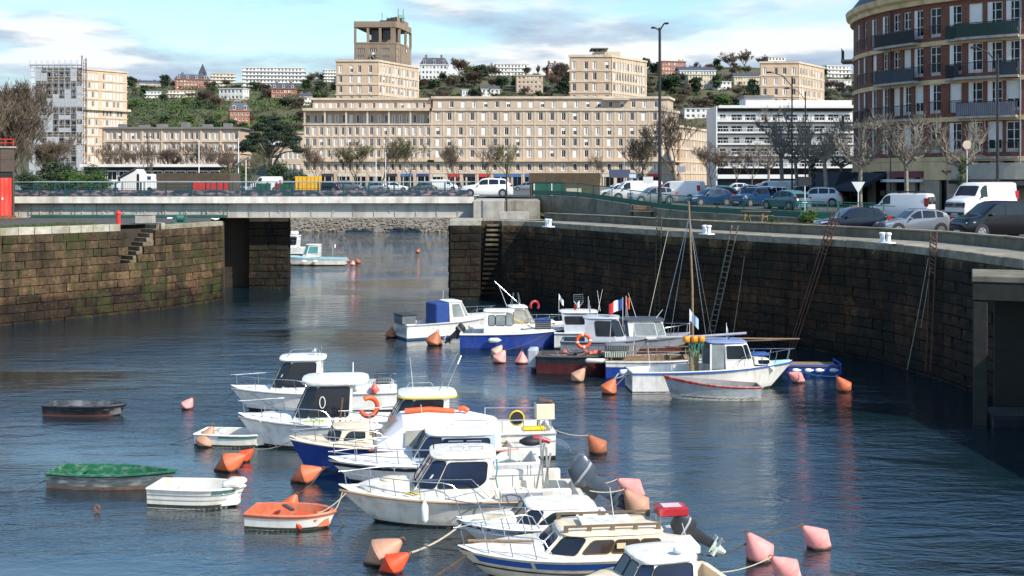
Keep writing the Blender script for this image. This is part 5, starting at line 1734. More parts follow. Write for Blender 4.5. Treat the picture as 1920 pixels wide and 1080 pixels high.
special = [(1395, 128, 38, 0, 1.2, 'broad bare tree on the crest above the cream block'), (1370, 130, 36, 1, 1.1, 'bare crest tree left of the broad one'), (1430, 128, 28, 0, 1.0, 'bare crest tree right of the broad one'), (1463, 122, 22, 1, 1, 'bare tree on the crest before the tan block right'), (1335, 122, 26, 2, 1, None), (1305, 120, 22, 0, 1.2, None), (1245, 118, 14, 5, 1, None), (1210, 130, 24, 5, 1.1, 'dark evergreen on the crest right of the rooftop plant room'), (1225, 140, 26, 6, 1, None),
 (1050, 168, 55, 3, .9, 'russet bare tree left of the tan block with plant room'), (1040, 175, 45, 0, 1.0, None), (1060, 176, 40, 6, .9, None), (1010, 140, 26, 4, .45, 'narrow poplar like tree on the crest'), (880, 140, 36, 8, 1.1, 'fresh green tree on the crest right of the white chateau'), (905, 148, 32, 6, 1.2, None), (860, 148, 42, 3, 1.0, None), (925, 152, 36, 0, 1, None), (890, 165, 34, 3, 1.4, None), (940, 165, 26, 5, 1.3, None), (850, 172, 30, 3, 1.5, None), (965, 165, 24, 5, 1, None), (900, 130, 24, 1, 1, None), (780, 130, 26, 0, 1, None), (815, 165, 22, 7, 1.4, None), (795, 168, 22, 3, 1.4, None), (830, 152, 18, 5, 1, None),
 (310, 166, 28, 5, 1.0, 'dark cedar left of the orange brick mansion'), (245, 165, 24, 5, 1.2, None), (268, 172, 14, 5, 1, None), (595, 155, 24, 1, 1, None), (585, 160, 26, 4, 1, None), (600, 175, 24, 6, 1.1, None), (640, 170, 20, 5, 1, None), (575, 170, 24, 5, 1.1, None), (490, 172, 22, 0, 1, None), (500, 188, 24, 3, 1, None), (595, 192, 24, 7, 1.2, None), (610, 196, 22, 5, 1, None), (395, 185, 24, 5, 1, None), (385, 196, 30, 3, 1.2, None), (405, 206, 28, 3, 1.3, None), (1345, 170, 34, 5, .8, 'dark conifer before the cream terrace'), (1305, 172, 30, 5, 1.1, None), (1260, 172, 34, 5, 1.2, None), (1240, 170, 30, 6, 1.1, None), (1275, 160, 26, 3, 1.1, None), (1410, 180, 30, 6, 1.0, None), (1420, 195, 34, 5, 1, None), (1400, 200, 24, 7, 1.3, None), (1360, 202, 22, 8, 1.3, None), (1345, 198, 18, 8, 1.4, None), (1385, 205, 22, 5, 1.3, None), (1320, 204, 22, 3, 1.3, None), (1300, 206, 24, 3, 1.2, None), (1275, 204, 22, 3, 1.2, None), (1250, 206, 24, 3, 1.2, None), (1560, 172, 24, 3, 1.2, None), (1580, 180, 24, 0, 1.2, None), (1545, 130, 22, 0, .8, None)]
for px, b, hp, v, w_, lab in special: hill_tree(px, b, hp, v, w_, lab)
q = random.Random(77)
n_h = 0
while n_h < 235:
 px = q.uniform(-20, 1610)
 if 640 < px < 780 or 1070 < px < 1205 or 65 < px < 240: continue
 base = q.uniform(118, 246) if px < 600 else q.uniform(126, 200)
 p = hill_at(px, base)
 if p is None or p.y < 448: continue
 greenish = 240 < px < 440 and base > 190
 v = q.choice([7, 8, 8, 7, 5, 0, 8] if greenish else [0, 1, 2, 3, 3, 4, 5, 6, 6, 7, 0, 1])
 hill_tree(px, base, q.uniform(9, 22) * (1.0 if base < 190 else 1.15), v, q.uniform(1.0, 1.5))
 n_h += 1
# low scrub and thicket that covers the slope between the trees
def thicket(seed, n, material, xr, yr, size, name='undergrowth'):
 q = random.Random(seed)
 m = MB()
 for i in range(n):
  px, base = q.uniform(*xr), q.uniform(*yr)
  if noise.noise((px * .02, base * .05, seed)) < -.12: continue
  p = hill_at(px, base)
  if p is None or p.y < 446: continue
  leaf_cloud(m, p + Vector((0, 0, .6)), q.uniform(1.6, 4.2), 26, size * q.uniform(.7, 1.3), q, (1.5, 1, .62), .35)
 kind(m.build(name, material, None, fix=False), 'stuff')
thicket(1, 900, mat('scrub_brown', (.085, .062, .042), .95, var=.4, scale=.2), (-20, 1615), (140, 245), .6)
thicket(2, 520, LEAFD, (-20, 1615), (140, 240), .6)
thicket(3, 560, LEAFM, (240, 640), (165, 246), .6)
thicket(4, 260, LEAFG, (240, 600), (190, 246), .55)
thicket(5, 380, mat('scrub_olive', (.075, .075, .035), .95, var=.4, scale=.2), (780, 1615), (135, 205), .6)
# ================================================================== BOATS
BLUEH = mat('blue_hull_paint', (.012, .045, .26), .35, var=.12, scale=2.5, streak=((.08, .09, .14), .35, (3, 3, .8)))
NAVY = mat('navy_canvas', (.012, .045, .20), .8, var=.15)
MAROON = mat('maroon_hull_paint', (.075, .010, .012), .4, var=.15, scale=2.5, streak=((.09, .06, .05), .35, (3, 3, .8)))
BLACKH = mat('black_hull_paint', (.014, .016, .02), .45, var=.2, scale=3, streak=((.08, .08, .08), .35, (3, 3, 1)))
GREYH = mat('grey_hull_paint', (.22, .24, .27), .45, var=.12, scale=3, streak=((.12, .11, .10), .35, (3, 3, .8)))
ALGAE = mat('waterline_growth', (.035, .038, .022), .8, var=.5, scale=9)
ANTIF = mat('antifouling', (.030, .018, .018), .75, var=.35, scale=6)
BOOTB = mat('blue_boot_top', (.03, .09, .20), .6, var=.3, scale=6)
TANR = mat('tan_rubbing_strake', (.36, .24, .15), .6, var=.15)
LBLUE = mat('pale_blue_deck', (.30, .52, .58), .55, var=.1)
STRB = mat('blue_stripe_paint', (.02, .09, .34), .4, var=.08)
GREEND = mat('green_dinghy_paint', (.012, .115, .052), .5, var=.2, scale=5, streak=((.30, .34, .28), .5, (4.5, 4.5, 9)))
SLATEH = mat('scuffed_slate_paint', (.075, .095, .10), .6, var=.25, scale=5, streak=((.42, .42, .40), .6, (2.4, 2.4, 10)))
ORD = mat('faded_orange_plastic', (.56, .15, .07), .5, var=.14, scale=5, streak=((.5, .32, .24), .35, (4, 4, 4)))
WHD = mat('chalky_white_plastic', (.68, .66, .60), .5, var=.06, scale=5, streak=((.38, .34, .24), .4, (4, 4, 1.5)))
GRYW = mat('grey_dinghy_paint', (.28, .31, .33), .6, var=.15, scale=4, streak=((.10, .10, .09), .45, (3, 3, 5)))
REDG = mat('red_gunwale_paint', (.36, .025, .022), .5, var=.2, scale=6, streak=((.45, .42, .4), .5, (6, 6, 3)))
CANV = mat('white_canvas', (.74, .74, .76), .85, var=.06, scale=2)
CLEARP = glassmat('clear_vinyl', (.30, .29, .25), .2)
CRATE = mat('grey_crate', (.14, .16, .17), .6, var=.15)
NETM = mat('green_netting', (.05, .22, .14), .9, var=.3)
REDP = mat('red_tank_plastic', (.36, .012, .02), .35, var=.1, streak=((.5, .3, .3), .3, (5, 5, 5)))
YEL = mat('yellow_plastic', (.70, .48, .02), .45, var=.1)
FOAMW = mat('fender_white', (.74, .73, .70), .45, var=.06)
FOAMG = mat('fender_pale_green', (.50, .58, .50), .5, var=.08)
class Hull:
 """planked or moulded hull, bow along +x, waterline at z = 0"""
 def __init__(s, L, B, fb, fs, tm=.45, tr=.82, flare=.22, rake=.55, draft=.35, p=2.3, sheer=1.8):
  s.L, s.B, s.fb, s.fs, s.tm, s.tr, s.flare, s.rake, s.draft, s.p, s.sh = L, B, fb, fs, tm, tr, flare, rake, draft, p, sheer
 def g(s, t):
  h = s.B / 2
  if t < s.tm: return h * lerp(s.tr, 1, math.sin(t / s.tm * math.pi / 2))
  q = (t - s.tm) / (1 - s.tm)
  return max(.012, h * (1 - q ** s.p))
 def zg(s, t): return s.fs + (s.fb - s.fs) * t ** s.sh
 def S(s, t, v, side=1, off=0):
  """v = 0 gunwale .. 1 waterline .. 2 keel"""
  x0 = -s.L / 2 + t * s.L
  g = s.g(t)
  w = g * (1 - s.flare * lerp(.4, 1.35, t))
  if v <= 1:
   x = x0 - s.rake * t ** 3 * v
   y = lerp(g, w, v ** .75)
   z = s.zg(t) * (1 - v)
  else:
   q = v - 1
   x = x0 - s.rake * t ** 3 * (1 + q * .6)
   y = lerp(w, .02, q ** 1.3)
   z = -s.draft * q
  return Vector((x, side * (y + off), z))
 def deck_z(s, t, y=0, camber=.06): return s.zg(t) + camber * (1 - min(1, abs(y) / max(.02, s.g(t))) ** 2)
 def tx(s, x): return (x + s.L / 2) / s.L
 def outer(s, root, material, n=18, name='hull'):
  vs = [0, .2, .45, .7, 1, 1.5, 2]
  m = MB()
  rings = []
  for i in range(n + 1):
   t = 1 - (1 - i / n) ** 1.25
   rings.append([s.S(t, v, 1) for v in vs] + [s.S(t, v, -1) for v in vs[-2::-1]])
  m.loft(rings, cap=False, closed=False)
  m.add(rings[0], [tuple(range(len(rings[0])))])
  return m.build(name, material, root, 50)
 def band(s, root, v0, v1, material, name='stripe', t0=0, t1=1, off=.006, n=16, transom=True):
  m = MB()
  for sd in (1, -1):
   m.loft([[s.S(lerp(t0, t1, i / n), v0, sd, off), s.S(lerp(t0, t1, i / n), (v0 + v1) / 2, sd, off), s.S(lerp(t0, t1, i / n), v1, sd, off)] for i in range(n + 1)], cap=False, closed=False)
  if transom and t0 == 0:
   a = [s.S(0, v, 1) for v in (v0, v1)] + [s.S(0, v, -1) for v in (v1, v0)]
   m.add([p - Vector((off, 0, 0)) for p in a], [(0, 1, 2, 3)])
  return m.build(name, material, root, 50)
 def strake(s, root, material, r=.035, v=0.03, n=20, name='rub_rail'):
  m = MB()
  pts = [s.S(i / n, v, 1, r * .3) for i in range(n + 1)]
  q = [s.S(i / n, v, -1, r * .3) for i in range(n, -1, -1)]
  m.tube(pts + q, r, 5, cap=False)
  m.tube([pts[0], q[-1]], r, 5)
  return m.build(name, material, root, 60)
 def deck(s, root, material, t0, t1=1.0, camber=.07, name='deck', n=12, gut=None):
  m = MB()
  rings = []
  for i in range(n + 1):
   t = lerp(t0, t1, i / n)
   g = s.g(t) - .004
   rings.append([Vector((-s.L / 2 + t * s.L, g * f, s.deck_z(t, g * f, camber) - .004)) for f in (-1, -.75, -.4, 0, .4, .75, 1)])
  m.loft(rings, cap=False, closed=False)
  return m.build(name, material, root, 50)
 def cockpit(s, root, material, t0, t1, side=.2, floor=.12, name='cockpit', n=12, aft=.12, rim=.02, floorm=None):
  """side decks, coaming and floor"""
  m = MB()
  rings = []
  x0 = -s.L / 2
  for i in range(n + 1):
   t = lerp(t0, t1, i / n)
   g = s.g(t) - .004
   gi = max(.02, g - side)
   gf = max(.015, min(gi - .02, s.S(t, .9)[1] - .06) if gi > .1 else gi * .6)
   z = s.zg(t) + rim
   rings.append([Vector((x0 + t * s.L, y, zz)) for y, zz in ((-g, z - rim), (-gi, z), (-gf, floor), (gf, floor), (gi, z), (g, z - rim))])
  m.loft(rings, cap=False, closed=False)
  for r in (rings[0], rings[-1]):
   m.add(r[1:5], [(0, 1, 2, 3)])
  if t0 == 0 and aft:
   r = rings[0]
   a = [r[1], r[4], r[4] + Vector((aft, 0, 0)), r[1] + Vector((aft, 0, 0))]
   m.prism([p + Vector((.002, 0, .002)) for p in a], (0, 0, -(s.zg(0) + rim - floor) + .003))
  return m.build(name, material, root, 40)
 def rail(s, root, t0, t1=1.0, h=.5, inset_=.1, posts=4, r=.014, name='guard_rail', mid=False, close=True, lean=0):
  if not close:
   for sd in (1, -1):
    m = MB()
    P = [s.S(lerp(t0, t1, i / 8), 0, sd, -inset_) + Vector((0, 0, h)) for i in range(9)]
    m.tube(P, r, 5)
    for i in range(posts):
     b = s.S(lerp(t0, t1, (i + .5) / posts), 0, sd, -inset_)
     m.tube([b - Vector((0, 0, .02)), b + Vector((0, 0, h))], r * .9, 5)
    m.build(name, STEEL, root, 60)
   return
  m = MB()
  n = 12
  for hh in ((h, h * .5) if mid else (h,)):
   P = [s.S(lerp(t0, t1, i / n), 0, 1, -inset_ * (1 if i < n else .2)) + Vector((lean * (i / n), 0, hh * min(1, (i + .4) / 1.6))) for i in range(n + 1)]
   Q = [Vector((p.x, -p.y, p.z)) for p in P]
   if close: m.tube(P + Q[::-1], r, 5)
   else: m.tube(P, r, 5); m.tube(Q, r, 5)
  for i in range(posts):
   t = lerp(t0, t1, (i + .7) / posts)
   for sd in (1, -1):
    b = s.S(t, 0, sd, -inset_)
    b.x -= .02
    m.tube([b, b + Vector((.06 + lean * .5, 0, h))], r * .9, 5)
  return m.build(name, STEEL, root, 60)
def boat(name, label, cat, bow, stern, wl_b, wl_s, B, group=None):
 """Empty at the middle of a boat; bow, stern: photo columns; wl: photo rows where the near side meets the water"""
 b, s = at(bow, wl_b), at(stern, wl_s)
 b.y += .12 * B
 s.y += .5 * B
 d = b - s
 c = (b + s) / 2
 t = thing(name, label, cat, (c.x, c.y, 0), math.atan2(d.y, d.x), group)
 return t, d.length
def lx(t, px, dy=0):
 """local x of a boat's centre line seen at column px"""
 c, a = t.location, t.rotation_euler.z
 s = (px - 960) / F
 # point c + x*(cos a, sin a) on ray X = s*Y
 return (s * (c.y + dy) - c.x) / (math.cos(a) - s * math.sin(a))
def wp(t, v):
 """local to world"""
 return Matrix.Translation(t.location) @ Matrix.Rotation(t.rotation_euler.z, 4, 'Z') @ Vector(v)
class Cabin:
 """wheelhouse: xf/xft foot and head of the windscreen, xb/xbt of the back"""
 def __init__(s, root, xf, xft, xb, xbt, w, wt, z0, z1, material=WHITE, fw=.78, name='wheelhouse'):
  s.__dict__.update(locals())
  m = MB()
  ring = lambda z, a, b, ww: [(b, -ww, z), (b + (a - b) * .75, -ww, z), (a, -ww * fw, z), (a, ww * fw, z), (b + (a - b) * .75, ww, z), (b, ww, z)]
  m.loft([ring(z0, xf, xb, w), ring(z1, xft, xbt, wt)])
  m.build(name, material, root, 20)
 def side(s, u, v, sd=1):
  """u 0 front .. 1 back on the straight part of the side"""
  q = s.xb + (s.xf - s.xb) * .75
  qt = s.xbt + (s.xft - s.xbt) * .75
  return Vector((lerp(lerp(q, s.xb, u), lerp(qt, s.xbt, u), v), sd * lerp(s.w, s.wt, v), lerp(s.z0, s.z1, v)))
 def front(s, u, v): return Vector((lerp(s.xf, s.xft, v), u * lerp(s.w, s.wt, v) * s.fw, lerp(s.z0, s.z1, v)))
 def corner(s, u, v, sd=1):
  a, b = s.front(sd, v), s.side(0, v, sd)
  return a.lerp(b, u)
 def pane(s, fn, poly, material=GLASS, frame=None, name='window', out=.012):
  """glass laid on a face; poly in face coordinates"""
  P = [fn(*q) for q in poly]
  c = sum(P, Vector()) / len(P)
  n = (P[1] - P[0]).cross(P[2] - P[0]).normalized()
  mid = Vector(((s.xf + s.xb) / 2, 0, (s.z0 + s.z1) / 2))
  if n.dot(c - mid) < 0: n = -n
  k = len(P)
  R = []
  for i in range(k):
   a, b, d = P[i - 1], P[i], P[(i + 1) % k]
   e1, e2 = (a - b), (d - b)
   r = min(.07, e1.length * .25, e2.length * .25)
   R += [b + e1.normalized() * r, b + (e1.normalized() + e2.normalized()) * r * .3, b + e2.normalized() * r]
  m = MB()
  m.mi = 0
  m.loft([[p + n * .002 for p in R], [p + n * out for p in R]])
  if frame:
   m.mi = 1
   m.tube([p + n * out for p in R] + [R[0] + n * out], .014, 4, cap=False)
  return m.build(name, [material, frame or material], s.root)
 def roof(s, f=.15, b=.15, sd=.08, th=.09, material=WHITE, up=.03, trim=None, name='cabin_roof', dz=0.004):
  x0, x1 = s.xbt - b, s.xft + f
  w = s.wt + sd
  L = x1 - x0
  m = MB()
  outl = []
  for i in range(20):
   a = 2 * math.pi * i / 20
   ca, sa = math.cos(a), math.sin(a)
   e = .42
   outl.append((math.copysign(abs(ca) ** e, ca), math.copysign(abs(sa) ** e, sa)))
  cx = (x0 + x1) / 2
  def ring(k, z): return [(cx + a * L / 2 * k, b_ * w * k, z + (a * L / 2 * -.0)) for a, b_ in outl]
  z = s.z1 + dz
  th *= .8; up *= .55
  m.loft([ring(.97, z), ring(1, z + th * .35), ring(.985, z + th * .75), ring(.90, z + th), ring(.5, z + th + up * .8), ring(.1, z + th + up)])
  o = m.build(name, material, s.root, 50)
  if trim:
   m = MB()
   r = ring(1.004, z + th * .25)
   m.tube(r + [r[0]], th * .24, 5, cap=False); m.build('roof_trim', trim, s.root, 60)
  return o
def outboard(root, x, y, z, tilt, col=DARKM, s=1.0, lower=None):
 """outboard engine clamped on the transom, tilted up by tilt degrees"""
 M0 = Matrix.Translation((x, y, z)) @ Matrix.Rotation(rad(tilt), 4, 'Y') @ Matrix.Diagonal((s, s, s, 1))
 e = put('outboard_engine', None, root)
 m = MB(); m.M = M0
 m.loft([[(-.12 + a * .27 * k - (.06 if zz > .3 else 0), b * .17 * k, zz) for a, b in ((1, .5), (.6, 1), (-.6, 1), (-1, .6), (-1, -.6), (-.6, -1), (.6, -1), (1, -.5))] for zz, k in ((.02, .80), (.08, .98), (.26, 1), (.42, .93), (.50, .7))])
 cw = m.build('cowling', col, e, 40)
 m = MB(); m.M = M0
 m.loft([[(-.12 + a * .275 * k - (.06 if zz > .3 else 0), b * .174 * k, zz) for a, b in ((1, .5), (.6, 1), (-.6, 1), (-1, .6), (-1, -.6), (-.6, -1), (.6, -1), (1, -.5))] for zz, k in ((.20, .995), (.25, 1.005))])
 m.build('stripe', GREYP, cw, 40)
 m = MB(); m.M = M0
 m.loft([[(-.12 + a * .13 * k, b * .09 * k, zz) for a, b in ((1, .6), (0, 1), (-1, .6), (-1, -.6), (0, -1), (1, -.6))] for zz, k in ((.02, 1.2), (-.25, .95), (-.55, .75))])
 m.build('leg', col, e, 40)
 m = MB(); m.M = M0
 m.box(-.34, .06, -.11, .11, -.58, -.555)
 m.loft([[(-.10 + a * .10 * k, b * .04, zz) for a, b in ((1, 0), (0, 1), (-1, .4), (-1, -.4), (0, -1))] for zz, k in ((-.56, 1.2), (-.72, 1.1), (-.95, .45))])
 m.tube([(.10, 0, -.72), (-.0, 0, -.72), (-.28, 0, -.72)], .055, 7, .04)
 m.build('gearcase', lower or col, e, 40)
 m = MB(); m.M = M0
 for k in range(3):
  a = 2 * math.pi * k / 3
  d = Vector((0, math.cos(a), math.sin(a)))
  t_ = Vector((0, -math.sin(a), math.cos(a)))
  c = Vector((-.32, 0, -.72))
  m.prism([c, c + d * .08 + t_ * .06, c + d * .15 + t_ * .03, c + d * .15 - t_ * .04, c + d * .06 - t_ * .04], (.015, 0, 0))
 m.tube([(-.28, 0, -.72), (-.36, 0, -.72)], .03, 6); m.build('propeller', STEEL, e)
 m = MB(); m.M = M0
 m.box(.02, .16, -.10, .10, -.28, .06); m.build('clamp_bracket', DARKM, e)
 return e
def antenna(root, p, q_, r=.012, m_=FOAMW, name='aerial'):
 m = MB(); m.tube([p, q_], r, 4, r * .5); return m.build(name, m_, root)
def ring_buoy(label, c, R_, r, rot, material=ORANGE, bands=None, span=(0, 1)):
 m = MB()
 k = 24
 m.mi = 0
 for i in range(k):
  a0, a1 = (lerp(*span, j / k) * 2 * math.pi for j in (i, i + 1))
  rr = []
  for a in (a0, a1):
   rr.append([((R_ + r * math.cos(b)) * math.cos(a), r * math.sin(b), (R_ + r * math.cos(b)) * math.sin(a)) for b in (2 * math.pi * j / 8 for j in range(8))])
  m.mi = 1 if bands and i % 6 == 0 else 0
  m.loft(rr, cap=span != (0, 1) and i in (0, k - 1))
 o = m.build('lifebuoy', [material, bands or material], None, 60, c, rot)
 return tag(o, label, 'lifebuoy', None)
def fender(label, p, r=.11, h=.55, material=FOAMW, rope_to=None, horiz=None):
 t = thing('fender', label, 'fender', p)
 if horiz is not None: t.rotation_euler = (rad(90), 0, horiz)
 m = MB(); m.lathe([(.02, -h / 2), (r * .6, -h / 2 + .02), (r, -h / 2 + r), (r, h / 2 - r), (r * .6, h / 2 - .02), (.035, h / 2 + .03), (.03, h / 2 + .07)], 12); m.build('body', material, t, 50)
 if rope_to is not None:
  m = MB(); m.tube([(0, 0, h / 2 + .05), Vector(rope_to) - Vector(p)], .012, 4); m.build('lanyard', ROPE, t)
 return t
def rope(label, a, b, sag=.15, r=.012, material=ROPE, n=10, group=None):
 a, b = Vector(a), Vector(b)
 pts = [a.lerp(b, i / n) - Vector((0, 0, sag * 4 * (i / n) * (1 - i / n))) for i in range(n + 1)]
 m = MB(); m.tube(pts, r, 5)
 return tag(m.build('mooring_rope', material, None, 60), label, 'rope', group)
def flag(label, p, h, w, fh, cols, ang=0.0, droop=.3, pole=True):
 t = thing('flag', label, 'flag', p, ang)
 if pole:
  m = MB(); m.tube([(0, 0, -.02), (0, 0, h)], .012, 5); m.build('pole', FOAMW, t)
 mats = [mat('flag_%s' % c, dict(b=(.02, .05, .25), w=(.75, .75, .75), r=(.55, .03, .03), k=(.02, .02, .03), l=(.35, .50, .65), p=(.68, .70, .72), o=(.65, .12, .03))[c], .8, var=.05) for c in cols]
 m = MB()
 nn = len(cols) * 3
 rows = []
 for i in range(nn + 1):
  x = w * i / nn
  rows.append([(x * (1 - droop * .4), .05 * math.sin(i * 1.1), h - .02 - droop * x - .02 * math.sin(i * .9) - f * fh) for f in (0, .5, 1)])
 for i in range(nn):
  m.mi = i * len(cols) // nn
  m.loft([rows[i], rows[i + 1]], cap=False, closed=False)
 m.build('cloth', mats, t, 60, fix=False)
 return t
# ------------------------------------------------------------------ mooring buoys
def buoymat(key, c, c2):
 """sun-bleached plastic with a band of black weed along the water"""
 m = mat(key, c, .55, var=.14, scale=4, streak=(c2, .65, (2.5, 2.5, 2.5)))
 n, l = nt(m)
 b = n['Principled BSDF']
 src = b.inputs['Base Color'].links[0].from_socket
 g = n.new('ShaderNodeNewGeometry'); sx = n.new('ShaderNodeSeparateXYZ'); l.new(g.outputs['Position'], sx.inputs[0])
 t = n.new('ShaderNodeTexNoise'); t.inputs['Scale'].default_value = 9; l.new(g.outputs['Position'], t.inputs['Vector'])
 a = n.new('ShaderNodeMath'); a.operation = 'MULTIPLY_ADD'; l.new(t.outputs['Fac'], a.inputs[0]); a.inputs[1].default_value = .12; l.new(sx.outputs['Z'], a.inputs[2])
 r = n.new('ShaderNodeMapRange'); r.inputs['From Min'].default_value = .10; r.inputs['From Max'].default_value = .16; r.inputs['To Min'].default_value = .92; r.inputs['To Max'].default_value = 0
 l.new(a.outputs[0], r.inputs['Value'])
 x = n.new('ShaderNodeMixRGB'); l.new(r.outputs[0], x.inputs[0]); l.new(src, x.inputs[1]); x.inputs[2].default_value = (.015, .014, .010, 1)
 l.new(x.outputs[0], b.inputs['Base Color'])
 return m
BU = {'pink': buoymat('faded_pink_buoy', (.72, .27, .24), (.80, .42, .38)), 'orange': buoymat('orange_buoy', (.56, .12, .04), (.46, .19, .11)), 'red': buoymat('bright_orange_red_buoy', (.78, .065, .012), (.68, .10, .03)), 'tan': buoymat('tan_buoy', (.46, .24, .15), (.36, .23, .17)), 'brown': buoymat('rust_brown_buoy', (.38, .115, .045), (.26, .10, .06)), 'sand': buoymat('sand_buoy', (.55, .34, .25), (.42, .30, .24))}
BMESH = {}
def buoy(label, px, wl, col, D=.66, th=0.0, elong=1.0, dz=.02, yaw=0.0, group='conical mooring buoys'):
 """two-coned mooring buoy; th: lean of its eye in the picture plane (degrees, + to the right)"""
 p = at(px, wl)
 p.y += D * .25
 p.z = dz + D * (.10 + .16 * min(1, abs(th) / 60))
 t = thing('mooring_buoy', label, 'buoy', p, 0, group)
 t.rotation_euler = Matrix.Rotation(rad(th), 4, 'Y').to_euler() if not yaw else (Matrix.Rotation(yaw, 4, 'Z') @ Matrix.Rotation(rad(th), 4, 'Y')).to_euler()
 if col not in BMESH:
  q = random.Random(len(BMESH))
  m = MB(); m.lathe([(.05, -.62), (.10, -.60), (.30, -.28), (.46, -.08), (.5, .0), (.46, .08), (.30, .36), (.10, .66), (.06, .70)], 20)
  w_ = MB(); w_.lathe([(.498, -.016), (.512, -.005), (.512, .005), (.498, .016)], 20, cap=False)
  e = MB(); e.tube([(.07 * math.sin(a), 0, .74 - .075 * math.cos(a)) for a in (2 * math.pi * i / 10 for i in range(11))], .02, 5)
  BMESH[col] = (m.mesh('buoy_body', BU[col], 60), w_.mesh('seam', BU[col], 60), e.mesh('eye', RUST, 60))
 b, w_, e = BMESH[col]
 sc_ = (D, D, D * elong)
 put('body', b, t, scale=sc_); put('seam', w_, t, scale=sc_); put('eye', e, t, scale=sc_)
 tip = Matrix.Rotation(rad(th), 3, 'Y') @ Vector((0, 0, .74 * D * elong))
 if yaw: tip = Matrix.Rotation(yaw, 3, 'Z') @ tip
 return p + tip
tips = {}
for k, a in dict(
 far1=('faded pink small buoy alone at the left, right of the black dinghy', 349, 768, 'pink', .52, 35),
 b382=('big tan orange buoy against the small white dinghy with green pad', 383, 838, 'tan', .72, 25, 1.1),
 b430=('orange buoy lying over on the left, under the bright red one', 427, 885, 'orange', .72, 62, 1.15),
 b458=('small bright orange red buoy behind the lying orange buoy', 456, 866, 'red', .46, 50, 1.2),
 b570=('orange buoy with tan top lying at the bow of the blue boat', 571, 906, 'orange', .66, 68, 1.15),
 b545=('orange pink buoy behind the orange dinghy', 541, 962, 'orange', .56, 28, 1.0),
 b562=('bright orange red buoy in front of the orange dinghy', 560, 994, 'red', .52, 62, 1.2),
 b715=('large tan buoy lying over, behind the bright red buoy at the bottom edge', 714, 1062, 'tan', .80, 55, 1.0),
 b735=('bright orange red buoy at the bottom edge beside the tan buoy', 735, 1076, 'red', .56, 55, 1.15),
 b731=('rust brown buoy at the stern of the boat with blue canvas', 732, 633, 'brown', .66, 10),
 b815=('orange brown buoy below the boat with blue canvas', 813, 648, 'brown', .98, 20, .85),
 b930=('sand coloured buoy half hidden behind a pink one, below the blue boat', 931, 668, 'sand', .66, 35),
 b938=('pink buoy leaning right below the blue boat', 936, 681, 'pink', .74, 32),
 b978=('upright pink buoy between the blue boat and the maroon boat', 978, 682, 'pink', .66, 2, 1.1),
 b1006=('sand coloured buoy at the stern of the maroon boat', 1006, 693, 'sand', .66, 20),
 b1095=('sand coloured buoy against the maroon hull, behind an orange one', 1098, 703, 'sand', .70, 30),
 b1085=('tan buoy in front of the maroon hull', 1083, 716, 'tan', .68, 38, 1.1),
 b1143=('orange buoy at the stern of the white boat with mast', 1142, 739, 'orange', .74, 30),
 b1122=('rust orange buoy alone right of the white cruiser sterns', 1122, 851, 'brown', .70, -38),
 b1185=('pink buoy behind the tilted outboard, touching a brown one', 1187, 935, 'pink', .72, -55),
 b1195=('tan brown buoy right of the tilted outboard', 1197, 966, 'tan', .76, -38, 1.05),
 b1425=('big pink buoy, left one of the roped pair at lower right', 1428, 1054, 'pink', .74, -32, 1.05),
 b1535=('pink buoy, right one of the roped pair at lower right', 1537, 1031, 'pink', .68, -48, 1.05),
 b1470=('pink buoy cut by the bottom edge of the frame', 1480, 1090, 'pink', .66, -50),
 b1493=('pink buoy between the bow of the white boat and the blue pontoon', 1497, 718, 'pink', .62, -58, 1.05),
 b1582=('orange buoy right of the blue pontoon', 1585, 734, 'orange', .70, -35, 1.05),
 f782=('small red brown buoy alone beyond the bridge', 783, 474, 'brown', .60, 30),
 f652=('brown buoy at the stern of the far pale blue boat, first of three', 651, 491, 'brown', .56, 0),
 f661=('pale pink buoy in the middle of the three beyond the bridge', 661, 497, 'pink', .56, 5),
 f670=('brown buoy furthest right of the three beyond the bridge', 671, 494, 'brown', .62, -30)).items():
 tips[k] = buoy(*a[:6], elong=a[6] if len(a) > 6 else 1.0)
# ------------------------------------------------------------------ dinghies
def dinghy(label, bow, stern, wl_b, wl_s, B, fb, fs, outm, inm, gunm, flare=.25, tr=.75, tm=.45, rake=.35, p=2.2, th=3, boot=ALGAE, side=.07, floor=.06, thm=None, double=False, group=None):
 t, L = boat('dinghy', label, 'dinghy', bow, stern, wl_b, wl_s, B, group)
 h = Hull(L, B, fb, fs, tm, tr, flare, rake, .18, p)
 h.outer(t, outm)
 h.band(t, .80, 1.05, boot, 'waterline_growth')
 h.cockpit(t, inm, .0, .93, side, floor, 'inner_hull', aft=.03, rim=.012)
 h.deck(t, gunm, .93, 1, .02, 'bow_deck', 3)
 h.strake(t, gunm, .032, .03, name='gunwale')
 for i in range(th):
  tt = lerp(.18, .78, i / max(1, th - 1))
  g = h.g(tt) - side - .01
  x = -L / 2 + tt * L
  m = MB(); m.rbox(x - .11, x + .11, -g, g, h.zg(tt) - .17, h.zg(tt) - .13, .01); m.build('thwart', thm or inm, t)
 return t, h
t, h = dinghy('black flat dinghy alone at the left, weathered and empty', 236, 79, 780, 782, 1.35, .44, .40, BLACKH, mat('slate_inside', (.05, .058, .07), .7, var=.3, scale=4, streak=((.3, .3, .3), .5, (2, 2, 2))), BLACKH, .32, .86, .45, .3, 3.2, 3, mat('red_brown_boot', (.12, .04, .03), .7, var=.3))
t, h = dinghy('green dinghy with flaking paint and slate hull', 328, 86, 917, 918, 1.35, .50, .44, SLATEH, GREEND, GREEND, .22, .80, .4, .3, 2.0, 2, mat('rusty_boot', (.14, .075, .05), .8, var=.4, scale=6))
h.band(t, .05, .16, BLACK, 'rubber_strip')
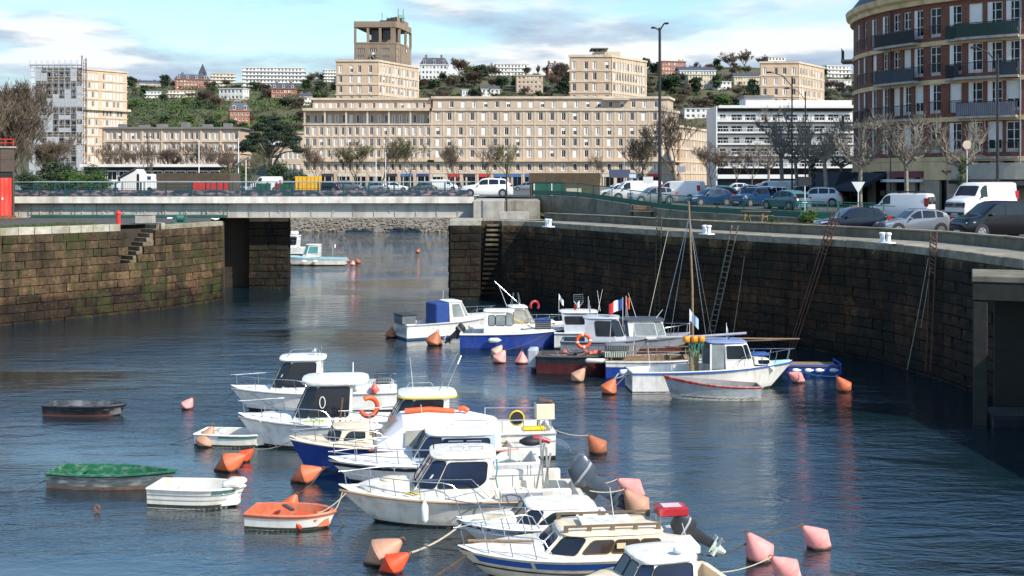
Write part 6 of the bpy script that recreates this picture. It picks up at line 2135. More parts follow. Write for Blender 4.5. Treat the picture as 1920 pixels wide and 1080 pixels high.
rope('dark rope from the green dinghy to the left edge', wp(t, (-1.8, .3, .3)), at(-20, 935), .12, .014, ROPED)
wd, h = dinghy('small white dinghy with lidded bow, in front of the green dinghy', 458, 277, 951, 954, 1.25, .56, .54, WHD, WHD, WHD, .2, .86, .45, .28, 3.2, 2)
h.band(wd, .30, .36, mat('grey_seam', (.25, .25, .24), .6), 'seam'); h.band(wd, .55, .60, MATS['grey_seam'], 'seam')
m = MB(); m.rbox(.75, 1.25, -.35, .35, .54, .72, .06); m.build('bow_cover', WHD, wd, 40)
h.band(wd, .08, .24, mat('teal_pad', (.05, .16, .16), .7), 'rubbing_pad', .72, .93, .02, 6, False)
od, h = dinghy('orange plastic dinghy with white hull and an oar lying across', 628, 460, 991, 995, 1.2, .42, .40, WHD, ORD, ORD, .2, .82, .45, .2, 3.0, 2)
h.band(od, .0, .22, ORD, 'orange_lip', off=.02)
m = MB(); m.bar((-.1, .35, .50), (.35, -.35, .42), .1, .05); tag(m.build('oar', DARKM, None, loc=od.location, rot=od.rotation_euler.z + math.pi), 'dark paddle blade lying across the orange dinghy', 'oar')
sd, h = dinghy('small white dinghy with dark green pad, tucked under the cruiser bow', 510, 367, 838, 838, 1.2, .44, .42, WHD, WHD, WHD, .18, .86, .45, .25, 3, 1)
h.band(sd, .05, .28, MATS['teal_pad'], 'rubbing_pad', .35, .85, .025, 8, False)
rope('dark line from the small white dinghy down to the water on its left', wp(sd, (-1.2, 0, .4)), at(318, 833), .06, .012, ROPED)
rd, h = dinghy('grey rowing boat with worn red gunwale alongside the white boat with mast', 1245, 1430, 748, 753, 1.45, .95, .55, GRYW, mat('grey_inside', (.22, .22, .22), .7, var=.2), REDG, .3, .7, .42, .35, 1.9, 3, sheer_ if False else ALGAE)
h.band(rd, .72, 1.0, mat('chalky_lower', (.42, .42, .37), .8, var=.25, scale=5, streak=((.12, .12, .08), .7, (3, 3, 3))), 'lower_strake')
h.band(rd, .02, .15, REDG, 'red_band')
# ------------------------------------------------------------------ left group of cruisers
def cruiser(label, bow, stern, wl_b, wl_s, B, fb, fs, hullm=WHITE, deckm=WHITE, ck=.42, boot=ANTIF, rubm=GREYP, flare=.26, rake=.7, camber=.12, tm=.5, tr=.86, floor=.25, name='motor_boat', cat='boat', p=2.1, group=None, side=.22, boot_v=.88):
 t, L = boat(name, label, cat, bow, stern, wl_b, wl_s, B, group)
 h = Hull(L, B, fb, fs, tm, tr, flare, rake, .4, p)
 h.outer(t, hullm)
 h.band(t, boot_v, 1.15, boot, 'boot_top', off=.004)
 h.band(t, .955, 1.2, ALGAE, 'waterline_growth', off=.010)
 if rubm: h.strake(t, rubm)
 h.deck(t, deckm, ck, 1, camber)
 if ck > .02: h.cockpit(t, deckm, 0, ck, side, floor)
 return t, h
def std_cabin(t, pxs, w, wt, z0, z1, sill, dy=0, material=WHITE, glass=GLASS, fw=.78, sidepoly=None, frame=DARKM, name='wheelhouse', split=True):
 xf, xft, xb, xbt = (lx(t, p, dy) for p in pxs)
 c = Cabin(t, xf, xft, xb, xbt, w, wt, z0, z1, material, fw, name)
 v0, v1 = (sill - z0) / (z1 - z0), .95
 for sd in (1, -1):
  if sidepoly is not None:
   for pol in sidepoly: c.pane(lambda u, v, sd=sd: c.side(u, v, sd), pol, glass, frame)
  c.pane(lambda u, v, sd=sd: c.corner(u, v, sd), [(.08, v0), (.95, v0), (.95, v1), (.08, v1)], glass, frame)
 if split:
  for a, b in ((-.95, -.04), (.04, .95)): c.pane(c.front, [(a, v0), (b, v0), (b, v1), (a, v1)], glass, frame, 'windscreen')
 return c
# 1 rearmost cruiser
t, h = cruiser('rearmost white cruiser of the left group, hard top with small roof rails', 430, 738, 772, 774, 2.3, .88, .74)
c = std_cabin(t, (505, 535, 604, 604), .82, .72, .72, 1.98, .98, sidepoly=[[(.0, .22), (.78, .22), (.84, .6), (.84, .95), (.0, .95)]])
c.roof(.22, .18, .10, .12, up=.06)
m = MB(); [m.tube([(c.xft - .1, sd * .5, 2.12), (c.xft - .25, sd * .5, 2.26), (c.xbt + .2, sd * .5, 2.28), (c.xbt + .1, sd * .5, 2.14)], .014, 5) for sd in (1, -1)]; m.ball((c.xbt + .3, 0, 2.27), .12, 8, 5); m.tube([(c.xbt, .3, 2.1), (c.xbt, .3, 2.5)], .014, 5); m.build('roof_rail', STEEL, t, 60)
h.rail(t, .52, 1, .5, .1, 4)
h.rail(t, .0, .14, .42, .08, 2, close=False)
m = MB(); m.rbox(-h.L / 2 + .1, -h.L / 2 + 1.6, -.95, .95, .66, .98, .08); m.build('stern_seat', WHITE, t, 40)
b1 = t
# mesh basket on the stern rail
t2 = thing('basket', 'wire basket of gear on the stern rail of the rearmost cruiser', 'basket', wp(b1, (-h.L / 2 + .5, .2, 1.0)), b1.rotation_euler.z)
m = MB()
for z in (0, .13, .26, .38): m.tube([(.35, .25, z), (-.35, .25, z), (-.35, -.25, z), (.35, -.25, z), (.35, .25, z)], .01, 4)
for i in range(8): x = -.35 + .1 * i; m.tube([(x, .25, 0), (x, .25, .38)], .007, 4); m.tube([(x, -.25, 0), (x, -.25, .38)], .007, 4)
m.build('wire_frame', DARKM, t2)
m = MB(); m.rbox(-.3, .3, -.2, .2, .02, .2, .06); m.build('folded_net', CRATE, t2, 40)
# 2 big hard top cruiser
t, h = cruiser('white cruiser with large rounded hard top and lime green name strip', 443, 765, 840, 843, 2.4, 1.02, .80)
c = std_cabin(t, (548, 580, 660, 662), .88, .76, .82, 2.12, 1.06, sidepoly=[[(.0, .20), (.92, .20), (.92, .95), (.0, .95)]], frame=DARKM)
c.roof(.25, .55, .16, .20, up=.10)
m = MB(); x0 = lerp(c.xf, c.xb, .52)
m.tube([(x0 + .09 * math.cos(a), c.w - .045 + .0, 1.56 + .19 * math.sin(a)) for a in (2 * math.pi * i / 16 for i in range(17))], .016, 5); o = m.build('vent_ring', FOAMW, t, 60)
m = MB(); x1 = lx(t, 572); m.box(x1 - .65, x1 - .02, h.g(h.tx(x1)) * .80, h.g(h.tx(x1)) * .80 + .02, .86, .98); m.build('lime_strip', mat('lime_strip', (.42, .62, .10), .5), t)
m = MB(); m.rbox(c.xf - .1, c.xf + 1.1, -.62, .62, .80, 1.06, .10); m.build('coach_roof', WHITE, t, 40)
m = MB(); m.tube([(c.xbt, .2, 2.3), (c.xbt, .2, 2.78)], .022, 6); m.ball((c.xft - .4, -.2, 2.46), .06, 8, 5); m.build('roof_mast', FOAMW, t, 60)
h.rail(t, .45, 1, .5, .1, 5)
b2, h2 = t, h
ring_buoy('orange horseshoe lifebuoy on the rail of the hard top cruiser', wp(t, (lx(t, 692), 1.05, 1.42)), .30, .085, (rad(12), rad(-60), t.rotation_euler.z + .2), ORANGE, None, (0, .78))
fender('round orange pink ball fender hung above the horseshoe lifebuoy', wp(b1, (lx(b1, 703), 1.1, .92)), .16, .34, mat('coral_plastic', (.75, .12, .09), .4), wp(b1, (lx(b1, 703), 1.0, 1.3)))
m = MB(); m.bar((0, 0, 0), (-.12, .03, .95), .06); tag(m.build('wooden_stake', RUST, None, loc=wp(t, (lx(t, 638), 1.12, .82)), rot=t.rotation_euler.z), 'rusty stake standing on the side deck of the hard top cruiser', 'stake')
# 3 small blue boat
t, h = cruiser('small blue hulled boat with cream deck and little cuddy', 540, 815, 884, 882, 2.0, .98, .72, BLUEH, CREAM, .3, BLUEH, CREAM, .30, .5, camber=.08)
c = std_cabin(t, (612, 625, 690, 690), .60, .52, .80, 1.28, .95, material=CREAM, sidepoly=[[(.12, .30), (.85, .30), (.85, .82), (.25, .82)]], fw=.7, name='cuddy')
c.roof(.03, .05, .03, .05, CREAM, .04)
h.rail(t, .35, 1, .48, .08, 5, mid=True)
m = MB(); [m.tube([(c.xb - .3 + .5 * math.cos(a) * .35 + .25 * i, .2 + .1 * i, 1.0 + .18 * math.sin(a)) for a in (6.28 * j / 12 for j in range(13))], .016, 4) for i in range(3)]
tag(m.build('coiled_hose', BLACK, None, loc=t.location, rot=t.rotation_euler.z), 'coils of black hose on the deck of the blue hulled boat', 'hose')
b3 = t
# 4 yellow trimmed hard top
t, h = cruiser('white cruiser with yellow trimmed hard top and twin rod holders', 632, 1036, 862, 864, 2.4, 1.0, .86, ck=.46)
c = std_cabin(t, (722, 757, 838, 840), .84, .72, .90, 1.98, 1.12, sidepoly=[[(.0, .2), (.8, .2), (.84, .6), (.84, .95), (.0, .95)]])
c.roof(.20, .26, .12, .15, up=.08, trim=YEL)
m = MB(); m.tube([(c.xbt + .05, .1, 2.15), (c.xbt - .42, .15, 3.25)], .018, 5); m.tube([(c.xbt + .3, .25, 2.15), (c.xbt - .36, .35, 3.5)], .018, 5); m.tube([(c.xbt - .42, .15, 3.25), (c.xbt - .3, .3, 3.0)], .014, 5); m.tube([(c.xft - .1, -.4, 2.15), (c.xft - .2, -.4, 2.3), (c.xft - .9, -.4, 2.3), (c.xft - 1.0, -.4, 2.15)], .018, 5); m.build('rod_holder', STEEL, t, 60)
antenna(t, (c.xft - .3, 0, 2.2), (c.xft - .2, 0, 3.2), .01)
h.rail(t, .55, 1, .5, .1, 4)
h.rail(t, .0, .3, .42, .1, 3, close=False)
m = MB(); [m.tube([(lx(t, 905), sd * .9, .88), (lx(t, 905), sd * .9, 1.7)], .018, 5) for sd in (1,)]; m.tube([(lx(t, 905), .9, 1.32), (lx(t, 990), .9, 1.30)], .014, 5); m.build('rod_rack', STEEL, t, 60)
m = MB(); [m.tube([(-h.L/2 - .02, y, .45), (-h.L/2 - .55, y, .25), (-h.L/2 - .6, y, .1)], .016, 5) for y in (-.3, 0, .3, .7)]; [m.tube([(-h.L/2 - .1 - .15 * i, -.3, .42 - .08 * i), (-h.L/2 - .1 - .15 * i, .7, .42 - .08 * i)], .014, 5) for i in range(4)]; m.build('swim_ladder', STEEL, t, 60)
h.band(t, .30, .36, mat('grey_crease', (.34, .34, .33), .5), 'crease', 0, .42, .006, 8, False)
b4, h4 = t, h
t2 = thing('bait_box', 'off white box with tools on the stern of the yellow trimmed cruiser', 'box', wp(b4, (-h.L / 2 + .28, .35, 1.28)), b4.rotation_euler.z)
m = MB(); m.rbox(-.3, .3, -.26, .26, -.1, .42, .02); m.build('body', CREAM, t2); m = MB(); m.box(-.27, .27, -.23, .23, .421, .435); m.build('lid', DARKM, t2); m = MB(); m.bar((-.25, 0, .46), (.2, .1, .56), .07); m.build('tool', RUST, t2)
m = MB(); [m.bar((x, y, -.45), (x, y, -.1), .05) for x in (-.2, .2) for y in (-.18, .18)]; m.build('stand', STEEL, t2)
t2 = thing('rope_reel', 'yellow rimmed black reel on the rail of the yellow trimmed cruiser', 'reel', wp(b4, (lx(b4, 963), .9, 1.33)), b4.rotation_euler.z)
m = MB(); m.tube([(.22 * math.cos(a), 0, .22 * math.sin(a)) for a in (6.283 * i / 20 for i in range(21))], .035, 6, cap=False); m.build('rim', YEL, t2, 60)
m = MB(); m.tube([(0, -.05, 0), (0, .05, 0)], .2, 14); m.build('core', BLACK, t2)
m = MB(); m.rbox(-.4, .4, -.12, .12, 0, .14, .05); tag(m.build('oilskin', YEL, None, 40, wp(b4, (lx(b4, 995), .75, .88)), b4.rotation_euler.z), 'yellow oilskin bundle on the side deck near the reel', 'bundle')
# 5 canopy boat: dark hull, white tent
t, h = cruiser('dark red hulled boat under a white canvas tent with clear window', 648, 960, 886, 884, 2.2, .74, .66, BLACKH, CREAM, .5, MAROON, mat('pink_strake', (.50, .16, .17), .5), .24, .5, boot_v=.62)
m = MB()
xs = [lx(t, p) for p in (704, 752, 800, 880, 930)]
def tent(x, w, z0, z1): return [(x, -w, z0), (x, -w * .86, lerp(z0, z1, .75)), (x, -w * .55, z1), (x, 0, z1 + .05), (x, w * .55, z1), (x, w * .86, lerp(z0, z1, .75)), (x, w, z0)]
m.loft([tent(xs[0], .78, .74, .90), tent(xs[1], .95, .72, 1.66), tent(xs[2], 1.0, .70, 1.72), tent(xs[3], 1.0, .68, 1.60), tent(xs[4], .95, .66, 1.40)])
m.build('canvas_tent', CANV, t, 30)
fw_ = lambda u, v: Vector((lerp(xs[0] , xs[1], v), u * lerp(.5, .52, v), lerp(.92, 1.70, v)))
m = MB(); sgn = 1 if xs[0] > xs[1] else -1
P = [fw_(u, v) + Vector((sgn * .02, 0, .015)) for u, v in ((-.9, .18), (.9, .18), (.9, .82), (-.9, .82))]; m.prism(P, (sgn * .01, 0, .008)); m.build('clear_window', CLEARP, t)
for sd in (1, -1):
 ww = lambda f, v: Vector((lerp(lerp(xs[0], xs[1], v), xs[2], f), sd * (lerp(.88, .94, f) * (1 - .14 * v / .75) + .02), lerp(.74, lerp(1.3, 1.47, v), v)))
 m = MB(); P = [Vector((xs[1] - .02, sd * .985, .90)), Vector((xs[2] - .1, sd * 1.025, .88)), Vector((xs[2] - .1, sd * .935, 1.36)), Vector((xs[1] - .05, sd * .90, 1.34))]
 m.prism(P, (0, sd * .012, .002)); m.build('clear_window', CLEARP, t)
b5 = t
for nm, a, b, lab in (('rolled', 758, 850, 'long orange rolled liferaft tube on top of the white tent'), ('short', 858, 876, 'short orange roll at the back of the white tent')):
 m = MB(); m.tube([(lx(t, a), .18, 1.80), (lerp(lx(t, a), lx(t, b), .5), .2, 1.83), (lx(t, b), .2, 1.74)], .085, 8)
 tag(m.build('orange_roll', ORANGE, None, 60, t.location, t.rotation_euler.z), lab, 'roll')
# 6 white boat with black stripe and low hardtop
t, h = cruiser('white cruiser with black stripe at the bow, squeezed behind the nearest cabin boat', 613, 1010, 908, 912, 2.2, .66, .62, rubm=None, ck=.42)
h.band(t, .08, .26, BLACKH, 'black_stripe', .35, 1)
c = std_cabin(t, (768, 800, 925, 925), .80, .70, .64, 1.42, .80, sidepoly=[[(.0, .25), (.9, .25), (.9, .92), (.0, .92)]], glass=GLASSB, material=mat('light_blue_frame', (.42, .50, .58), .4))
c.roof(.06, .12, .06, .12, up=.05)
m = MB(); m.tube([(c.xbt + .2, .3, 1.68), (c.xbt + .25, .3, 1.8), (c.xbt + 1.2, .3, 1.8), (c.xbt + 1.25, .3, 1.68)], .014, 5); m.build('roof_rail', STEEL, t, 60)
h.rail(t, .40, 1, .48, .1, 6, mid=True)
b6 = t
rn = random.Random(8)
t2 = thing('gear_pile', 'heap of dark clothes and a red jacket behind the nearest cabin boat', 'gear', wp(b6, (lx(b6, 985), .1, 1.0)), b6.rotation_euler.z)
for i, mt_ in enumerate((BLACK, DARKM, BLACKH)):
 m = MB(); m.ball((rn.uniform(-.3, .4), rn.uniform(-.1, .1), .12), .28, 8, 5, (1.3, .8, .5)); m.build('cloth', mt_, t2, 60)
m = MB(); m.tube([(-.2, .1, .22), (-.45, .12, .2), (-.72, .1, .1)], .10, 7, .07); m.build('red_jacket', REDP, t2, 60)
m = MB(); [m.tube([(x, y, -.4), (x, y, .02)], .016, 5) for x in (-.5, .5) for y in (-.3, .3)]; m.tube([(-.5, .3, .0), (.5, .3, .0), (.5, -.3, 0), (-.5, -.3, 0), (-.5, .3, 0)], .016, 5); m.build('frame', STEEL, t2, 60)
# 7 nearest cabin boat
t, h = cruiser('nearest white cabin boat with tan rubbing strake and dark outboard', 632, 1092, 984, 990, 2.35, .86, .70, WHITE2, WHITE2, .44, ANTIF, TANR, .30, .95, .14, .48, .88, .22, boot_v=.93)
BN, HN = t, h
h.band(t, .30, .315, mat('hull_crease', (.40, .39, .36), .6), 'crease', 0, .88, .004, 12, False)
c = std_cabin(t, (764, 812, 924, 922), .90, .78, .72, 1.74, 1.02, material=WHITE2, glass=GLASSB, sidepoly=[[(.02, .30), (.70, .30), (.84, .46), (.86, .93), (.02, .93)]], frame=BLACK)
c.roof(.10, .10, .06, .10, WHITE2, up=.06)
m = MB()
k = 10
rings = []
for i in range(k + 1):
 f_ = i / k
 x = lerp(c.xf - .05, lx(t, 672), f_)
 ww = min(.80 * (1 - .75 * f_ ** 2.2), h.g(h.tx(x)) * .72)
 zz = h.zg(h.tx(x)) + .10
 top_ = .17 * (1 - f_ ** 3) + .02
 rings.append([(x, -ww, zz - .08), (x, -ww * .85, zz + top_ * .75), (x, -ww * .4, zz + top_), (x, ww * .4, zz + top_), (x, ww * .85, zz + top_ * .75), (x, ww, zz - .08)])
m.loft(rings); m.build('coach_roof', WHITE2, t, 50)
xh = lx(t, 735)
m = MB(); m.lathe([(.30, .0), (.30, .03), (.27, .05), (.05, .06)], 20); m.build('deck_hatch', CREAM, t, 40, (xh, 0, h.zg(h.tx(xh)) + .27))
h.rail(t, .50, 1, .46, .10, 5)
m = MB()
for sd in (1, -1):
 m.tube([(lx(t, 780), sd * .95, 1.28), (lx(t, 880), sd * .97, 1.27), (lx(t, 912), sd * .97, .80)], .014, 5)
m.build('side_rail', STEEL, t, 60)
m = MB(); [m.tube([(lx(t, p), .35 * s_, 1.90), (lx(t, p) + .05, .35 * s_, 1.97), (lx(t, p) - .35, .35 * s_, 1.97), (lx(t, p) - .3, .35 * s_, 1.90)], .012, 5) for p in (845, 880) for s_ in (1, -1)]; m.build('roof_handle', STEEL, t, 60)
antenna(t, (lx(t, 813), 0, 1.86), (lx(t, 813), 0, 2.2), .016, DARKM)
# cockpit: grey insets, gantry, rod holders
for sd in (1, -1):
 m = MB(); x0, x1 = lx(t, 935), lx(t, 1008); y_ = h.g(h.tx(x0))
 m.box(x1, x0, sd * (y_ + .0) - .012, sd * (y_ + .0) + .012, h.fs + .05, h.fs + .24); m.build('coaming_panel', GREYP, t)
 m = MB(); m.rbox(lx(t, 1060), lx(t, 930), sd * (y_ - .10) - .09, sd * (y_ - .10) + .09, h.fs - .02, h.fs + .30, .03); m.build('bulwark', WHITE2, t, 40)
m = MB()
for p in (955, 995, 1010):
 m.tube([(lx(t, p), .9, 1.0), (lx(t, p), .9, 1.32)], .016, 5)
m.tube([(lx(t, 918), .9, 1.32), (lx(t, 1012), .9, 1.32)], .018, 5)
for p in (982, 988, 1008): m.tube([(lx(t, p), .9, 1.32), (lx(t, p), .9, 1.58)], .018, 5)
m.build('rod_rail', STEEL, t, 60)
m = MB()
x0 = lx(t, 1016)
for dy_ in (-.5, .75):
 m.bar((x0 - .1, dy_, .55), (x0 - .02, dy_, 2.0), .05); m.bar((x0 + .1, dy_, .55), (x0 - .14, dy_, 1.85), .05)
m.build('gantry', mat('aluminium_post', (.34, .34, .33), .45, .6), t)
m = MB(); m.rbox(-h.L / 2 - .38, -h.L / 2 + .02, -.75, .75, .22, .40, .05); m.build('stern_platform', WHITE2, t, 40)
outboard(t, -h.L / 2 - .22, -.15, .78, 52, mat('slate_cowling', (.055, .070, .095), .25, var=.1, coat=.3), 1.35)
fender('white sausage fender hanging at the middle of the nearest cabin boat', wp(t, (lx(t, 794), h.g(.62) + .07, .50)), .10, .52, FOAMW, wp(t, (lx(t, 794), h.g(.62) - .1, .98)))
fender('big grubby white ball fender at the stern quarter of the nearest cabin boat', wp(t, (lx(t, 985), h.g(.2) + .22, .56)), .26, .60, WHITE2, wp(t, (lx(t, 978), h.g(.2) - .02, .95)))
m = MB(); m.tube([(0, 0, 0), (.1, .05, .03), (.25, -.05, .02), (.35, .05, .04), (.2, .12, .03)], .025, 5); tag(m.build('rope_coil', mat('yellow_rope', (.5, .4, .05), .8), None, 60, wp(t, (lx(t, 785), .75, h.zg(.66) + .10)), t.rotation_euler.z), 'yellow rope end on the side deck of the nearest cabin boat', 'rope')
m = MB(); m.tube([(0, 0, 0), (.02, .01, -.25), (-.02, .01, -.5), (.03, 0, -.75)], .02, 5); tag(m.build('rope_end', mat('teal_rope', (.03, .25, .28), .8), None, 60, wp(t, (lx(t, 926), .85, 1.75))), 'teal rope hanging at the back of the nearest cabin', 'rope')
# 8 small cuddy boat
t, h = cruiser('small white cuddy boat with long angular bow rail, between the two nearest boats', 853, 1150, 1030, 1036, 2.0, .62, .58, WHITE, WHITE, .35, ANTIF, None, .3, .7)
h.band(t, .06, .16, BLACKH, 'black_stripe')
c = std_cabin(t, (958, 985, 1110, 1110), .72, .62, .58, .96, .64, sidepoly=[[(.0, .18), (.55, .18), (.62, .85), (.16, .85)]], glass=GLASS, material=WHITE, name='cuddy')
c.roof(.02, .02, .02, .05, up=.06)
h.rail(t, .45, 1, .55, .06, 4, lean=.25)
m = MB(); [m.tube([(lx(t, 905) + .1 * i, -.2 + .15 * i, .70), (lx(t, 940), .1 * i, .74), (lx(t, 960), .2 - .1 * i, .70)], .02, 5) for i in range(4)]; tag(m.build('rope_heap', ROPE, None, 60, t.location, t.rotation_euler.z), 'tangle of pale rope on the bow of the small cuddy boat', 'rope')
b8 = t
# 9 cream boat with blue stripe
t, h = cruiser('cream cabin boat with blue side stripe and brown roof handrails', 857, 1300, 1092, 1098, 2.25, .66, .60, CREAM, WHITE2, .22, ANTIF, None, .25, .75, .10)
h.band(t, .10, .34, STRB, 'blue_stripe', .26, .70, .007, 14, False); h.band(t, .10, .34, STRB, 'blue_stripe', .715, .95, .007, 8, False)
h.strake(t, BLACK, .02, .50, name='black_strake')
c = Cabin(t, lx(t, 1010), lx(t, 1046), lx(t, 1232), lx(t, 1232), .86, .74, .62, 1.04, CREAM, .74, 'cabin')
for a, b in ((-.95, -.04), (.04, .95)): c.pane(c.front, [(a, .15), (b, .15), (b, .9), (a, .9)], GLASSB, FOAMW, 'windscreen')
BR_GL = glassmat('brown_glass', (.045, .030, .022))
for sd in (1, -1):
 c.pane(lambda u, v, sd=sd: c.corner(u, v, sd), [(.12, .12), (.97, .12), (.97, .92), (.12, .92)], GLASS, BLACK)
 for a, b in ((.04, .36), (.37, .68), (.69, .94)): c.pane(lambda u, v, sd=sd: c.side(u, v, sd), [(a, .18), (b, .18), (b, .82), (a + (.04 if a < .1 else 0), .82)], BR_GL, mat('brown_frame', (.10, .06, .035), .6))
c.roof(.05, .06, .03, .07, CREAM, up=.05)
m = MB()
for sd in (1, -1):
 m.bar((c.xft - .05, sd * .52, 1.22), (c.xbt + .05, sd * .52, 1.22), .05, .045)
 for i in range(5): x = lerp(c.xft - .1, c.xbt + .1, i / 4); m.box(x - .05, x + .05, sd * .52 - .022, sd * .52 + .022, 1.10, 1.196)
m.build('roof_handrail', mat('brown_handrail', (.14, .10, .06), .7, var=.2), t)
m = MB(); m.box(c.xft - 1.7, c.xft - .5, -.3, .3, 1.16, 1.22); m.build('roof_hatch', WHITE2, t)
m = MB(); m.box(lx(t, 1150) - .10, lx(t, 1150) + .10, .845, .86, .80, .92); m.build('paper_notice', mat('yellowed_paper', (.6, .5, .3), .8), t)
h.rail(t, .62, 1, .48, .08, 4, lean=.1)
m = MB(); m.tube([(lx(t, 880), -.3, .74), (lx(t, 1000), .1, .80)], .045, 6, .03); m.build('boat_hook', WOOD, t, 60)
m = MB(); m.rbox(lx(t, 1296), lx(t, 1232), -.8, .8, .56, .80, .05); m.build('stern_deck', WHITE2, t, 40)
outboard(t, -h.L / 2 - .10, -.1, .72, 58, DARKM, 1.0, FOAMG)
b9 = t
t2 = thing('fuel_tank', 'red plastic tank with white top on thin legs at the stern of the cream boat', 'tank', wp(b9, (lx(b9, 1262), -.2, 1.22)), b9.rotation_euler.z)
m = MB(); m.rbox(-.36, .36, -.26, .26, 0, .20, .03); m.build('body', REDP, t2, 40); m = MB(); m.box(-.22, .22, -.16, .16, .202, .21); m.build('pale_top', mat('pale_pink_label', (.62, .45, .48), .5), t2)
for x in (-.33, .3):
 for y in (-.22, .22): m = MB(); m.tube([(x, y, -.55), (x, y, .0)], .014, 5); m.build('leg', STEEL, t2)
# 10 boat cut by the bottom edge
t, h = cruiser('white and cream launch cut by the bottom edge of the frame', 1085, 1368, 1164, 1158, 2.0, .70, .58, CREAM, CREAM, .30, ANTIF, BLACK, .25, .6)
c = std_cabin(t, (1160, 1186, 1285, 1285), .62, .52, .62, 1.10, .70, sidepoly=[[(.02, .15), (.9, .15), (.9, .9), (.02, .9)]], name='windscreen_frame', glass=GLASSB)
c.roof(.06, .08, .08, .12, WHITE, up=.06)
m = MB(); m.tube([(lx(t, 1290), .3, .6), (lx(t, 1290), .3, 1.0)], .07, 8); m.build('pump', FOAMW, t, 60)
m = MB(); m.ball((c.xbt + .35, .45, 1.32), .10, 8, 5, (1.5, 1, .7)); m.build('roof_light', FOAMW, t, 60)
b10 = t
# ------------------------------------------------------------------ right group
RG = None
# 11 white boat with blue canvas
t, h = cruiser('white open boat with tall blue canvas back and grey stern box', 924, 748, 624, 640, 2.2, 1.0, .82, WHITE, WHITE, .62, BOOTB, GREYP, .22, .8, boot_v=.86)
c = std_cabin(t, (874, 858, 833, 833), .78, .68, .88, 1.95, 1.12, sidepoly=[[(.05, .2), (.8, .2), (.8, .92), (.05, .92)]], glass=GLASSG, frame=FOAMW)
c.roof(.06, .10, .06, .09)
m = MB(); m.rbox(c.xb - .85, c.xb - .01, -.72, .72, .35, 1.93, .05); m.build('blue_canvas', NAVY, t, 40)
m = MB(); m.rbox(lx(t, 935), c.xf, -.55, .55, .95, 1.14, .07); m.build('coach_roof', WHITE, t, 40)
h.rail(t, .66, 1, .55, .08, 3, lean=.15)
t2 = thing('storage_box', 'dark grey box with open lid on the stern of the boat with blue canvas', 'box', wp(t, (-h.L / 2 + .25, .0, .86)), t.rotation_euler.z)
m = MB(); m.rbox(-.42, .42, -.6, .6, 0, .46, .03); m.build('body', mat('box_grey', (.09, .11, .12), .6, var=.2, streak=((.2, .2, .2), .4, (4, 4, 4))), t2, 40)
m = MB(); m.rbox(-.47, .47, -.65, .65, .462, .55, .03); m.build('lid', mat('box_dark', (.03, .035, .04), .6), t2, 40)
b11 = t
# 12 white cruiser behind the blue boat
t, h = cruiser('white cruiser with grey raked windscreen, behind the blue fishing boat', 1062, 880, 640, 648, 2.2, 1.0, .85, WHITE, WHITE, .45, BLUEH, None, .24, .8, boot_v=.45)
c = std_cabin(t, (1004, 985, 955, 957), .84, .72, .92, 1.92, 1.08, sidepoly=[[(.05, .2), (.95, .2), (.95, .92), (.05, .92)]], glass=CLEARP)
c.roof(.08, .12, .08, .09)
m = MB(); m.rbox(c.xf - .1, lx(t, 1040), -.62, .62, 1.0, 1.16, .07); m.build('coach_roof', WHITE, t, 40)
h.rail(t, .5, 1, .45, .08, 4)
m = MB()
for x, y in ((-.25, -.3), (.25, -.3), (.25, .3), (-.25, .3)): m.tube([(c.xbt + .3 + x, y, 2.0), (c.xbt + .3 + x * .5, y * .5, 2.7)], .014, 4)
m.tube([(c.xbt + .6, .3, 2.0), (c.xbt - .8, .5, 3.3)], .010, 5); m.build('radar_frame', STEEL, t, 60)
ring_buoy('red horseshoe lifebuoy on the roof edge of the white cruiser behind the blue boat', wp(t, (lx(t, 1000), -.4, 2.02)), .24, .07, (0, rad(40), .4), REDP, None, (0, .7))
b12 = t
# 13 blue fishing boat
t, h = cruiser('blue fishing boat with small white aft cabin and pale fender', 1062, 862, 652, 656, 2.2, .98, .80, BLUEH, WHITE2, .5, BLUEH, WHITE, .2, .7, boot_v=.9)
c = std_cabin(t, (962, 962, 908, 908), .80, .76, .78, 1.92, 1.22, sidepoly=[[(.0, .40), (.45, .40), (.45, .88), (.0, .88)], [(.48, .40), (.78, .40), (.78, .88), (.48, .88)]], frame=DARKM, glass=GLASSG, fw=.9)
c.roof(.08, .06, .06, .09)
m = MB(); [m.rbox(lx(t, p), lx(t, p) + .6, -.5, .4, .55, .98, .05) for p in (975, 1003)]; m.build('fish_bin', BLUEH, t, 40)
m = MB(); m.tube([(c.xf, .3, 1.5), (c.xf + 1.1, .4, .95)], .025, 5); m.build('boat_hook', YEL, t, 60)
b13, h13 = t, h
fender('pale green fender lying along the blue hull', wp(t, (lx(t, 927), 0, .52)) + Vector((0, -1.20, 0)), .13, .62, FOAMG, None, rad(90))
ou = outboard(t, -h.L / 2 - .1, .1, .70, 50, BLACK, .95)
for px, lab in ((1018, 'grey plastic crate stacked on the blue boat bow, by the maroon stern'),):
 t2 = thing('fish_crate', lab, 'crate', wp(t, (lx(t, px), -.1, .95)), t.rotation_euler.z)
 m = MB(); m.rbox(-.42, .42, -.3, .3, 0, .50, .03); m.build('body', CRATE, t2, 40)
 m = MB(); m.box(-.44, .44, -.32, .32, .502, .55); m.build('lid', BLUEH, t2)
 m = MB(); [m.box(-.42, .42, -.315, -.303, .08 + .11 * i, .12 + .11 * i) for i in range(4)]; m.build('rib', DARKM, t2)
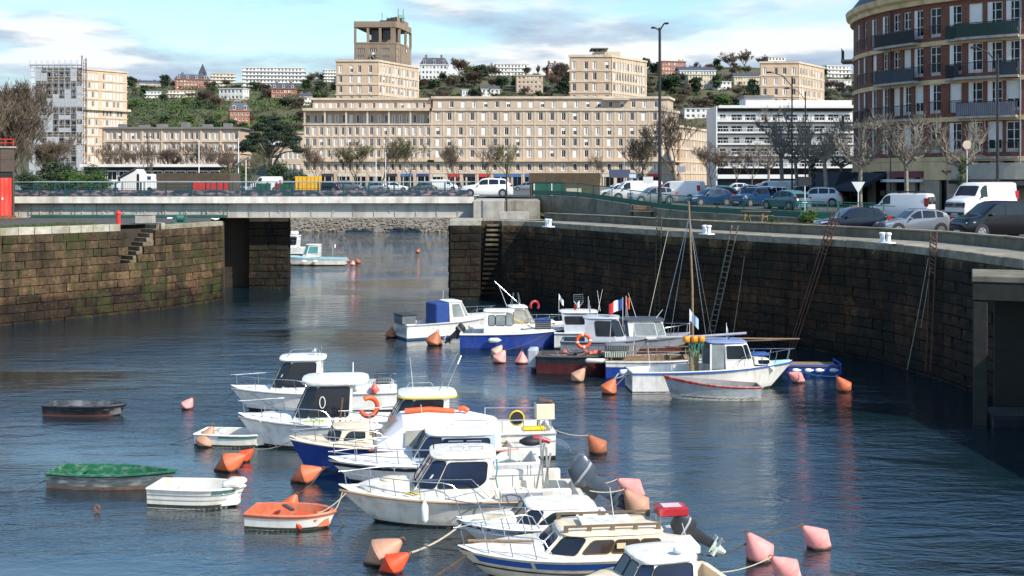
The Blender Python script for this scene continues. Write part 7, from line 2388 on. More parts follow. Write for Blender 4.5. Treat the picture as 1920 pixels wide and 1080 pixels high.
# 14 white grey cabin boat at the back
t, h = cruiser('white boat with pale grey cabin sides, behind the orange lifebuoy', 1200, 1040, 652, 656, 2.2, 1.0, .85, WHITE, WHITE, .4, ANTIF, GREYP, .22, .7)
c = std_cabin(t, (1120, 1110, 1058, 1052), .85, .78, .85, 1.88, 1.3, sidepoly=[[(.1, .45), (.9, .45), (.9, .85), (.1, .85)]], material=mat('pale_grey_cabin', (.50, .53, .58), .4))
c.roof(.3, .1, .1, .09)
b14 = t
# 15 maroon boat
t, h = cruiser('grey cabin boat with dark windows, between the maroon boat and the wall', 1215, 1055, 672, 674, 2.2, .95, .85, GREYH, GREYH, .4, ANTIF, BLACK, .2, .7)
c = std_cabin(t, (1176, 1160, 1098, 1098), .84, .76, .88, 1.98, 1.15, sidepoly=[[(-.02, .25), (.62, .25), (.62, .92), (-.02, .92)]], material=mat('light_grey_cabin', (.42, .44, .47), .45), frame=BLACK)
c.roof(.05, .14, .06, .10, mat('light_grey_cabin'))
m = MB(); m.box(c.xb - .02, c.xb + .35, .86, .9, .9, 1.95); m.build('hung_oilskins', NAVY, t)
b15 = t
t, h = cruiser('maroon and black open fishing boat with nets and orange floats', 1178, 1010, 702, 704, 2.1, .98, .85, MAROON, mat('dark_deck', (.07, .065, .07), .7, var=.3), .72, MAROON, BLACK, .2, .5, .05, .45, .85, .30)
h.band(t, .0, .36, BLACKH, 'black_topsides')
b16 = t
m = MB(); m.rbox(-h.L / 2 - .45, -h.L / 2 - .02, -.5, .5, .25, 1.1, .05); m.build('stern_box', mat('pale_box', (.38, .40, .44), .5), t, 40)
fr = random.Random(17)
for i in range(6):
 x, y = fr.uniform(-.9, 1.0), fr.uniform(-.1, .55)
 m = MB(); m.ball((0, 0, 0), .13, 8, 5, (1, 1, .8)); tag(m.build('net_float', ORANGE, None, 60, wp(t, (x, y, .92))), ['orange net float by the lifebuoy foot', 'orange float near the maroon stern', 'orange float on the dark nets', 'orange float under the lifebuoy', 'orange float at the maroon coaming', 'orange float beside the pale net'][i], 'float', 'orange floats in the maroon boat')
m = MB()
for i in range(60):
 x, y, z = fr.uniform(-1.6, 1.2), fr.uniform(-.6, .6), fr.uniform(.55, .95)
 m.tube([(x, y, z), (x + fr.uniform(-.3, .3), y + fr.uniform(-.3, .3), z + fr.uniform(-.1, .15)), (x + fr.uniform(-.5, .5), y + fr.uniform(-.4, .4), z)], .016, 3)
kind(m.build('fishing_net', mat('pinkish_net', (.30, .21, .18), .9, var=.3), None, 60, t.location, t.rotation_euler.z), 'stuff')
ring_buoy('orange and white round lifebuoy standing in the maroon boat', wp(t, (lx(t, 1093), .35, 1.42)), .30, .085, (0, 0, .15), ORANGE, FOAMW)
fender('long off white fender lying along the maroon hull', wp(t, (lx(t, 1118), -.9, .74)) + Vector((0, -.25, 0)), .11, .95, WHITE2, None, rad(84))
m = MB(); m.tube([(-1.2, -.9, 1.05), (-.2, -.95, 1.12), (1.6, -.7, 1.25)], .018, 5); m.tube([(-1.2, .9, 1.05), (-.2, .95, 1.12), (1.6, .7, 1.25)], .018, 5)
for x in (-1.1, -.2, .7, 1.5): m.tube([(x, -.93, .8), (x, -.93, 1.12)], .014, 4); m.tube([(x, .93, .8), (x, .93, 1.12)], .014, 4)
m.build('side_rail', STEEL, t, 60)
# 17 grey wheelhouse boat
t, h = cruiser('grey and maroon boat with wheelhouse of clear white framed windows', 1296, 1140, 664, 670, 2.2, 1.0, .80, GREYH, GREYH, .45, MAROON, BLACK, .24, .6, boot_v=.52)
c = std_cabin(t, (1246, 1236, 1176, 1172), .84, .80, .80, 1.78, 1.02, sidepoly=[[(.0, .22), (.78, .22), (.78, .88), (.0, .88)]], material=WHITE, glass=GLASSG, frame=FOAMW, fw=.88)
c.roof(.2, .25, .12, .07, mat('dark_roof', (.06, .065, .08), .5), .03)
m = MB(); m.box(c.xb - .3, c.xb - .02, -.7, .7, .85, 1.75); m.build('aft_shelter', mat('blue_grey_panel', (.10, .12, .17), .5), t)
h.rail(t, .6, 1, .55, .1, 3)
antenna(t, (c.xbt + .6, .2, 1.85), (c.xbt + .2, .2, 3.1), .014); antenna(t, (c.xft - .2, -.2, 1.85), (c.xft + .15, -.2, 2.3), .02)
b17 = t
# 18 wooden boat with mast
t, h = cruiser('blue and white wooden sailing boat with bare mast and timber rails', 1345, 1138, 708, 712, 2.0, .92, .80, BLUEH, WOOD, .7, BLUEH, WHITE, .18, .6)
h.band(t, .0, .32, WHITE, 'white_topsides')
xm = lx(t, 1299)
m = MB(); m.tube([(xm, 0, .3), (xm - .02, 0, 4), (xm - .18, 0, 7.95)], .07, 7, .04); m.build('mast', WOOD, t, 60)
m = MB()
for p_, y in ((1255, .9), (1345, .8), (1325, -.9), (1225, -.8)): m.tube([(xm - .16, 0, 7.3), (lx(t, p_), y, .95)], .012, 4)
m.build('stay', STEEL, t)
m = MB(); m.tube([(xm + .1, 0, 1.75), (xm + 4.8, -.1, 1.75)], .05, 6, .035); m.tube([(xm + .1, .12, 1.5), (xm + 4.6, .05, 1.72)], .045, 6, .03); m.build('boom', WOOD, t, 60)
m = MB()
for sd in (1, -1):
 m.bar((-h.L / 2 + .2, sd * .85, 1.22), (h.L / 2 - 1.2, sd * .75, 1.26), .05, .035)
 for i in range(5): x = lerp(-h.L / 2 + .25, h.L / 2 - 1.3, i / 4); m.bar((x, sd * .83, .8), (x, sd * .83, 1.21), .04)
m.build('timber_rail', WOOD, t)
b18 = t
for i, (dz, lab) in enumerate(((0, 'grey fish crate at the stern of the wooden sailing boat, lower of two'), (.31, 'grey fish crate at the stern of the wooden sailing boat, upper of two'))):
 t2 = thing('fish_crate', lab, 'crate', wp(t, (-h.L / 2 + .45 + .05 * i, .1, .86 + dz)), t.rotation_euler.z + .06 * i, 'fish crates on the wooden boat')
 m = MB(); m.rbox(-.5, .5, -.34, .34, 0, .30, .04); m.build('body', CRATE if i else FOAMG, t2, 40)
 m = MB(); [m.box(-.5 + .1 * j, -.47 + .1 * j, -.352, -.342, .04, .26) for j in range(11)]; m.build('rib', DARKM, t2)
# 19 white boat with blue sheer line
t, h = cruiser('white fishing boat with blue sheer line, glazed wheelhouse and long bow rail', 1488, 1184, 728, 740, 2.3, 1.12, .84, WHITE, WHITE, .66, ANTIF, STRB, .2, 1.0, .06, .48, .78, .25, p=2.0, boot_v=.92)
c = std_cabin(t, (1408, 1392, 1352, 1350), .80, .74, .92, 2.02, 1.35, sidepoly=[[(-.02, .38), (.95, .38), (.95, .92), (-.02, .92)]], glass=GLASS, frame=FOAMW, fw=.85)
c.roof(.08, .7, .06, .07, mat('blue_roof_edge', (.20, .26, .45), .5), .03)
for sd in (1, -1):
 m = MB(); m.box(c.xb - .62, c.xb - .02, sd * .72 - .012, sd * .72 + .012, .95, 1.98); m.build('clear_side_screen', GLASSG, t)
m = MB(); [m.bar((c.xb - .64, sd * .72, .8), (c.xb - .64, sd * .72, 2.0), .06) for sd in (1, -1)]; m.build('screen_post', WHITE, t)
m = MB(); m.loft([[(x, -w_, z - .3), (x, -w_ * .92, z), (x, w_ * .92, z), (x, w_, z - .3)] for x, w_, z in ((c.xf - .05, .74, 1.42), (c.xf + .55, .66, 1.36), (c.xf + .85, .55, 1.10))]); m.build('coach_roof', WHITE, t, 30)
m = MB(); [m.box(c.xf + .12, c.xf + .6, sd * .70 - .012, sd * .70 + .012, 1.14, 1.30) for sd in (1, -1)]; m.build('window', GLASS, t)
m = MB(); m.rbox(c.xf - .0, c.xf + .75, -.4, .4, 1.43, 1.50, .03); m.build('blue_hatch_cover', STRB, t, 40)
o = h.deck(t, LBLUE, .84, .985, .10, 'bow_deck', 6)
h.rail(t, .62, 1, .55, .06, 4, lean=.12)
m = MB()
for p_ in (1372, 1440): m.bar((lx(t, p_), h.g(h.tx(lx(t, p_))) - .06, 1.0), (lx(t, p_), h.g(h.tx(lx(t, p_))) - .06, 1.3), .025)
m.build('cleat', DARKM, t)
b19, h19 = t, h
t2 = thing('timber_post', 'weathered timber samson post draped with green netting on the white fishing boat', 'post', wp(t, (lx(t, 1300), -.1, .3)), t.rotation_euler.z)
m = MB(); m.bar((0, 0, 0), (0, 0, 1.35), .34, .30); m.build('timber', WOOD, t2)
m = MB(); fr = random.Random(2)
for i in range(40):
 a = fr.uniform(-1.2, 1.2); p = Vector((fr.uniform(-.25, .35), fr.uniform(-.22, .22), 1.9)); m.tube([p, p + Vector((fr.uniform(-.1, .1), fr.uniform(-.12, .05), -.4)), p + Vector((fr.uniform(-.15, .15), fr.uniform(-.15, .05), -fr.uniform(.6, 1.1)))], .012, 3)
kind(m.build('green_netting', NETM, t2), 'stuff')
m = MB(); m.tube([(-1.6, 0, 1.92), (.3, .02, 1.95), (2.3, .05, 2.06)], .06, 7); m.build('spar', GREYP, t2, 60)
m = MB(); [m.bar((x, 0, 1.1), (x, 0, 1.92), .05) for x in (-.2, .2)]; m.build('spar_support', WOOD, t2)
for px, lab in ((1284, 'orange yellow pot float hung on the spar, outermost'), (1299, 'orange yellow pot float hung on the spar, in the middle'), (1312, 'orange yellow pot float hung on the spar, nearest the wheelhouse')):
 m = MB(); m.rbox(-.13, .13, -.13, .13, -.14, .14, .05); tag(m.build('pot_float', mat('amber_plastic', (.72, .27, .02), .45), None, 50, wp(t, (lx(t, px), -.28, 2.16)), .3), lab, 'float', 'amber floats on the spar')
m = MB(); m.rbox(-.25, .25, -.1, .1, -.18, .05, .04); m.tube([(-.3, 0, -.1), (-.75, .1, -.75)], .025, 5); m.tube([(.1, 0, -.1), (-.6, -.1, -.8)], .025, 5); m.build('stern_bracket', FOAMW, t, 60, (-h.L / 2 - .1, .2, .78))
# 20 blue pontoon
t = thing('pontoon', 'small blue work pontoon with white fenders along its side', 'pontoon', at(1528, 706) + Vector((0, .7, 0)), rad(-2))
m = MB(); m.rbox(-1.2, 1.2, -.7, .7, -.25, .42, .06); m.build('float_body', BLUEH, t, 40)
m = MB(); m.rbox(-1.15, 1.1, -.6, .6, .422, .47, .01); m.build('wood_deck', WOOD, t)
m = MB(); [m.tube([(1.2, -.68 + 1.36 * j, .1), (1.2, -.68 + 1.36 * j, .62)], .05, 6) for j in (0, 1)]; m.tube([(1.2, -.68, .58), (1.2, .68, .58)], .04, 6); m.tube([(-1.1, -.72, .5), (1.2, -.72, .52)], .035, 6); m.build('bumper_rail', STRB, t, 60)
for i, lab in ((0, 'short white fender on the blue pontoon, by the boat bow'), (1, 'short white fender on the blue pontoon, second from the boat bow'), (2, 'short white fender on the blue pontoon, third from the boat bow'), (3, 'short white fender on the blue pontoon, at its far end')):
 fender(lab, t.location + Vector((-.95 + (.05, .62, 1.1, 1.75)[i], -.82, .30)), .09, .34, FOAMW, None, rad(90))
t2 = t.copy()
bpy.data.objects.remove(t2)
# ------------------------------------------------------------------ boats beyond the bridge
t, h = cruiser('pale blue and white fishing boat moored beyond the bridge', 505, 646, 497, 498, 2.1, 1.0, .75, WHITE2, LBLUE, .45, ANTIF, None, .2, .7)
h.band(t, .05, .35, LBLUE, 'blue_topsides')
c = std_cabin(t, (568, 576, 600, 601), .8, .74, .85, 2.1, 1.15, sidepoly=[[(.05, .3), (.9, .3), (.9, .9), (.05, .9)]], glass=mat('aqua_glass', (.10, .30, .30), .1), material=WHITE, frame=FOAMW)
c.roof(.1, .1, .06, .08)
h.rail(t, .0, .4, .55, .1, 4, close=False)
flag('tiny blue white red flag on the far pale blue boat', wp(t, (lx(t, 624), 0, .8)), 1.5, .55, .35, 'bwr', rad(20), .5)
for i, px in enumerate((573, 594)): fender(['white fender by the cabin of the far pale blue boat', 'white fender aft of the cabin on the far pale blue boat'][i], wp(t, (lx(t, px), 0, .45)) + Vector((0, -1.18, 0)), .12, .5, FOAMW, None, rad(90))
t, h = cruiser('white cruiser beyond the bridge, half hidden by the pier', 498, 580, 477, 478, 2.1, 1.05, .85, WHITE, WHITE, .45, ANTIF, None, .2, .7)
c = std_cabin(t, (520, 528, 560, 562), .8, .72, .9, 2.2, 1.15, sidepoly=[[(.05, .2), (.9, .2), (.9, .92), (.05, .92)]])
c.roof(.1, .15, .08, .1)
m = MB(); [m.rbox(c.xbt + .2, c.xft - .1, -.55, .55, 2.35, 2.75, .1)]; m.build('flybridge', WHITE, t, 40)
h.rail(t, .0, .4, .8, .1, 4, close=False)
# ------------------------------------------------------------------ flags, aerials and ropes
for t_, x_, dx_, z0_, z1_ in ((b12, -.6, -.5, 1.9, 3.2), (b14, .2, -.15, 1.9, 3.0), (b15, -.4, .3, 2.0, 3.4), (b16, 1.2, .1, .9, 2.3), (b17, -.9, -.2, .9, 2.6), (b19, -2.6, -.1, .8, 2.0), (b11, -.2, .05, 2.0, 2.6), (b6, .3, .1, 1.6, 2.3), (b9, -.9, .1, 1.2, 2.0), (b8, -.7, .25, 1.1, 1.9), (b7 if False else b10, -.8, .2, 1.1, 1.8)):
 antenna(t_, (x_, .25, z0_), (x_ + dx_, .25, z1_), .015)
flag('white pennant on the boat with pale grey cabin', wp(b14, (lx(b14, 1048), 0, 1.5)), 1.35, .4, .3, 'wp', rad(-20), .9)
flag('red white pennant beside the landing net', wp(b14, (lx(b14, 1086), -.2, 1.7)), .8, .4, .3, 'wr', rad(150), .6)
flag('dark blue and white striped pennant on the grey cabin boat', wp(b15, (lx(b15, 1103), 0, 1.9)), 1.15, .35, .45, 'bwbw', rad(10), 1.6)
flag('blue white red flag flying over the maroon boat', wp(b15, (lx(b15, 1168), -.3, 1.6)), 1.45, .85, .55, 'bwr', rad(195), .35)
flag('orange red flag just right of the tricolour', wp(b17, (lx(b17, 1176), .4, 1.5)), 1.45, .25, .6, 'ro', rad(10), .5)
flag('white red ensign hanging at the stern of the wooden sailing boat', wp(b18, (lx(b18, 1188), .1, 1.0)), 1.45, .5, .5, 'pwr', rad(10), 2.1)
flag('pale blue pennant on a white staff by the wooden post', wp(b19, (lx(b19, 1291), -.2, 1.9)), 1.55, .55, .45, 'pl', rad(-8), .8)
flag('small white blue pennant on the wheelhouse of the white fishing boat', wp(b19, (lx(b19, 1362), 0, 2.05)), .75, .35, .35, 'wb', rad(0), 1.5)
t2 = thing('landing_net', 'round landing net standing up on the boat with pale grey cabin', 'net', wp(b14, (lx(b14, 1085), -.1, 1.2)))
m = MB(); m.tube([(.15, 0, 0), (0, 0, .9)], .015, 5); m.tube([(0, 0, .9), (-.26, 0, 1.25), (-.28, 0, 1.6), (.22, 0, 1.62), (.24, 0, 1.25), (0, 0, .9)], .014, 5)
for i in range(5): m.tube([(-.24 + .11 * i, .02, 1.6), (-.1 + .05 * i, .1, 1.0)], .005, 3); m.tube([(-.26, .03, 1.5 - .1 * i), (.23, .03, 1.5 - .1 * i)], .005, 3)
m.build('net', STEEL, t2)
def bow(t, h, z=None): return wp(t, (h.L / 2 - .1, 0, z if z is not None else h.fb))
rope('slack dark line from the pink buoy up to the rearmost cruiser bow', tips['far1'], wp(b1, (3.0, 0, .85)), .45, .012, ROPED)
rope('pale rope from the nearest cabin boat bow down to the orange dinghy', wp(BN, (HN.L / 2 - .1, .1, .8)), wp(od, (1.1, 0, .42)), .08, .014, ROPE)
rope('pale rope from the bright red buoy to the nearest cabin boat bow', tips['b562'], wp(BN, (HN.L / 2 - .2, .2, .8)), .08, .014, ROPE)
rope('rope from the blue boat bow to the small bright buoy', wp(b3, (2.1, 0, .95)), tips['b458'], .12, .014, ROPE)
rope('pale rope from the blue boat bow down to the water', wp(b3, (2.0, .1, .9)), at(632, 880), .05, .014, ROPE)
rope('rope from the lying tan orange buoy to the black striped bow', tips['b570'], wp(b6, (2.85, 0, .6)), .03, .014, ROPED)
rope('green rope from the buoy behind the orange dinghy to the lying buoy', tips['b545'], tips['b570'], .12, .012, ROPED)
rope('thick pale rope from the bottom red buoy to the small cuddy boat bow', tips['b735'], wp(b8, (1.7, 0, .6)), .10, .022, ROPE)
rope('dark rope from the bottom red buoy to the cream boat bow', tips['b715'], wp(b9, (2.4, 0, .6)), .06, .014, ROPED)
rope('brown rope from the cream boat bow down to the bottom edge', wp(b9, (2.45, .1, .55)), at(800, 1090), .02, .016, RUST)
rope('pale rope from the nearest outboard to the brown buoy', wp(BN, (-HN.L / 2 - .2, .4, .75)), tips['b1195'], .06, .014, ROPE)
rope('second pale rope from the nearest outboard to the pink buoy', wp(BN, (-HN.L / 2 - .2, -.4, .8)), tips['b1185'], .10, .012, ROPE)
rope('dark rope sagging from the cream boat stern to the left pink buoy', wp(b9, (-2.3, 0, .7)), tips['b1425'] - Vector((0, 0, .25)), .35, .022, ROPED, 14)
rope('taut dark rope between the two pink buoys at lower right', tips['b1425'] + Vector((.3, .1, -.15)), tips['b1535'], -.02, .02, ROPED)
rope('white line from the bottom launch to the pink buoy at the edge', wp(b10, (-1.5, 0, .6)), tips['b1470'], .08, .012, ROPE)
rope('thin rope from the yellow trimmed cruiser stern to the lone rust buoy', wp(b4, (-3.3, .6, .95)), tips['b1122'], .10, .010, ROPE)
rope('pale rope from the white fishing boat stern to the orange buoy', wp(b19, (-3.4, .6, .7)), tips['b1143'], .06, .014, ROPE)
rope('dark rope from the maroon stern to the upright pink buoy', wp(b16, (-2.2, .2, .9)), tips['b978'], .30, .014, ROPED)
rope('rope from the pink buoy up to the blue boat crate', tips['b938'], wp(b13, (2.0, -.5, .9)), .12, .014, ROPED)
rope('teal rope along the pontoon to the orange buoy', at(1500, 697, .5), tips['b1582'], .06, .014, MATS['teal_rope'])
rope('loose dark rope loop between orange dinghy and cabin boat', wp(od, (1.15, .1, .3)), at(650, 985), .1, .016, ROPED)
rope('thin line across the white hull of the rearmost cruiser', wp(b1, (2.6, -.3, .75)), wp(b2, (1.0, .3, 1.0)), .12, .010, ROPED)
# chain post sticking out of the water
t2 = thing('mooring_shackle', 'rusty shackle just breaking the water below the green dinghy', 'shackle', at(182, 961))
m = MB(); m.tube([(.07 * math.cos(a), 0, .12 + .08 * math.sin(a)) for a in (6.283 * i / 10 for i in range(11))], .025, 5); m.bar((0, 0, -.3), (0, 0, .08), .07); m.build('ring', RUST, t2)
# ================================================================== VEHICLES
CARGL = glassmat('car_glass', (.012, .015, .02), .05)
LAMPW = mat('headlamp', (.62, .64, .66), .15, var=.1)
LAMPR = mat('tail_lamp', (.42, .012, .012), .25, var=.1)
PLATE = mat('number_plate', (.62, .62, .60), .5, var=.05)
ALLOY = mat('wheel_alloy', (.42, .43, .45), .3, .6)
TRIM = mat('black_trim', (.02, .02, .022), .55)
def paint(key, c, metal=0): return mat('paint_' + key, c, .16, metal, var=.04, scale=2, coat=.25)
PW, PS, PK, PB, PN, PG, PR, PT = paint('white', (.72, .72, .71)), paint('silver', (.24, .26, .29), .3), paint('black', (.004, .004, .006)), paint('blue', (.012, .04, .11)), paint('navy', (.004, .007, .018)), paint('grey', (.11, .12, .13), .3), paint('red', (.35, .02, .02)), paint('teal', (.07, .15, .18))
STY = {
 'hatch': dict(top=[(0, .36), (.015, .44), (.06, .50), (.25, .60), (.28, .62), (.43, .93), (.50, .99), (.60, 1.0), (.78, .96), (.90, .84), (.965, .60), (.99, .50), (1, .38)], belt=[(0, .34), (.25, .58), (.6, .62), (.92, .68), (1, .36)], cowl=.28, hd=.46, tail=(.91, .965), panes=[(.36, .52), (.54, .72), (.745, .84)], wh=(.175, .80)),
 'suv': dict(top=[(0, .40), (.015, .52), (.05, .58), (.24, .64), (.27, .66), (.40, .95), (.48, 1.0), (.60, 1.0), (.84, .96), (.95, .72), (.985, .55), (1, .40)], belt=[(0, .38), (.25, .61), (.92, .66), (1, .38)], cowl=.27, hd=.42, tail=(.87, .945), panes=[(.35, .52), (.54, .72), (.745, .86)], wh=(.175, .80)),
 'van': dict(top=[(0, .36), (.01, .46), (.04, .53), (.15, .58), (.18, .60), (.29, .93), (.34, .985), (.42, 1.0), (.96, 1.0), (.985, .97), (1, .5)], belt=[(0, .34), (.17, .57), (.97, .58), (1, .4)], cowl=.18, hd=.30, tail=None, panes=[(.26, .385)], wh=(.16, .80)),
 'bus': dict(top=[(0, .36), (.01, .46), (.05, .55), (.19, .62), (.21, .64), (.35, .93), (.42, .99), (.50, 1.0), (.95, .98), (.985, .93), (1, .5)], belt=[(0, .34), (.21, .60), (.97, .60), (1, .4)], cowl=.21, hd=.37, tail=None, panes=[(.29, .44), (.46, .68), (.70, .92)], wh=(.17, .80)),
}
def car(name, label, cat, pos, head, L, W, H, sty, pnt, group=None, wheels=True, rack=False, big=True):
 s = STY[sty]
 a = math.atan2(head[1], head[0])
 t = thing(name, label, cat, pos, a, group)
 wd_ = [(0, .78), (.04, .90), (.14, .98), (.5, 1), (.85, .98), (.96, .92), (1, .82)]
 low = .17 / H
 xs = sorted(set([p[0] for p in s['top']] + [.1, .35, .7, .87, .93]))
 def sec(x):
  w = W / 2 * pl(wd_, x)
  zt = pl(s['top'], x) * H
  zb = min(pl(s['belt'], x) * H, zt - .02)
  k = min(1, max(0, (zt - zb) / (.36 * H)))
  wr = w * lerp(.97, .80 if sty in ('hatch', 'suv') else .88, k)
  return w, wr, zb, zt
 def X(x): return L * (.5 - x)
 m = MB()
 rings = []
 for x in xs:
  w, wr, zb, zt = sec(x)
  e = .035 * H
  half = [(w * .90, low * H), (w * .985, low * H + .10), (w, .5 * (low * H + zb) + .05), (w * .985, zb), (wr, zt - e), (wr * .80, zt - e * .15), (wr * .4, zt + .01)]
  rings.append([(X(x), y, z) for y, z in half] + [(X(x), -y, z) for y, z in half[::-1]])
 m.loft(rings)
 m.build('body', pnt, t, 38)
 def top(x, f, o=.012):
  w, wr, zb, zt = sec(x)
  y = f * wr * .93
  z = zt - .035 * H * max(0, (abs(f) * .93 - .80) / .20)
  dx = (pl(s['top'], x + .01) - pl(s['top'], x - .01)) * H / (.02 * L)
  n = Vector((dx, 0, 1)).normalized()
  return Vector((X(x), y, z)) + n * o
 def screen(x0, x1, nm, f=.93):
  m = MB()
  m.loft([[top(lerp(x0, x1, i / 4), -f + 2 * f * j / 6) for j in range(7)] for i in range(5)], cap=False, closed=False)
  m.build(nm, CARGL, t, 60)
 screen(s['cowl'] + .012, s['hd'] - .02, 'windscreen')
 if s['tail']: screen(s['tail'][0], s['tail'][1], 'rear_window', .86)
 def side(x, v, sd, o=.01):
  w, wr, zb, zt = sec(x)
  e = .035 * H
  return Vector((X(x), sd * (lerp(w * .985, wr, v) + o), lerp(zb, zt - e, v)))
 for sd in (1, -1):
  for x0, x1 in s['panes']:
   m = MB()
   hi = lambda x: .90 if s['top'] and pl(s['top'], x) > .9 else .86
   m.loft([[side(lerp(x0, x1, i / 3), v, sd) for v in (.08, .5, hi(lerp(x0, x1, i / 3)))] for i in range(4)], cap=False, closed=False)
   m.build('side_window', CARGL, t, 60)
 r = .30 if H < 1.7 else .34
 for xw_ in s['wh']:
  for sd in (1, -1):
   w = W / 2
   m = MB(); m.tube([(X(xw_), sd * (w - .30), r + .03), (X(xw_), sd * (w + .004), r + .03)], r + .07, 18); m.build('wheel_arch', TRIM, t, 50)
   if wheels:
    m = MB(); m.tube([(X(xw_), sd * (w - .2), r), (X(xw_), sd * (w + .012), r)], r, 18); wh = m.build('tyre', BLACK, t, 50)
    m = MB()
    m.tube([(X(xw_), sd * (w + .010), r), (X(xw_), sd * (w + .016), r)], r * .66, 16)
    m.build('rim', ALLOY, wh, 50)
    m = MB()
    for k in range(5):
     q_ = 2 * math.pi * (k + .5) / 5
     c_, s_ = math.cos(q_), math.sin(q_)
     m.prism([(X(xw_) + r * (.22 * c_ - .05 * s_), sd * (w + .017), r + r * (.22 * s_ + .05 * c_)), (X(xw_) + r * (.56 * c_ - .13 * s_), sd * (w + .017), r + r * (.56 * s_ + .13 * c_)), (X(xw_) + r * (.56 * c_ + .13 * s_), sd * (w + .017), r + r * (.56 * s_ - .13 * c_)), (X(xw_) + r * (.22 * c_ + .05 * s_), sd * (w + .017), r + r * (.22 * s_ - .05 * c_))], (0, sd * .003, 0))
    m.build('rim_opening', TRIM, wh)
 hz0 = .44 * H if sty in ('hatch', 'suv') else .42 * H
 for sd in (1, -1):
  w0 = W / 2 * pl(wd_, .02)
  m = MB()
  m.loft([[(X(x), sd * (W / 2 * pl(wd_, x) + .004 if x > .02 else w0 * .62), z) for x, z in ((.012, hz0 - .10), (.10, hz0 - .0), (.10, hz0 + .055), (.012, hz0 + .0))], [(X(x) + .012, sd * (W / 2 * pl(wd_, x) + .010 if x > .02 else w0 * .92), z) for x, z in ((.010, hz0 - .10), (.10, hz0 - .0), (.10, hz0 + .055), (.010, hz0 + .01))]])
  m.build('headlight', LAMPW, t)
  m = MB(); w1 = W / 2 * pl(wd_, .965)
  zt_ = .58 * H
  hh = .11 if sty in ('hatch', 'suv') else .45
  m.box(X(.995) - .0, X(.93), sd * w1 * .96 - .02, sd * w1 * .96 + .045, zt_ - hh * .2, zt_ + hh); m.build('tail_light', LAMPR, t)
  m = MB(); m.ball((X(s['cowl'] + .07), sd * (W / 2 + .08), pl(s['belt'], .35) * H + .06), .10, 8, 5, (.8, 1.1, .75)); m.build('mirror', TRIM if sty in ('van', 'bus') else pnt, t, 60)
 m = MB(); m.box(X(0) - .02, X(0) + .022, -W * .36, W * .36, .26, .26 + .13 * H / 1.5); m.build('grille', TRIM, t)
 m = MB(); m.box(X(0) + .023, X(0) + .035, -.26, .26, .30, .41); m.build('number_plate', PLATE, t)
 m = MB(); m.box(X(1) - .03, X(1) + .01, -.26, .26, .52, .63); m.build('number_plate', PLATE, t)
 return t
def ry(px, d):
 x = (px - 960) * d / F
 return Vector((x, d, zr(x, d)))
G1 = 'cars parked along the quay street'
car('parked_car', 'dark navy hatchback parked nearest the picnic table', 'car', ry(1597, 67.8), (-1, -.07), 4.15, 1.78, 1.50, 'hatch', PN, G1)
car('parked_car', 'silver grey hatchback between the navy hatchback and the black van', 'car', ry(1714, 66.2), (-1, -.10), 3.95, 1.72, 1.48, 'hatch', PS, G1)
car('parked_van', 'glossy black people carrier van at the right edge of the frame', 'van', ry(1872, 63.2), (-1, -.22), 4.95, 1.92, 1.96, 'bus', PK, G1)
v = car('parked_van', 'large white panel van with tall roof in front of the brick building', 'van', ry(1840, 80.5), (-.86, -.51), 5.5, 2.05, 2.50, 'van', PW, G1)
m = MB()   # emblem: open diamond on the grille, above the plate
for k_ in range(4):
 p_ = [(0, .15), (.11, 0), (0, -.15), (-.11, 0)]
 a, b = p_[k_], p_[(k_ + 1) % 4]
 m.bar((2.78, a[0], .98 + a[1]), (2.78, b[0], .98 + b[1]), .045, .03)
m.build('emblem', ALLOY, v)
m = MB(); m.box(2.70, 2.775, -.80, .80, .80, 1.12); m.build('upper_grille', TRIM, v)
m = MB(); m.box(2.76, 2.788, -.7, .7, .86, .89); m.box(2.76, 2.788, -.7, .7, 1.03, 1.06); m.build('chrome_bar', ALLOY, v)
v = car('parked_van', 'small white van seen from behind with black roof rack', 'van', ry(1690, 79), (-.80, .60), 4.1, 1.72, 1.80, 'van', PW, G1)
for sd in (1, -1):
 m = MB(); m.box(-2.07, -2.03, sd * .38 - .30, sd * .38 + .30, 1.10, 1.58); m.build('rear_window', CARGL, v)
m = MB(); [m.bar((x, -.7, 1.88), (x, .7, 1.88), .05) for x in (-1.2, -.2, .6)]; [m.bar((-1.4, y, 1.92), (.8, y, 1.92), .05) for y in (-.62, .62)]; m.build('roof_rack', TRIM, v)
G2 = 'cars in the street car park'
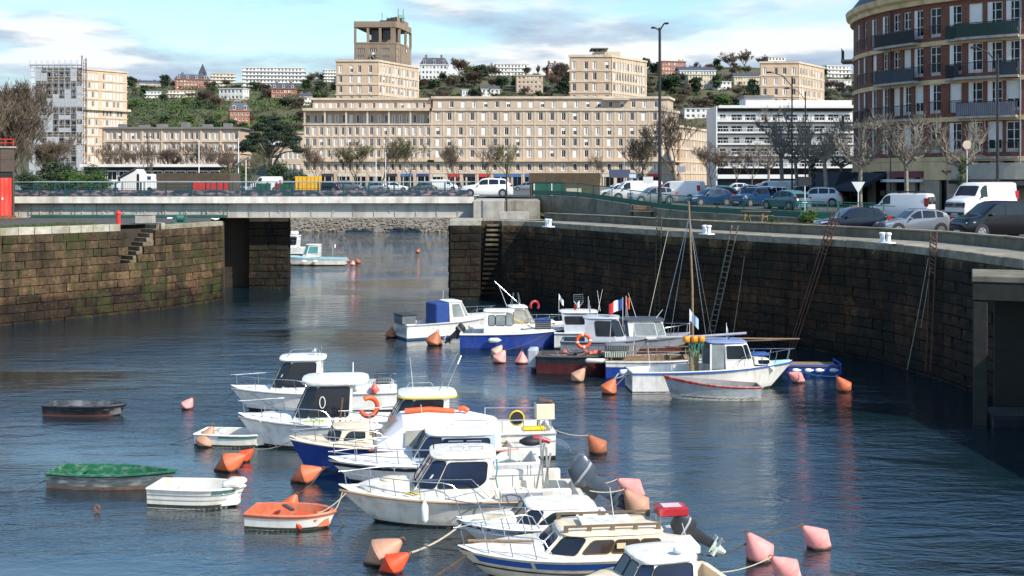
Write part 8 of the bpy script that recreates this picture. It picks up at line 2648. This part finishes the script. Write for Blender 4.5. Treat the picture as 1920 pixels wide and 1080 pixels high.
for px, d, hd, sty, p_, lab, dims in (
 (1330, 101, (-1, -.35), 'hatch', PB, 'dark blue hatchback just right of the tall lamp post, behind the fence', (4.0, 1.75, 1.5)),
 (1272, 110, (-.9, .45), 'van', PW, 'white van with rear turned to the street, right of the tall lamp post', (4.8, 1.9, 2.0)),
 (1366, 112, (1, -.2), 'hatch', PK, 'black hatchback beside the pale teal car in the car park', (4.2, 1.8, 1.45)),
 (1345, 118, (-1, .1), 'hatch', PT, 'pale teal car behind the dark blue hatchback', (4.2, 1.8, 1.45)),
 (1398, 124, (-1, .1), 'hatch', PW, 'white hatchback behind the black one in the car park', (4.0, 1.75, 1.45)),
 (1412, 99, (-.8, -.6), 'suv', PB, 'blue car with large windscreen near the pollarded planes', (4.1, 1.78, 1.6)),
 (1440, 101, (-.75, -.6), 'suv', PW, 'white car beside the blue one near the pollarded planes', (4.2, 1.8, 1.65)),
 (1474, 92, (-.5, .85), 'hatch', PT, 'teal hatchback seen from behind at the foot of the planes', (4.0, 1.75, 1.5)),
 (1448, 116, (-1, .1), 'van', PW, 'white van beyond the planes', (4.6, 1.9, 1.95)),
 (1224, 102, (-1, -.2), 'hatch', PS, 'silver hatchback directly behind the tall lamp post', (4.1, 1.75, 1.48)),
 (1190, 108, (-1, -.1), 'van', PW, 'long white van left of the tall lamp post', (5.0, 1.95, 1.85)),
 (1158, 112, (-1, -.1), 'hatch', PW, 'white car beside the brown shed', (4.1, 1.75, 1.5)),
 (1290, 128, (-1, .1), 'hatch', PG, 'grey hatchback behind the white van', (4.1, 1.75, 1.5)),
 (1425, 140, (-1, 0), 'hatch', PR, 'red car far back in the car park', (4.1, 1.75, 1.5)),
 (1500, 110, (-1, .1), 'suv', PS, 'silver car between the plane trunks', (4.2, 1.8, 1.6)),
 (1532, 100, (-1, .3), 'suv', PW, 'white car by the cafe terrace', (4.2, 1.8, 1.6)),
 (1378, 150, (-1, 0), 'hatch', PW, 'white car far back left of the red car', (4.1, 1.75, 1.5)),
 (1180, 150, (-1, 0), 'hatch', PW, 'white car far beyond the long white van', (4.1, 1.75, 1.5))):
 car('parked_car' if sty != 'van' else 'parked_van', lab, 'car' if sty != 'van' else 'van', ry(px, d), hd, *dims, sty, p_, G2)
v = car('parked_car', 'white sport utility car on the landward end of the bridge', 'car', Vector(((913 - 960) * 103 / F, 103, 7.43)), (-1, -.02), 4.55, 1.8, 1.62, 'suv', PW)
G3 = 'vehicles behind the bridge railing'
for px, d, hd, sty, p_, lab, dims in (
 (76, 176, (-1, 0), 'van', PW, 'white van with red panel behind the left end of the bridge railing', (5.8, 2.0, 2.5)),
 (170, 178, (-1, .05), 'hatch', PG, 'grey hatchback behind the bridge railing by the green shrubs', (4.0, 1.75, 1.5)),
 (234, 176, (-1, 0), 'van', PW, 'white van before the kiosk, left of the box truck', (3.0, 2.0, 2.4)),
 (441, 180, (1, 0), 'hatch', PS, 'silver car right of the red doors', (4.1, 1.75, 1.5)),
 (612, 190, (-1, 0), 'hatch', PK, 'black car right of the yellow skip', (4.2, 1.75, 1.5)),
 (652, 192, (1, .1), 'suv', PG, 'dark grey car before the colonnaded building', (4.6, 1.85, 1.8)),
 (700, 190, (-1, 0), 'hatch', PS, 'silver car below the first flagpole', (4.2, 1.75, 1.5)),
 (742, 194, (1, 0), 'hatch', PW, 'white car below the second flagpole', (4.1, 1.75, 1.5)),
 (790, 190, (-1, 0), 'hatch', PG, 'grey car in the middle behind the railing', (4.1, 1.75, 1.5)),
 (832, 194, (1, 0), 'van', PW, 'white van left of the white car on the bridge', (4.6, 1.9, 1.9)),
 (500, 186, (-1, 0), 'van', PW, 'white van under the evergreen', (5.0, 2.0, 2.4)),
 (985, 200, (-1, 0), 'hatch', PS, 'silver car far behind the brown shed end', (4.1, 1.75, 1.5))):
 x = (px - 960) * d / F
 car('parked_car' if sty != 'van' else 'parked_van', lab, 'car' if sty != 'van' else 'van', Vector((x, d, ground_z(x, d) if x > -28 else 6.95)), hd, *dims, sty, p_, G3)
t = thing('box_truck', 'white box truck standing before the white kiosk', 'truck', Vector(((273 - 960) * 176 / F, 176, 6.95)))
m = MB(); m.rbox(-1.3, 1.3, -1, 1, .55, 2.75, .05); m.build('box_body', PW, t, 40)
for x in (-.8, .9):
 m = MB(); m.tube([(x, -1.02, .4), (x, -.8, .4)], .4, 14); m.build('wheel', BLACK, t, 50)
m = MB(); m.box(.5, 1.1, -1.02, -1.003, 1.9, 2.4); m.build('panel', SGN[0], t)
for px, lab in ((567, 'yellow waste skip behind the bridge railing, left one'), (589.5, 'yellow waste skip behind the bridge railing, right one')):
 x = (px - 960) * 182 / F
 t = thing('waste_skip', lab, 'skip', (x, 182, 6.95), 0, 'yellow waste skips')
 m = MB(); m.prism([(-.85, -1, .2), (.85, -1, .2), (1.0, -1, 2.4), (-1.0, -1, 2.4)], (0, 2, 0)); m.build('body', mat('skip_yellow', (.72, .38, .015), .5, var=.12), t)
 m = MB(); [m.box(-.9 + .58 * i, -.82 + .58 * i, -1.07, -1.003, .25, 2.35) for i in range(4)]; m.build('rib', MATS['skip_yellow'], t)
for i, px in enumerate((485, 494, 503, 520, 529, 538, 548)):
 x = (px - 960) * 178 / F
 t = thing('wheelie_bin', ['dark bin left of the red one, first', 'dark bin left of the red one, second', 'dark bin left of the red one, third', 'red bin in the row behind the railing', 'dark bin right of the red one, first', 'dark bin right of the red one, second', 'dark bin next to the yellow skip'][i], 'bin', (x, 178, 6.95), 0, 'bins behind the railing')
 m = MB(); m.prism([(-.28, -.3, .1), (.28, -.3, .1), (.36, -.36, 1.25), (-.36, -.36, 1.25)], (0, .65, 0)); m.build('body', PR if i == 3 else GRND, t)
 m = MB(); m.rbox(-.38, .38, -.4, .35, 1.26, 1.36, .03); m.build('lid', PR if i == 3 else TRIM, t)
# ================================================================== STREET FURNITURE
def lamp(name, label, px, d, ytop, arms, r=.10, zb=None, col=DARKM):
 x = (px - 960) * d / F
 z = ground_z(x, d) if zb is None else zb
 H = zw(ytop, d) - z
 t = thing(name, label, 'street lamp', (x, d, z))
 m = MB(); m.tube([(0, 0, 0), (0, 0, .9)], r * 1.35, 10); m.tube([(0, 0, .9), (0, 0, H)], r, 10, r * .75); m.build('pole', col, t, 50)
 for dx, dz, hl in arms:
  m = MB(); m.tube([(0, 0, H - abs(dx) * .45 - .1), (dx * .45, 0, H - .1 + dz * .4), (dx, 0, H + dz)], r * .45, 6); m.build('arm', col, t, 60)
  m = MB(); s = 1 if dx > 0 else -1
  m.rbox(min(dx, dx + s * hl), max(dx, dx + s * hl), -.16, .16, H + dz - .05, H + dz + .09, .04); m.build('lamp_head', col, t, 40)
 return t
lamp('street_lamp', 'tall black lamp post with two heads at uneven heights, by the green fence', 1237, 92, 52, ((-.36, -.02, .32), (.34, .32, .36)), .135)
lamp('street_lamp', 'lamp post with single arm reaching left, before the tan block and planes', 1485, 110, 143, ((-1.9, .35, .5),), .085)
lamp('street_lamp', 'shorter lamp post with single arm, just right of the first arm lamp', 1510, 125, 172, ((-1.7, .35, .5),), .085)
lamp('street_lamp', 'lamp post with single arm in front of the brick building', 1870.5, 81, 101, ((-1.35, .42, .5),), .105)
lamp('street_lamp', 'small lamp post by the bare trees left of the pavilion kiosk', 277, 200, 257, ((-.3, .02, .4), (.3, .02, .4)), .09, 6.95)
for px, d, y, lab in ((373, 170, 264, 'white flagpole above the brown garage block'), (447, 165, 260, 'white flagpole by the slanted solar panel left of the evergreen'), (705, 200, 292, 'pale flagpole left of the slim bare tree'), (723, 200, 286, 'pale flagpole right of the slim bare tree'), (1170, 190, 300, 'pale flagpole beside the dark kiosk sign')):
 x = (px - 960) * d / F
 z = 6.95 if x < -28 else gz(d)
 m = MB(); m.tube([(0, 0, 0), (0, 0, zw(y, d) - z)], .085, 6, .06); m.ball((0, 0, zw(y, d) - z), .1, 6, 4)
 tag(m.build('flagpole', FOAMW, None, 50, (x, d, z)), lab, 'flagpole', 'pale flagpoles')
t = thing('solar_panel', 'slanted panel on a white post left of the evergreen', 'panel', ((452 - 960) * 164 / F, 164, 6.95))
m = MB(); m.prism([(-.9, 0, 3.9), (1.0, 0, 5.1), (1.0, 0, 5.2), (-.9, 0, 4.0)], (0, 1.2, 0)); m.build('panel', GREYP, t)
m = MB(); m.bar((.6, .4, 0), (.6, .4, 4.8), .1); m.build('post', FOAMW, t)
m = MB(); m.tube([(0, 0, 0), (0, 0, 3.75)], .055, 8); tag(m.build('signal_post', DARKM, None, 50, ((950 - 960) * 90.6 / F, 90.6, 5.93)), 'plain black post standing on the pier head slab', 'post')
# green fence
GF = thing('street_fence', 'dark green steel fence with solid lower panels along the street', 'fence', (0, 0, 0))
for (a, b) in zip(FEN, FEN[1:]):
 a, b = Vector(a), Vector(b)
 n_ = max(1, round((b - a).length / 2.2))
 for i in range(n_):
  p, q_ = a.lerp(b, i / n_), a.lerp(b, (i + 1) / n_)
  z0, z1 = zr(p.x, p.y) + .18, zr(q_.x, q_.y) + .18
  m = MB(); m.bar((p.x, p.y, z0 - .1), (p.x, p.y, z0 + 1.12), .07); m.build('fence_post', GREENP, GF)
  m = MB(); m.bar((p.x, p.y, z0 + 1.10), (q_.x, q_.y, z1 + 1.10), .06); m.build('handrail', GREENP, GF)
  m = MB(); m.bar((p.x, p.y, z0 + .22), (q_.x, q_.y, z1 + .22), .03, .38); m.build('lower_panel', GREENP, GF)
  m = MB()
  for j in range(1, 16):
   c = p.lerp(q_, j / 16); z = lerp(z0, z1, j / 16)
   m.bar((c.x, c.y, z + .42), (c.x, c.y, z + 1.09), .02)
  kind(m.build('pickets', GREENP, GF), 'stuff')
GF2 = thing('street_fence', 'green fence of thin bars far behind the car park', 'fence', (0, 0, 0))
for i in range(16):
 x0, x1 = lerp(24, 78, i / 16), lerp(24, 78, (i + 1) / 16)
 m = MB(); m.bar((x0, 165, 6.9), (x0, 165, 8.1), .08); m.build('fence_post', GREENP, GF2)
 m = MB(); m.bar((x0, 165, 8.05), (x1, 165, 8.05), .07); m.build('rail', GREENP, GF2); m = MB(); m.bar((x0, 165, 7.2), (x1, 165, 7.2), .05, .3); m.build('lower_rail', GREENP, GF2)
 m = MB(); [m.bar((lerp(x0, x1, j / 14), 165, 7.3), (lerp(x0, x1, j / 14), 165, 8.02), .03) for j in range(1, 14)]; kind(m.build('pickets', GREENP, GF2), 'stuff')
GF3 = thing('street_fence', 'green railing before the cafe terrace and small white van', 'fence', (0, 0, 0))
for i in range(9):
 p, q_ = Vector((19.6, 81)).lerp(Vector((25.2, 77.2)), i / 9), Vector((19.6, 81)).lerp(Vector((25.2, 77.2)), (i + 1) / 9)
 z = zr(p.x, p.y)
 m = MB(); m.bar((p.x, p.y, z), (p.x, p.y, z + 1.05), .06); m.build('fence_post', GREENP, GF3)
 m = MB(); m.bar((p.x, p.y, z + 1.03), (q_.x, q_.y, z + 1.0), .05); m.build('rail', GREENP, GF3); m = MB(); m.bar((p.x, p.y, z + .2), (q_.x, q_.y, z + .17), .04, .3); m.build('lower_rail', GREENP, GF3)
# twin bollards
BOLW = mat('bollard_white', (.80, .80, .78), .5, var=.05, scale=5, streak=((.4, .36, .3), .3, (4, 4, 1)))
for px, y, lab in ((1028, 426, 'white twin bollard furthest away, near the pier head'), (1325, 440, 'white twin bollard in the middle of the quay edge'), (1660, 456.5, 'white twin bollard nearest the black van')):
 p = at(px, y, QZ)
 t = thing('mooring_bollard', lab, 'bollard', p, math.atan2(-14, 7), 'white twin bollards on the quay edge')
 m = MB(); m.rbox(-.48, .48, -.24, .24, -.01, .08, .03); m.build('base_plate', BOLW, t, 40)
 for s in (-.2, .2):
  m = MB(); m.lathe([(.13, .08), (.11, .14), (.11, .40), (.155, .43), (.155, .50), (.12, .53), (.02, .54)], 14); m.build('bollard_head', BOLW, t, 40, (s, 0, 0))
rope('pale rope running from the nearest twin bollard down the dark wall', at(1648, 458, QZ), at(1600, 530, 3.3), -.02, .014, ROPE)
# benches and picnic table
for px, y, lab in ((1203, 407, 'weathered timber bench on the verge below the tall lamp post'), (1325, 408, 'weathered timber bench right of the tall lamp post')):
 p = at(px, y, 6.12)
 t = thing('park_bench', lab, 'bench', p, rad(-22), 'timber benches on the verge')
 for i in range(3): m = MB(); m.rbox(-.95, .95, -.22 + .15 * i, -.09 + .15 * i, .42, .46, .01); m.build('seat_plank', WOOD, t)
 for i in range(2): m = MB(); m.rbox(-.95, .95, .27, .30, .56 + .15 * i, .69 + .15 * i, .01); m.build('back_plank', WOOD, t)
 for s in (-.75, .75): m = MB(); m.box(s - .04, s + .04, -.2, .24, 0, .42); m.box(s - .04, s + .04, .23, .265, .42, .86); m.build('leg', DARKM, t)
p = at(1417, 417, 6.08)
t = thing('picnic_table', 'dark timber picnic table on the verge behind the parapet', 'table', p, rad(-30))
for i in range(4): m = MB(); m.rbox(-.95, .95, -.36 + .18 * i, -.20 + .18 * i, .72, .76, .01); m.build('top_plank', WOOD, t)
for s in (-.72, .72): m = MB(); m.rbox(-.95, .95, s - .13, s + .13, .42, .46, .01); m.build('seat_plank', WOOD, t)
for s in (-.6, .6): m = MB(); m.bar((s, -.65, 0), (s, -.2, .72), .08); m.bar((s, .65, 0), (s, .2, .72), .08); m.bar((s, -.75, .39), (s, .75, .39), .07); m.build('leg', WOOD, t)
# left quay things
p = at(222, 421, QZ)
t = thing('fire_hydrant', 'bright red hydrant post on the grass edge of the sunlit quay', 'hydrant', p)
HRED = mat('hydrant_red', (.62, .03, .015), .35, var=.08)
m = MB(); m.lathe([(.17, 0), (.17, .05), (.14, .08), (.14, .66), (.17, .68), (.17, .74)], 14); m.build('barrel', HRED, t, 40)
m = MB(); m.lathe([(.20, .745), (.20, .80), (.15, .88), (.06, .92), (.05, .98), (.02, .985)], 14); m.build('cap', HRED, t, 40)
p = at(272, 419, QZ)
t = thing('utility_box', 'squat grey concrete box right of the red hydrant', 'box', p)
m = MB(); m.rbox(-.62, .62, -.3, .4, 0, .58, .03); m.build('body', CONC, t)
m = MB(); m.rbox(-.66, .66, -.34, .44, .582, .66, .02); m.build('lid', CONC, t)
p = Vector((LC.x + .3, LC.y + 2.5, QZ - .04))
t = thing('winch', 'small green hand winch on the corner of the sunlit quay', 'winch', p, .3)
m = MB(); m.tube([(-.5, 0, .36), (.55, 0, .36)], .05, 8); m.tube([(-.2, 0, .36), (.28, 0, .36)], .27, 14); m.build('drum', GREENP, t, 40)
m = MB(); [m.box(x - .05, x + .05, -.22, .22, 0, .42) for x in (-.32, .38)]; m.box(-.5, .6, -.26, .26, 0, .07); m.build('frame', GREENP, t)
m = MB(); m.tube([(-.5, 0, .36), (-.85, 0, .36)], .06, 8); m.build('shaft', FOAMW, t, 40)
# control cabin
BT = mat('brown_tile_cladding', (.075, .052, .038), .7, var=.2, scale=1.2)
t = thing('control_cabin', 'brown tiled bridge control cabin with a red door at the left edge', 'building', (-42.75, 88.6, QZ - .02), rad(22.8))
m = MB(); m.box(-4, 4.68, .08, 4, 0, 5.5); m.build('core', INTER, t)
for i in range(6):
 z0, z1 = .0 + .92 * i, .92 * (i + 1) - .02
 for j in range(9):
  x0, x1 = lerp(-4, 4.76, j / 9), lerp(-4, 4.76, (j + 1) / 9)
  if i < 4 and j == 8: x1 = 4.15 if False else x1
  if i < 4 and j in (7, 8):
   if j == 7: x1 = 3.70
   else: x0 = 4.62
   if x1 - x0 < .05: continue
  m = MB(); m.box(x0 + .01, x1 - .01, 0, .075, z0, z1); m.build('tile', BT, t)
 m = MB(); m.box(4.69, 4.76, .08, 4, z0, z1); m.build('tile', BT, t)
m = MB(); m.rbox(3.74, 4.58, -.02, .07, .12, 3.2, .02); d_ = m.build('red_door', mat('red_door', (.56, .035, .02), .45, var=.12, streak=((.7, .25, .18), .4, (5, 5, .7))), t)
m = MB(); m.rbox(3.86, 3.98, -.05, -.02, 1.5, 1.7, .01); m.build('handle', PLATE, d_)
m = MB(); m.box(3.4, 5.0, -.9, -.03, .02, .16); m.box(3.6, 4.9, -.55, -.03, .16, .3); m.build('doorstep', RUST, t)
m = MB(); m.box(-4.1, 4.9, -.1, 4.1, 5.5, 5.62); m.build('roof_edge', CONC, t)
m = MB(); [m.bar((x, .1, 5.62), (x, .1, 6.2), .045) for x in (2.9, 3.5, 4.1, 4.7)]; m.bar((2, .1, 6.18), (4.75, .1, 6.18), .05); m.bar((2, .1, 5.9), (4.75, .1, 5.9), .04); m.bar((4.7, .1, 6.18), (4.7, 3.5, 6.18), .05); m.build('roof_railing', HRED, t)
m = MB(); m.box(2.3, 2.9, 1, 1.6, 5.62, 7.0); m.build('white_vent', WHITEB, t)
# ladders and rusty fender frames on the shaded wall
def on_wall(px, z, out=.1):
 """point just off the curved quay face, seen at column px"""
 s = (px - 960) / F
 for (a, b) in zip(RWv, RWv[1:]):
  d = b - a
  den = d.x - s * d.y
  if abs(den) < 1e-9: continue
  k = (s * a.y - a.x) / den
  if -.001 <= k <= 1.001 and b.y < 87:
   p = a + d * k
   n = Vector((d.y, -d.x)).normalized()
   if n.x > 0: n = -n
   return Vector((p.x + n.x * out, p.y + n.y * out, z)), n, d.normalized()
ALG_M = mat('weedy_iron', (.075, .065, .04), .85, var=.5, scale=4)
def ladder(label, px, ztop, zbot, dpx, material, w=.42, out=.14, rungs=True, tip=0):
 a, n, d = on_wall(px, ztop, out)
 b, n2, d2 = on_wall(px + dpx, zbot, out + .12)
 t = thing('quay_ladder', label, 'ladder', (a.x, a.y, 0))
 o = Vector((a.x, a.y, 0))
 u = Vector((d.x, d.y, 0)) * w / 2
 for s in (1, -1):
  m = MB(); m.bar(a + u * s - o, b + u * s - o, .06); m.build('rail', material, t)
 if rungs:
  k = int((ztop - zbot) / .30)
  for i in range(k):
   p = a.lerp(b, (i + .5) / k) - o
   m = MB(); m.bar(p - u, p + u, .035); m.build('rung', material, t)
 return t
LADM = mat('pale_weathered_ladder', (.24, .20, .15), .85, var=.35, scale=4, streak=((.06, .06, .03), .7, (3, 3, .5)))
ladder('upright iron ladder on the dark wall left of the mast', 1240, 6.75, .2, -2, ALG_M, .50)
ladder('pale leaning ladder on the dark wall right of the mast', 1383, 6.35, .1, -42, LADM, .48, .2)
RUSTL = mat('bright_rust', (.13, .062, .038), .85, var=.4, scale=4, streak=((.05, .04, .03), .6, (3, 3, .4)))
def frame_rails(label, px0, px1, ztop, zbot, pairs):
 t = thing('rusty_slide_rails', label, 'rails', (0, 0, 0))
 for off in pairs:
  a, n, d = on_wall(px0 + off, ztop, .16); b, _, _ = on_wall(px1 + off * .7, zbot, .3)
  m = MB(); m.bar(a, b, .05); m.build('rail', RUSTL, t)
 for i in range(9):
  f = .04 + .27 * i / 9
  a0, _, _ = on_wall(px0 + pairs[0], ztop, .16); b0, _, _ = on_wall(px1 + pairs[0] * .7, zbot, .3)
  a1, _, _ = on_wall(px0 + pairs[-1], ztop, .16); b1_, _, _ = on_wall(px1 + pairs[-1] * .7, zbot, .3)
  m = MB(); m.bar(a0.lerp(b0, f), a1.lerp(b1_, f + .02), .05); m.build('cross_bar', RUSTL, t)
 return t
frame_rails('rusty lattice of slanting rails running down the dark wall into the water', 1572, 1492, 7.3, -.1, (-8, -1, 7))
frame_rails('rusty upright rails on the dark wall below the black van', 1757, 1752, 6.6, .4, (-6, 6))
a, _, _ = on_wall(1748, 5.4, .2); b, _, _ = on_wall(1712, .1, .3)
rope('long pale rope hanging down the dark wall beside the rusty upright rails', a, b, .12, .016, ROPE)
a, _, _ = on_wall(1752, 5.0, .2); b, _, _ = on_wall(1738, 2.2, .3)
rope('short pale rope hanging by the rusty upright rails', a, b, .05, .014, ROPE)
a, _, _ = on_wall(1255, 5.85, .1)
rope('thin stay line from the quay edge down to the wheelhouse boat', a, wp(b17, (lx(b17, 1218), .2, 1.9)), -.03, .012, ROPE)
a, _, _ = on_wall(1400, 4.8, .15)
rope('dark line slanting from the leaning ladder to the bow of the white fishing boat', a, wp(b18, (3.2, 0, 1.4)), .05, .010, ROPED)
# landing stage and float at the right edge
SHADEWEED = mat('shade_dark_weed', (.016, .015, .009), .7, var=.5, scale=3)  # near-black tone on the weed stands in for shade
t = thing('landing_stage', 'weedy, shade-darkened landing stage with concrete slab and square post at the right edge', 'jetty', (17.15, 43.0, 0), rad(-21.4))
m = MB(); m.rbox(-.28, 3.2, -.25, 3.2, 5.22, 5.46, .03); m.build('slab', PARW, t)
m = MB(); m.rbox(-.26, 3.1, -.22, .25, 4.55, 5.21, .03); m.build('beam', SHADEWEED, t)
m = MB(); m.rbox(-.24, .26, -.2, .3, -1, 4.54, .03); m.build('post', SHADEWEED, t)
m = MB(); m.rbox(.5, 3.1, 2.2, 2.8, -1, 4.54, .03); m.build('back_wall', SHADEWEED, t)
t = thing('float', 'low black float moored in the shade beside the landing stage post', 'float', (18.9, 43.4, 0))
m = MB(); m.rbox(-1.5, 2.0, -.9, .9, -.2, .36, .06); m.build('body', BLACKH, t, 40)
m = MB(); m.rbox(-1.4, 1.9, -.8, .8, .362, .40, .01); m.build('deck', mat('dark_timber', (.04, .035, .03), .8, var=.3), t)
# street signs
def sign(label, px, d, h, shape, m1, m2=None):
 x = (px - 960) * d / F
 t = thing('road_sign', label, 'sign', (x, d, zr(x, d)))
 m = MB(); m.tube([(0, 0, 0), (0, 0, h)], .035, 6); m.build('pole', FOAMW, t, 50)
 m = MB()
 if shape == 'tri': m.prism([(-.45, -.05, h), (.45, -.05, h), (0, -.05, h - .75)], (0, .02, 0))
 elif shape == 'round': m.tube([(0, -.06, h - .3), (0, -.04, h - .3)], .32, 16)
 else: m.rbox(-.45, .45, -.07, -.04, h - .6, h, .005)
 m.build('plate', m1, t)
 if m2:
  m = MB()
  if shape == 'tri': m.prism([(-.30, -.056, h - .08), (.30, -.056, h - .08), (0, -.056, h - .58)], (0, .004, 0))
  else: m.rbox(-.33, .33, -.078, -.071, h - .48, h - .12, .002)
  m.build('face', m2, t)
sign('grey backed triangular sign on a white pole before the brick building', 1609, 78, 2.6, 'tri', PLATE)
sign('round pale sign board on the plane trunk before the brick building', 1813, 83.4, 5.35, 'round', mat('pale_board', (.55, .45, .36), .6))
sign('dark square sign on a post by the street fence', 1509, 79.5, 2.9, 'square', DARKM)
sign('pale blank board on a post behind the green fence', 1215, 106, 2.3, 'square', PLATE)
sign('small grey sign board near the street bend', 1277, 120, 3.4, 'square', GREYP)
sign('blue parking style board behind the fence left of the tall lamp post', 1186, 118, 2.6, 'square', SGN[4], PLATE)
t = thing('kiosk_awning', 'dark blue awning stall behind the brown shed', 'stall', ((1163 - 960) * 185 / F, 185, 6.95))
m = MB(); m.prism([(-1.7, 0, 2.2), (1.7, 0, 2.2), (1.7, 1.5, 3.4), (-1.7, 1.5, 3.4)], (0, .05, .1)); m.build('awning', mat('stall_awning', (.03, .04, .07), .8), t)
m = MB(); [m.bar((x, y, 0), (x, y, 2.3 + y * .7), .08) for x in (-1.6, 1.6) for y in (.05, 1.4)]; m.build('post', DARKM, t)
m = MB(); m.box(-1.5, 1.5, .5, 1.3, 0, 1.0); m.build('counter', PLATE, t)
t = thing('terrace_bin', 'rust orange planter box before the cafe terrace', 'planter', ((1603 - 960) * 79.5 / F, 79.5, 6.25))
m = MB(); m.rbox(-.25, .25, -.2, .2, 0, .85, .03); m.build('body', mat('terracotta', (.34, .11, .05), .8), t)
m = MB(); m.rbox(-.28, .28, -.23, .23, .852, .92, .02); m.build('rim', MATS['terracotta'], t)
# gulls
def gull(label, p, fly, rz):
 t = thing('gull', label, 'bird', p, rz)
 m = MB()
 m.loft([[(x, r * math.cos(a), z + r * .9 * math.sin(a)) for a in (6.283 * j / 8 for j in range(8))] for x, r, z in ((-.26, .01, .02), (-.16, .05, .0), (0, .075, 0), (.12, .06, .02), (.18, .045, .05), (.24, .045, .06), (.28, .02, .055), (.32, .006, .05))])
 b = m.build('body', FOAMW, t, 60)
 if fly:
  for s in (1, -1):
   m = MB(); m.loft([[(x0, s * y, z), (x0 - c, s * y, z - .01), (x0 - c * .5, s * y, z + .018)] for x0, y, z, c in ((.10, .04, .03, .20), (.14, .28, .20, .19), (.04, .55, .26, .12), (-.12, .72, .22, .02))]); m.build('wing', mat('gull_grey', (.52, .54, .56), .7), t, 60)
 else:
  m = MB(); m.loft([[(x, y, z) for y, z in ((-w, .03), (0, .08), (w, .03))] for x, w in ((.06, .06), (-.1, .08), (-.3, .01))], closed=True); m.build('wing', mat('gull_grey', (.52, .54, .56), .7), t, 60)
  m = MB(); [m.tube([(0, y, -.06), (0, y, -.18)], .008, 4) for y in (-.03, .03)]; m.build('leg', ORD, t)
gull('white gull in flight in front of the evergreen', atd(512, 271, 110), True, rad(150))
gull('white gull standing on the pier stone under the bridge', Vector((-21.9, 86.6, QZ + .12)), False, rad(200))
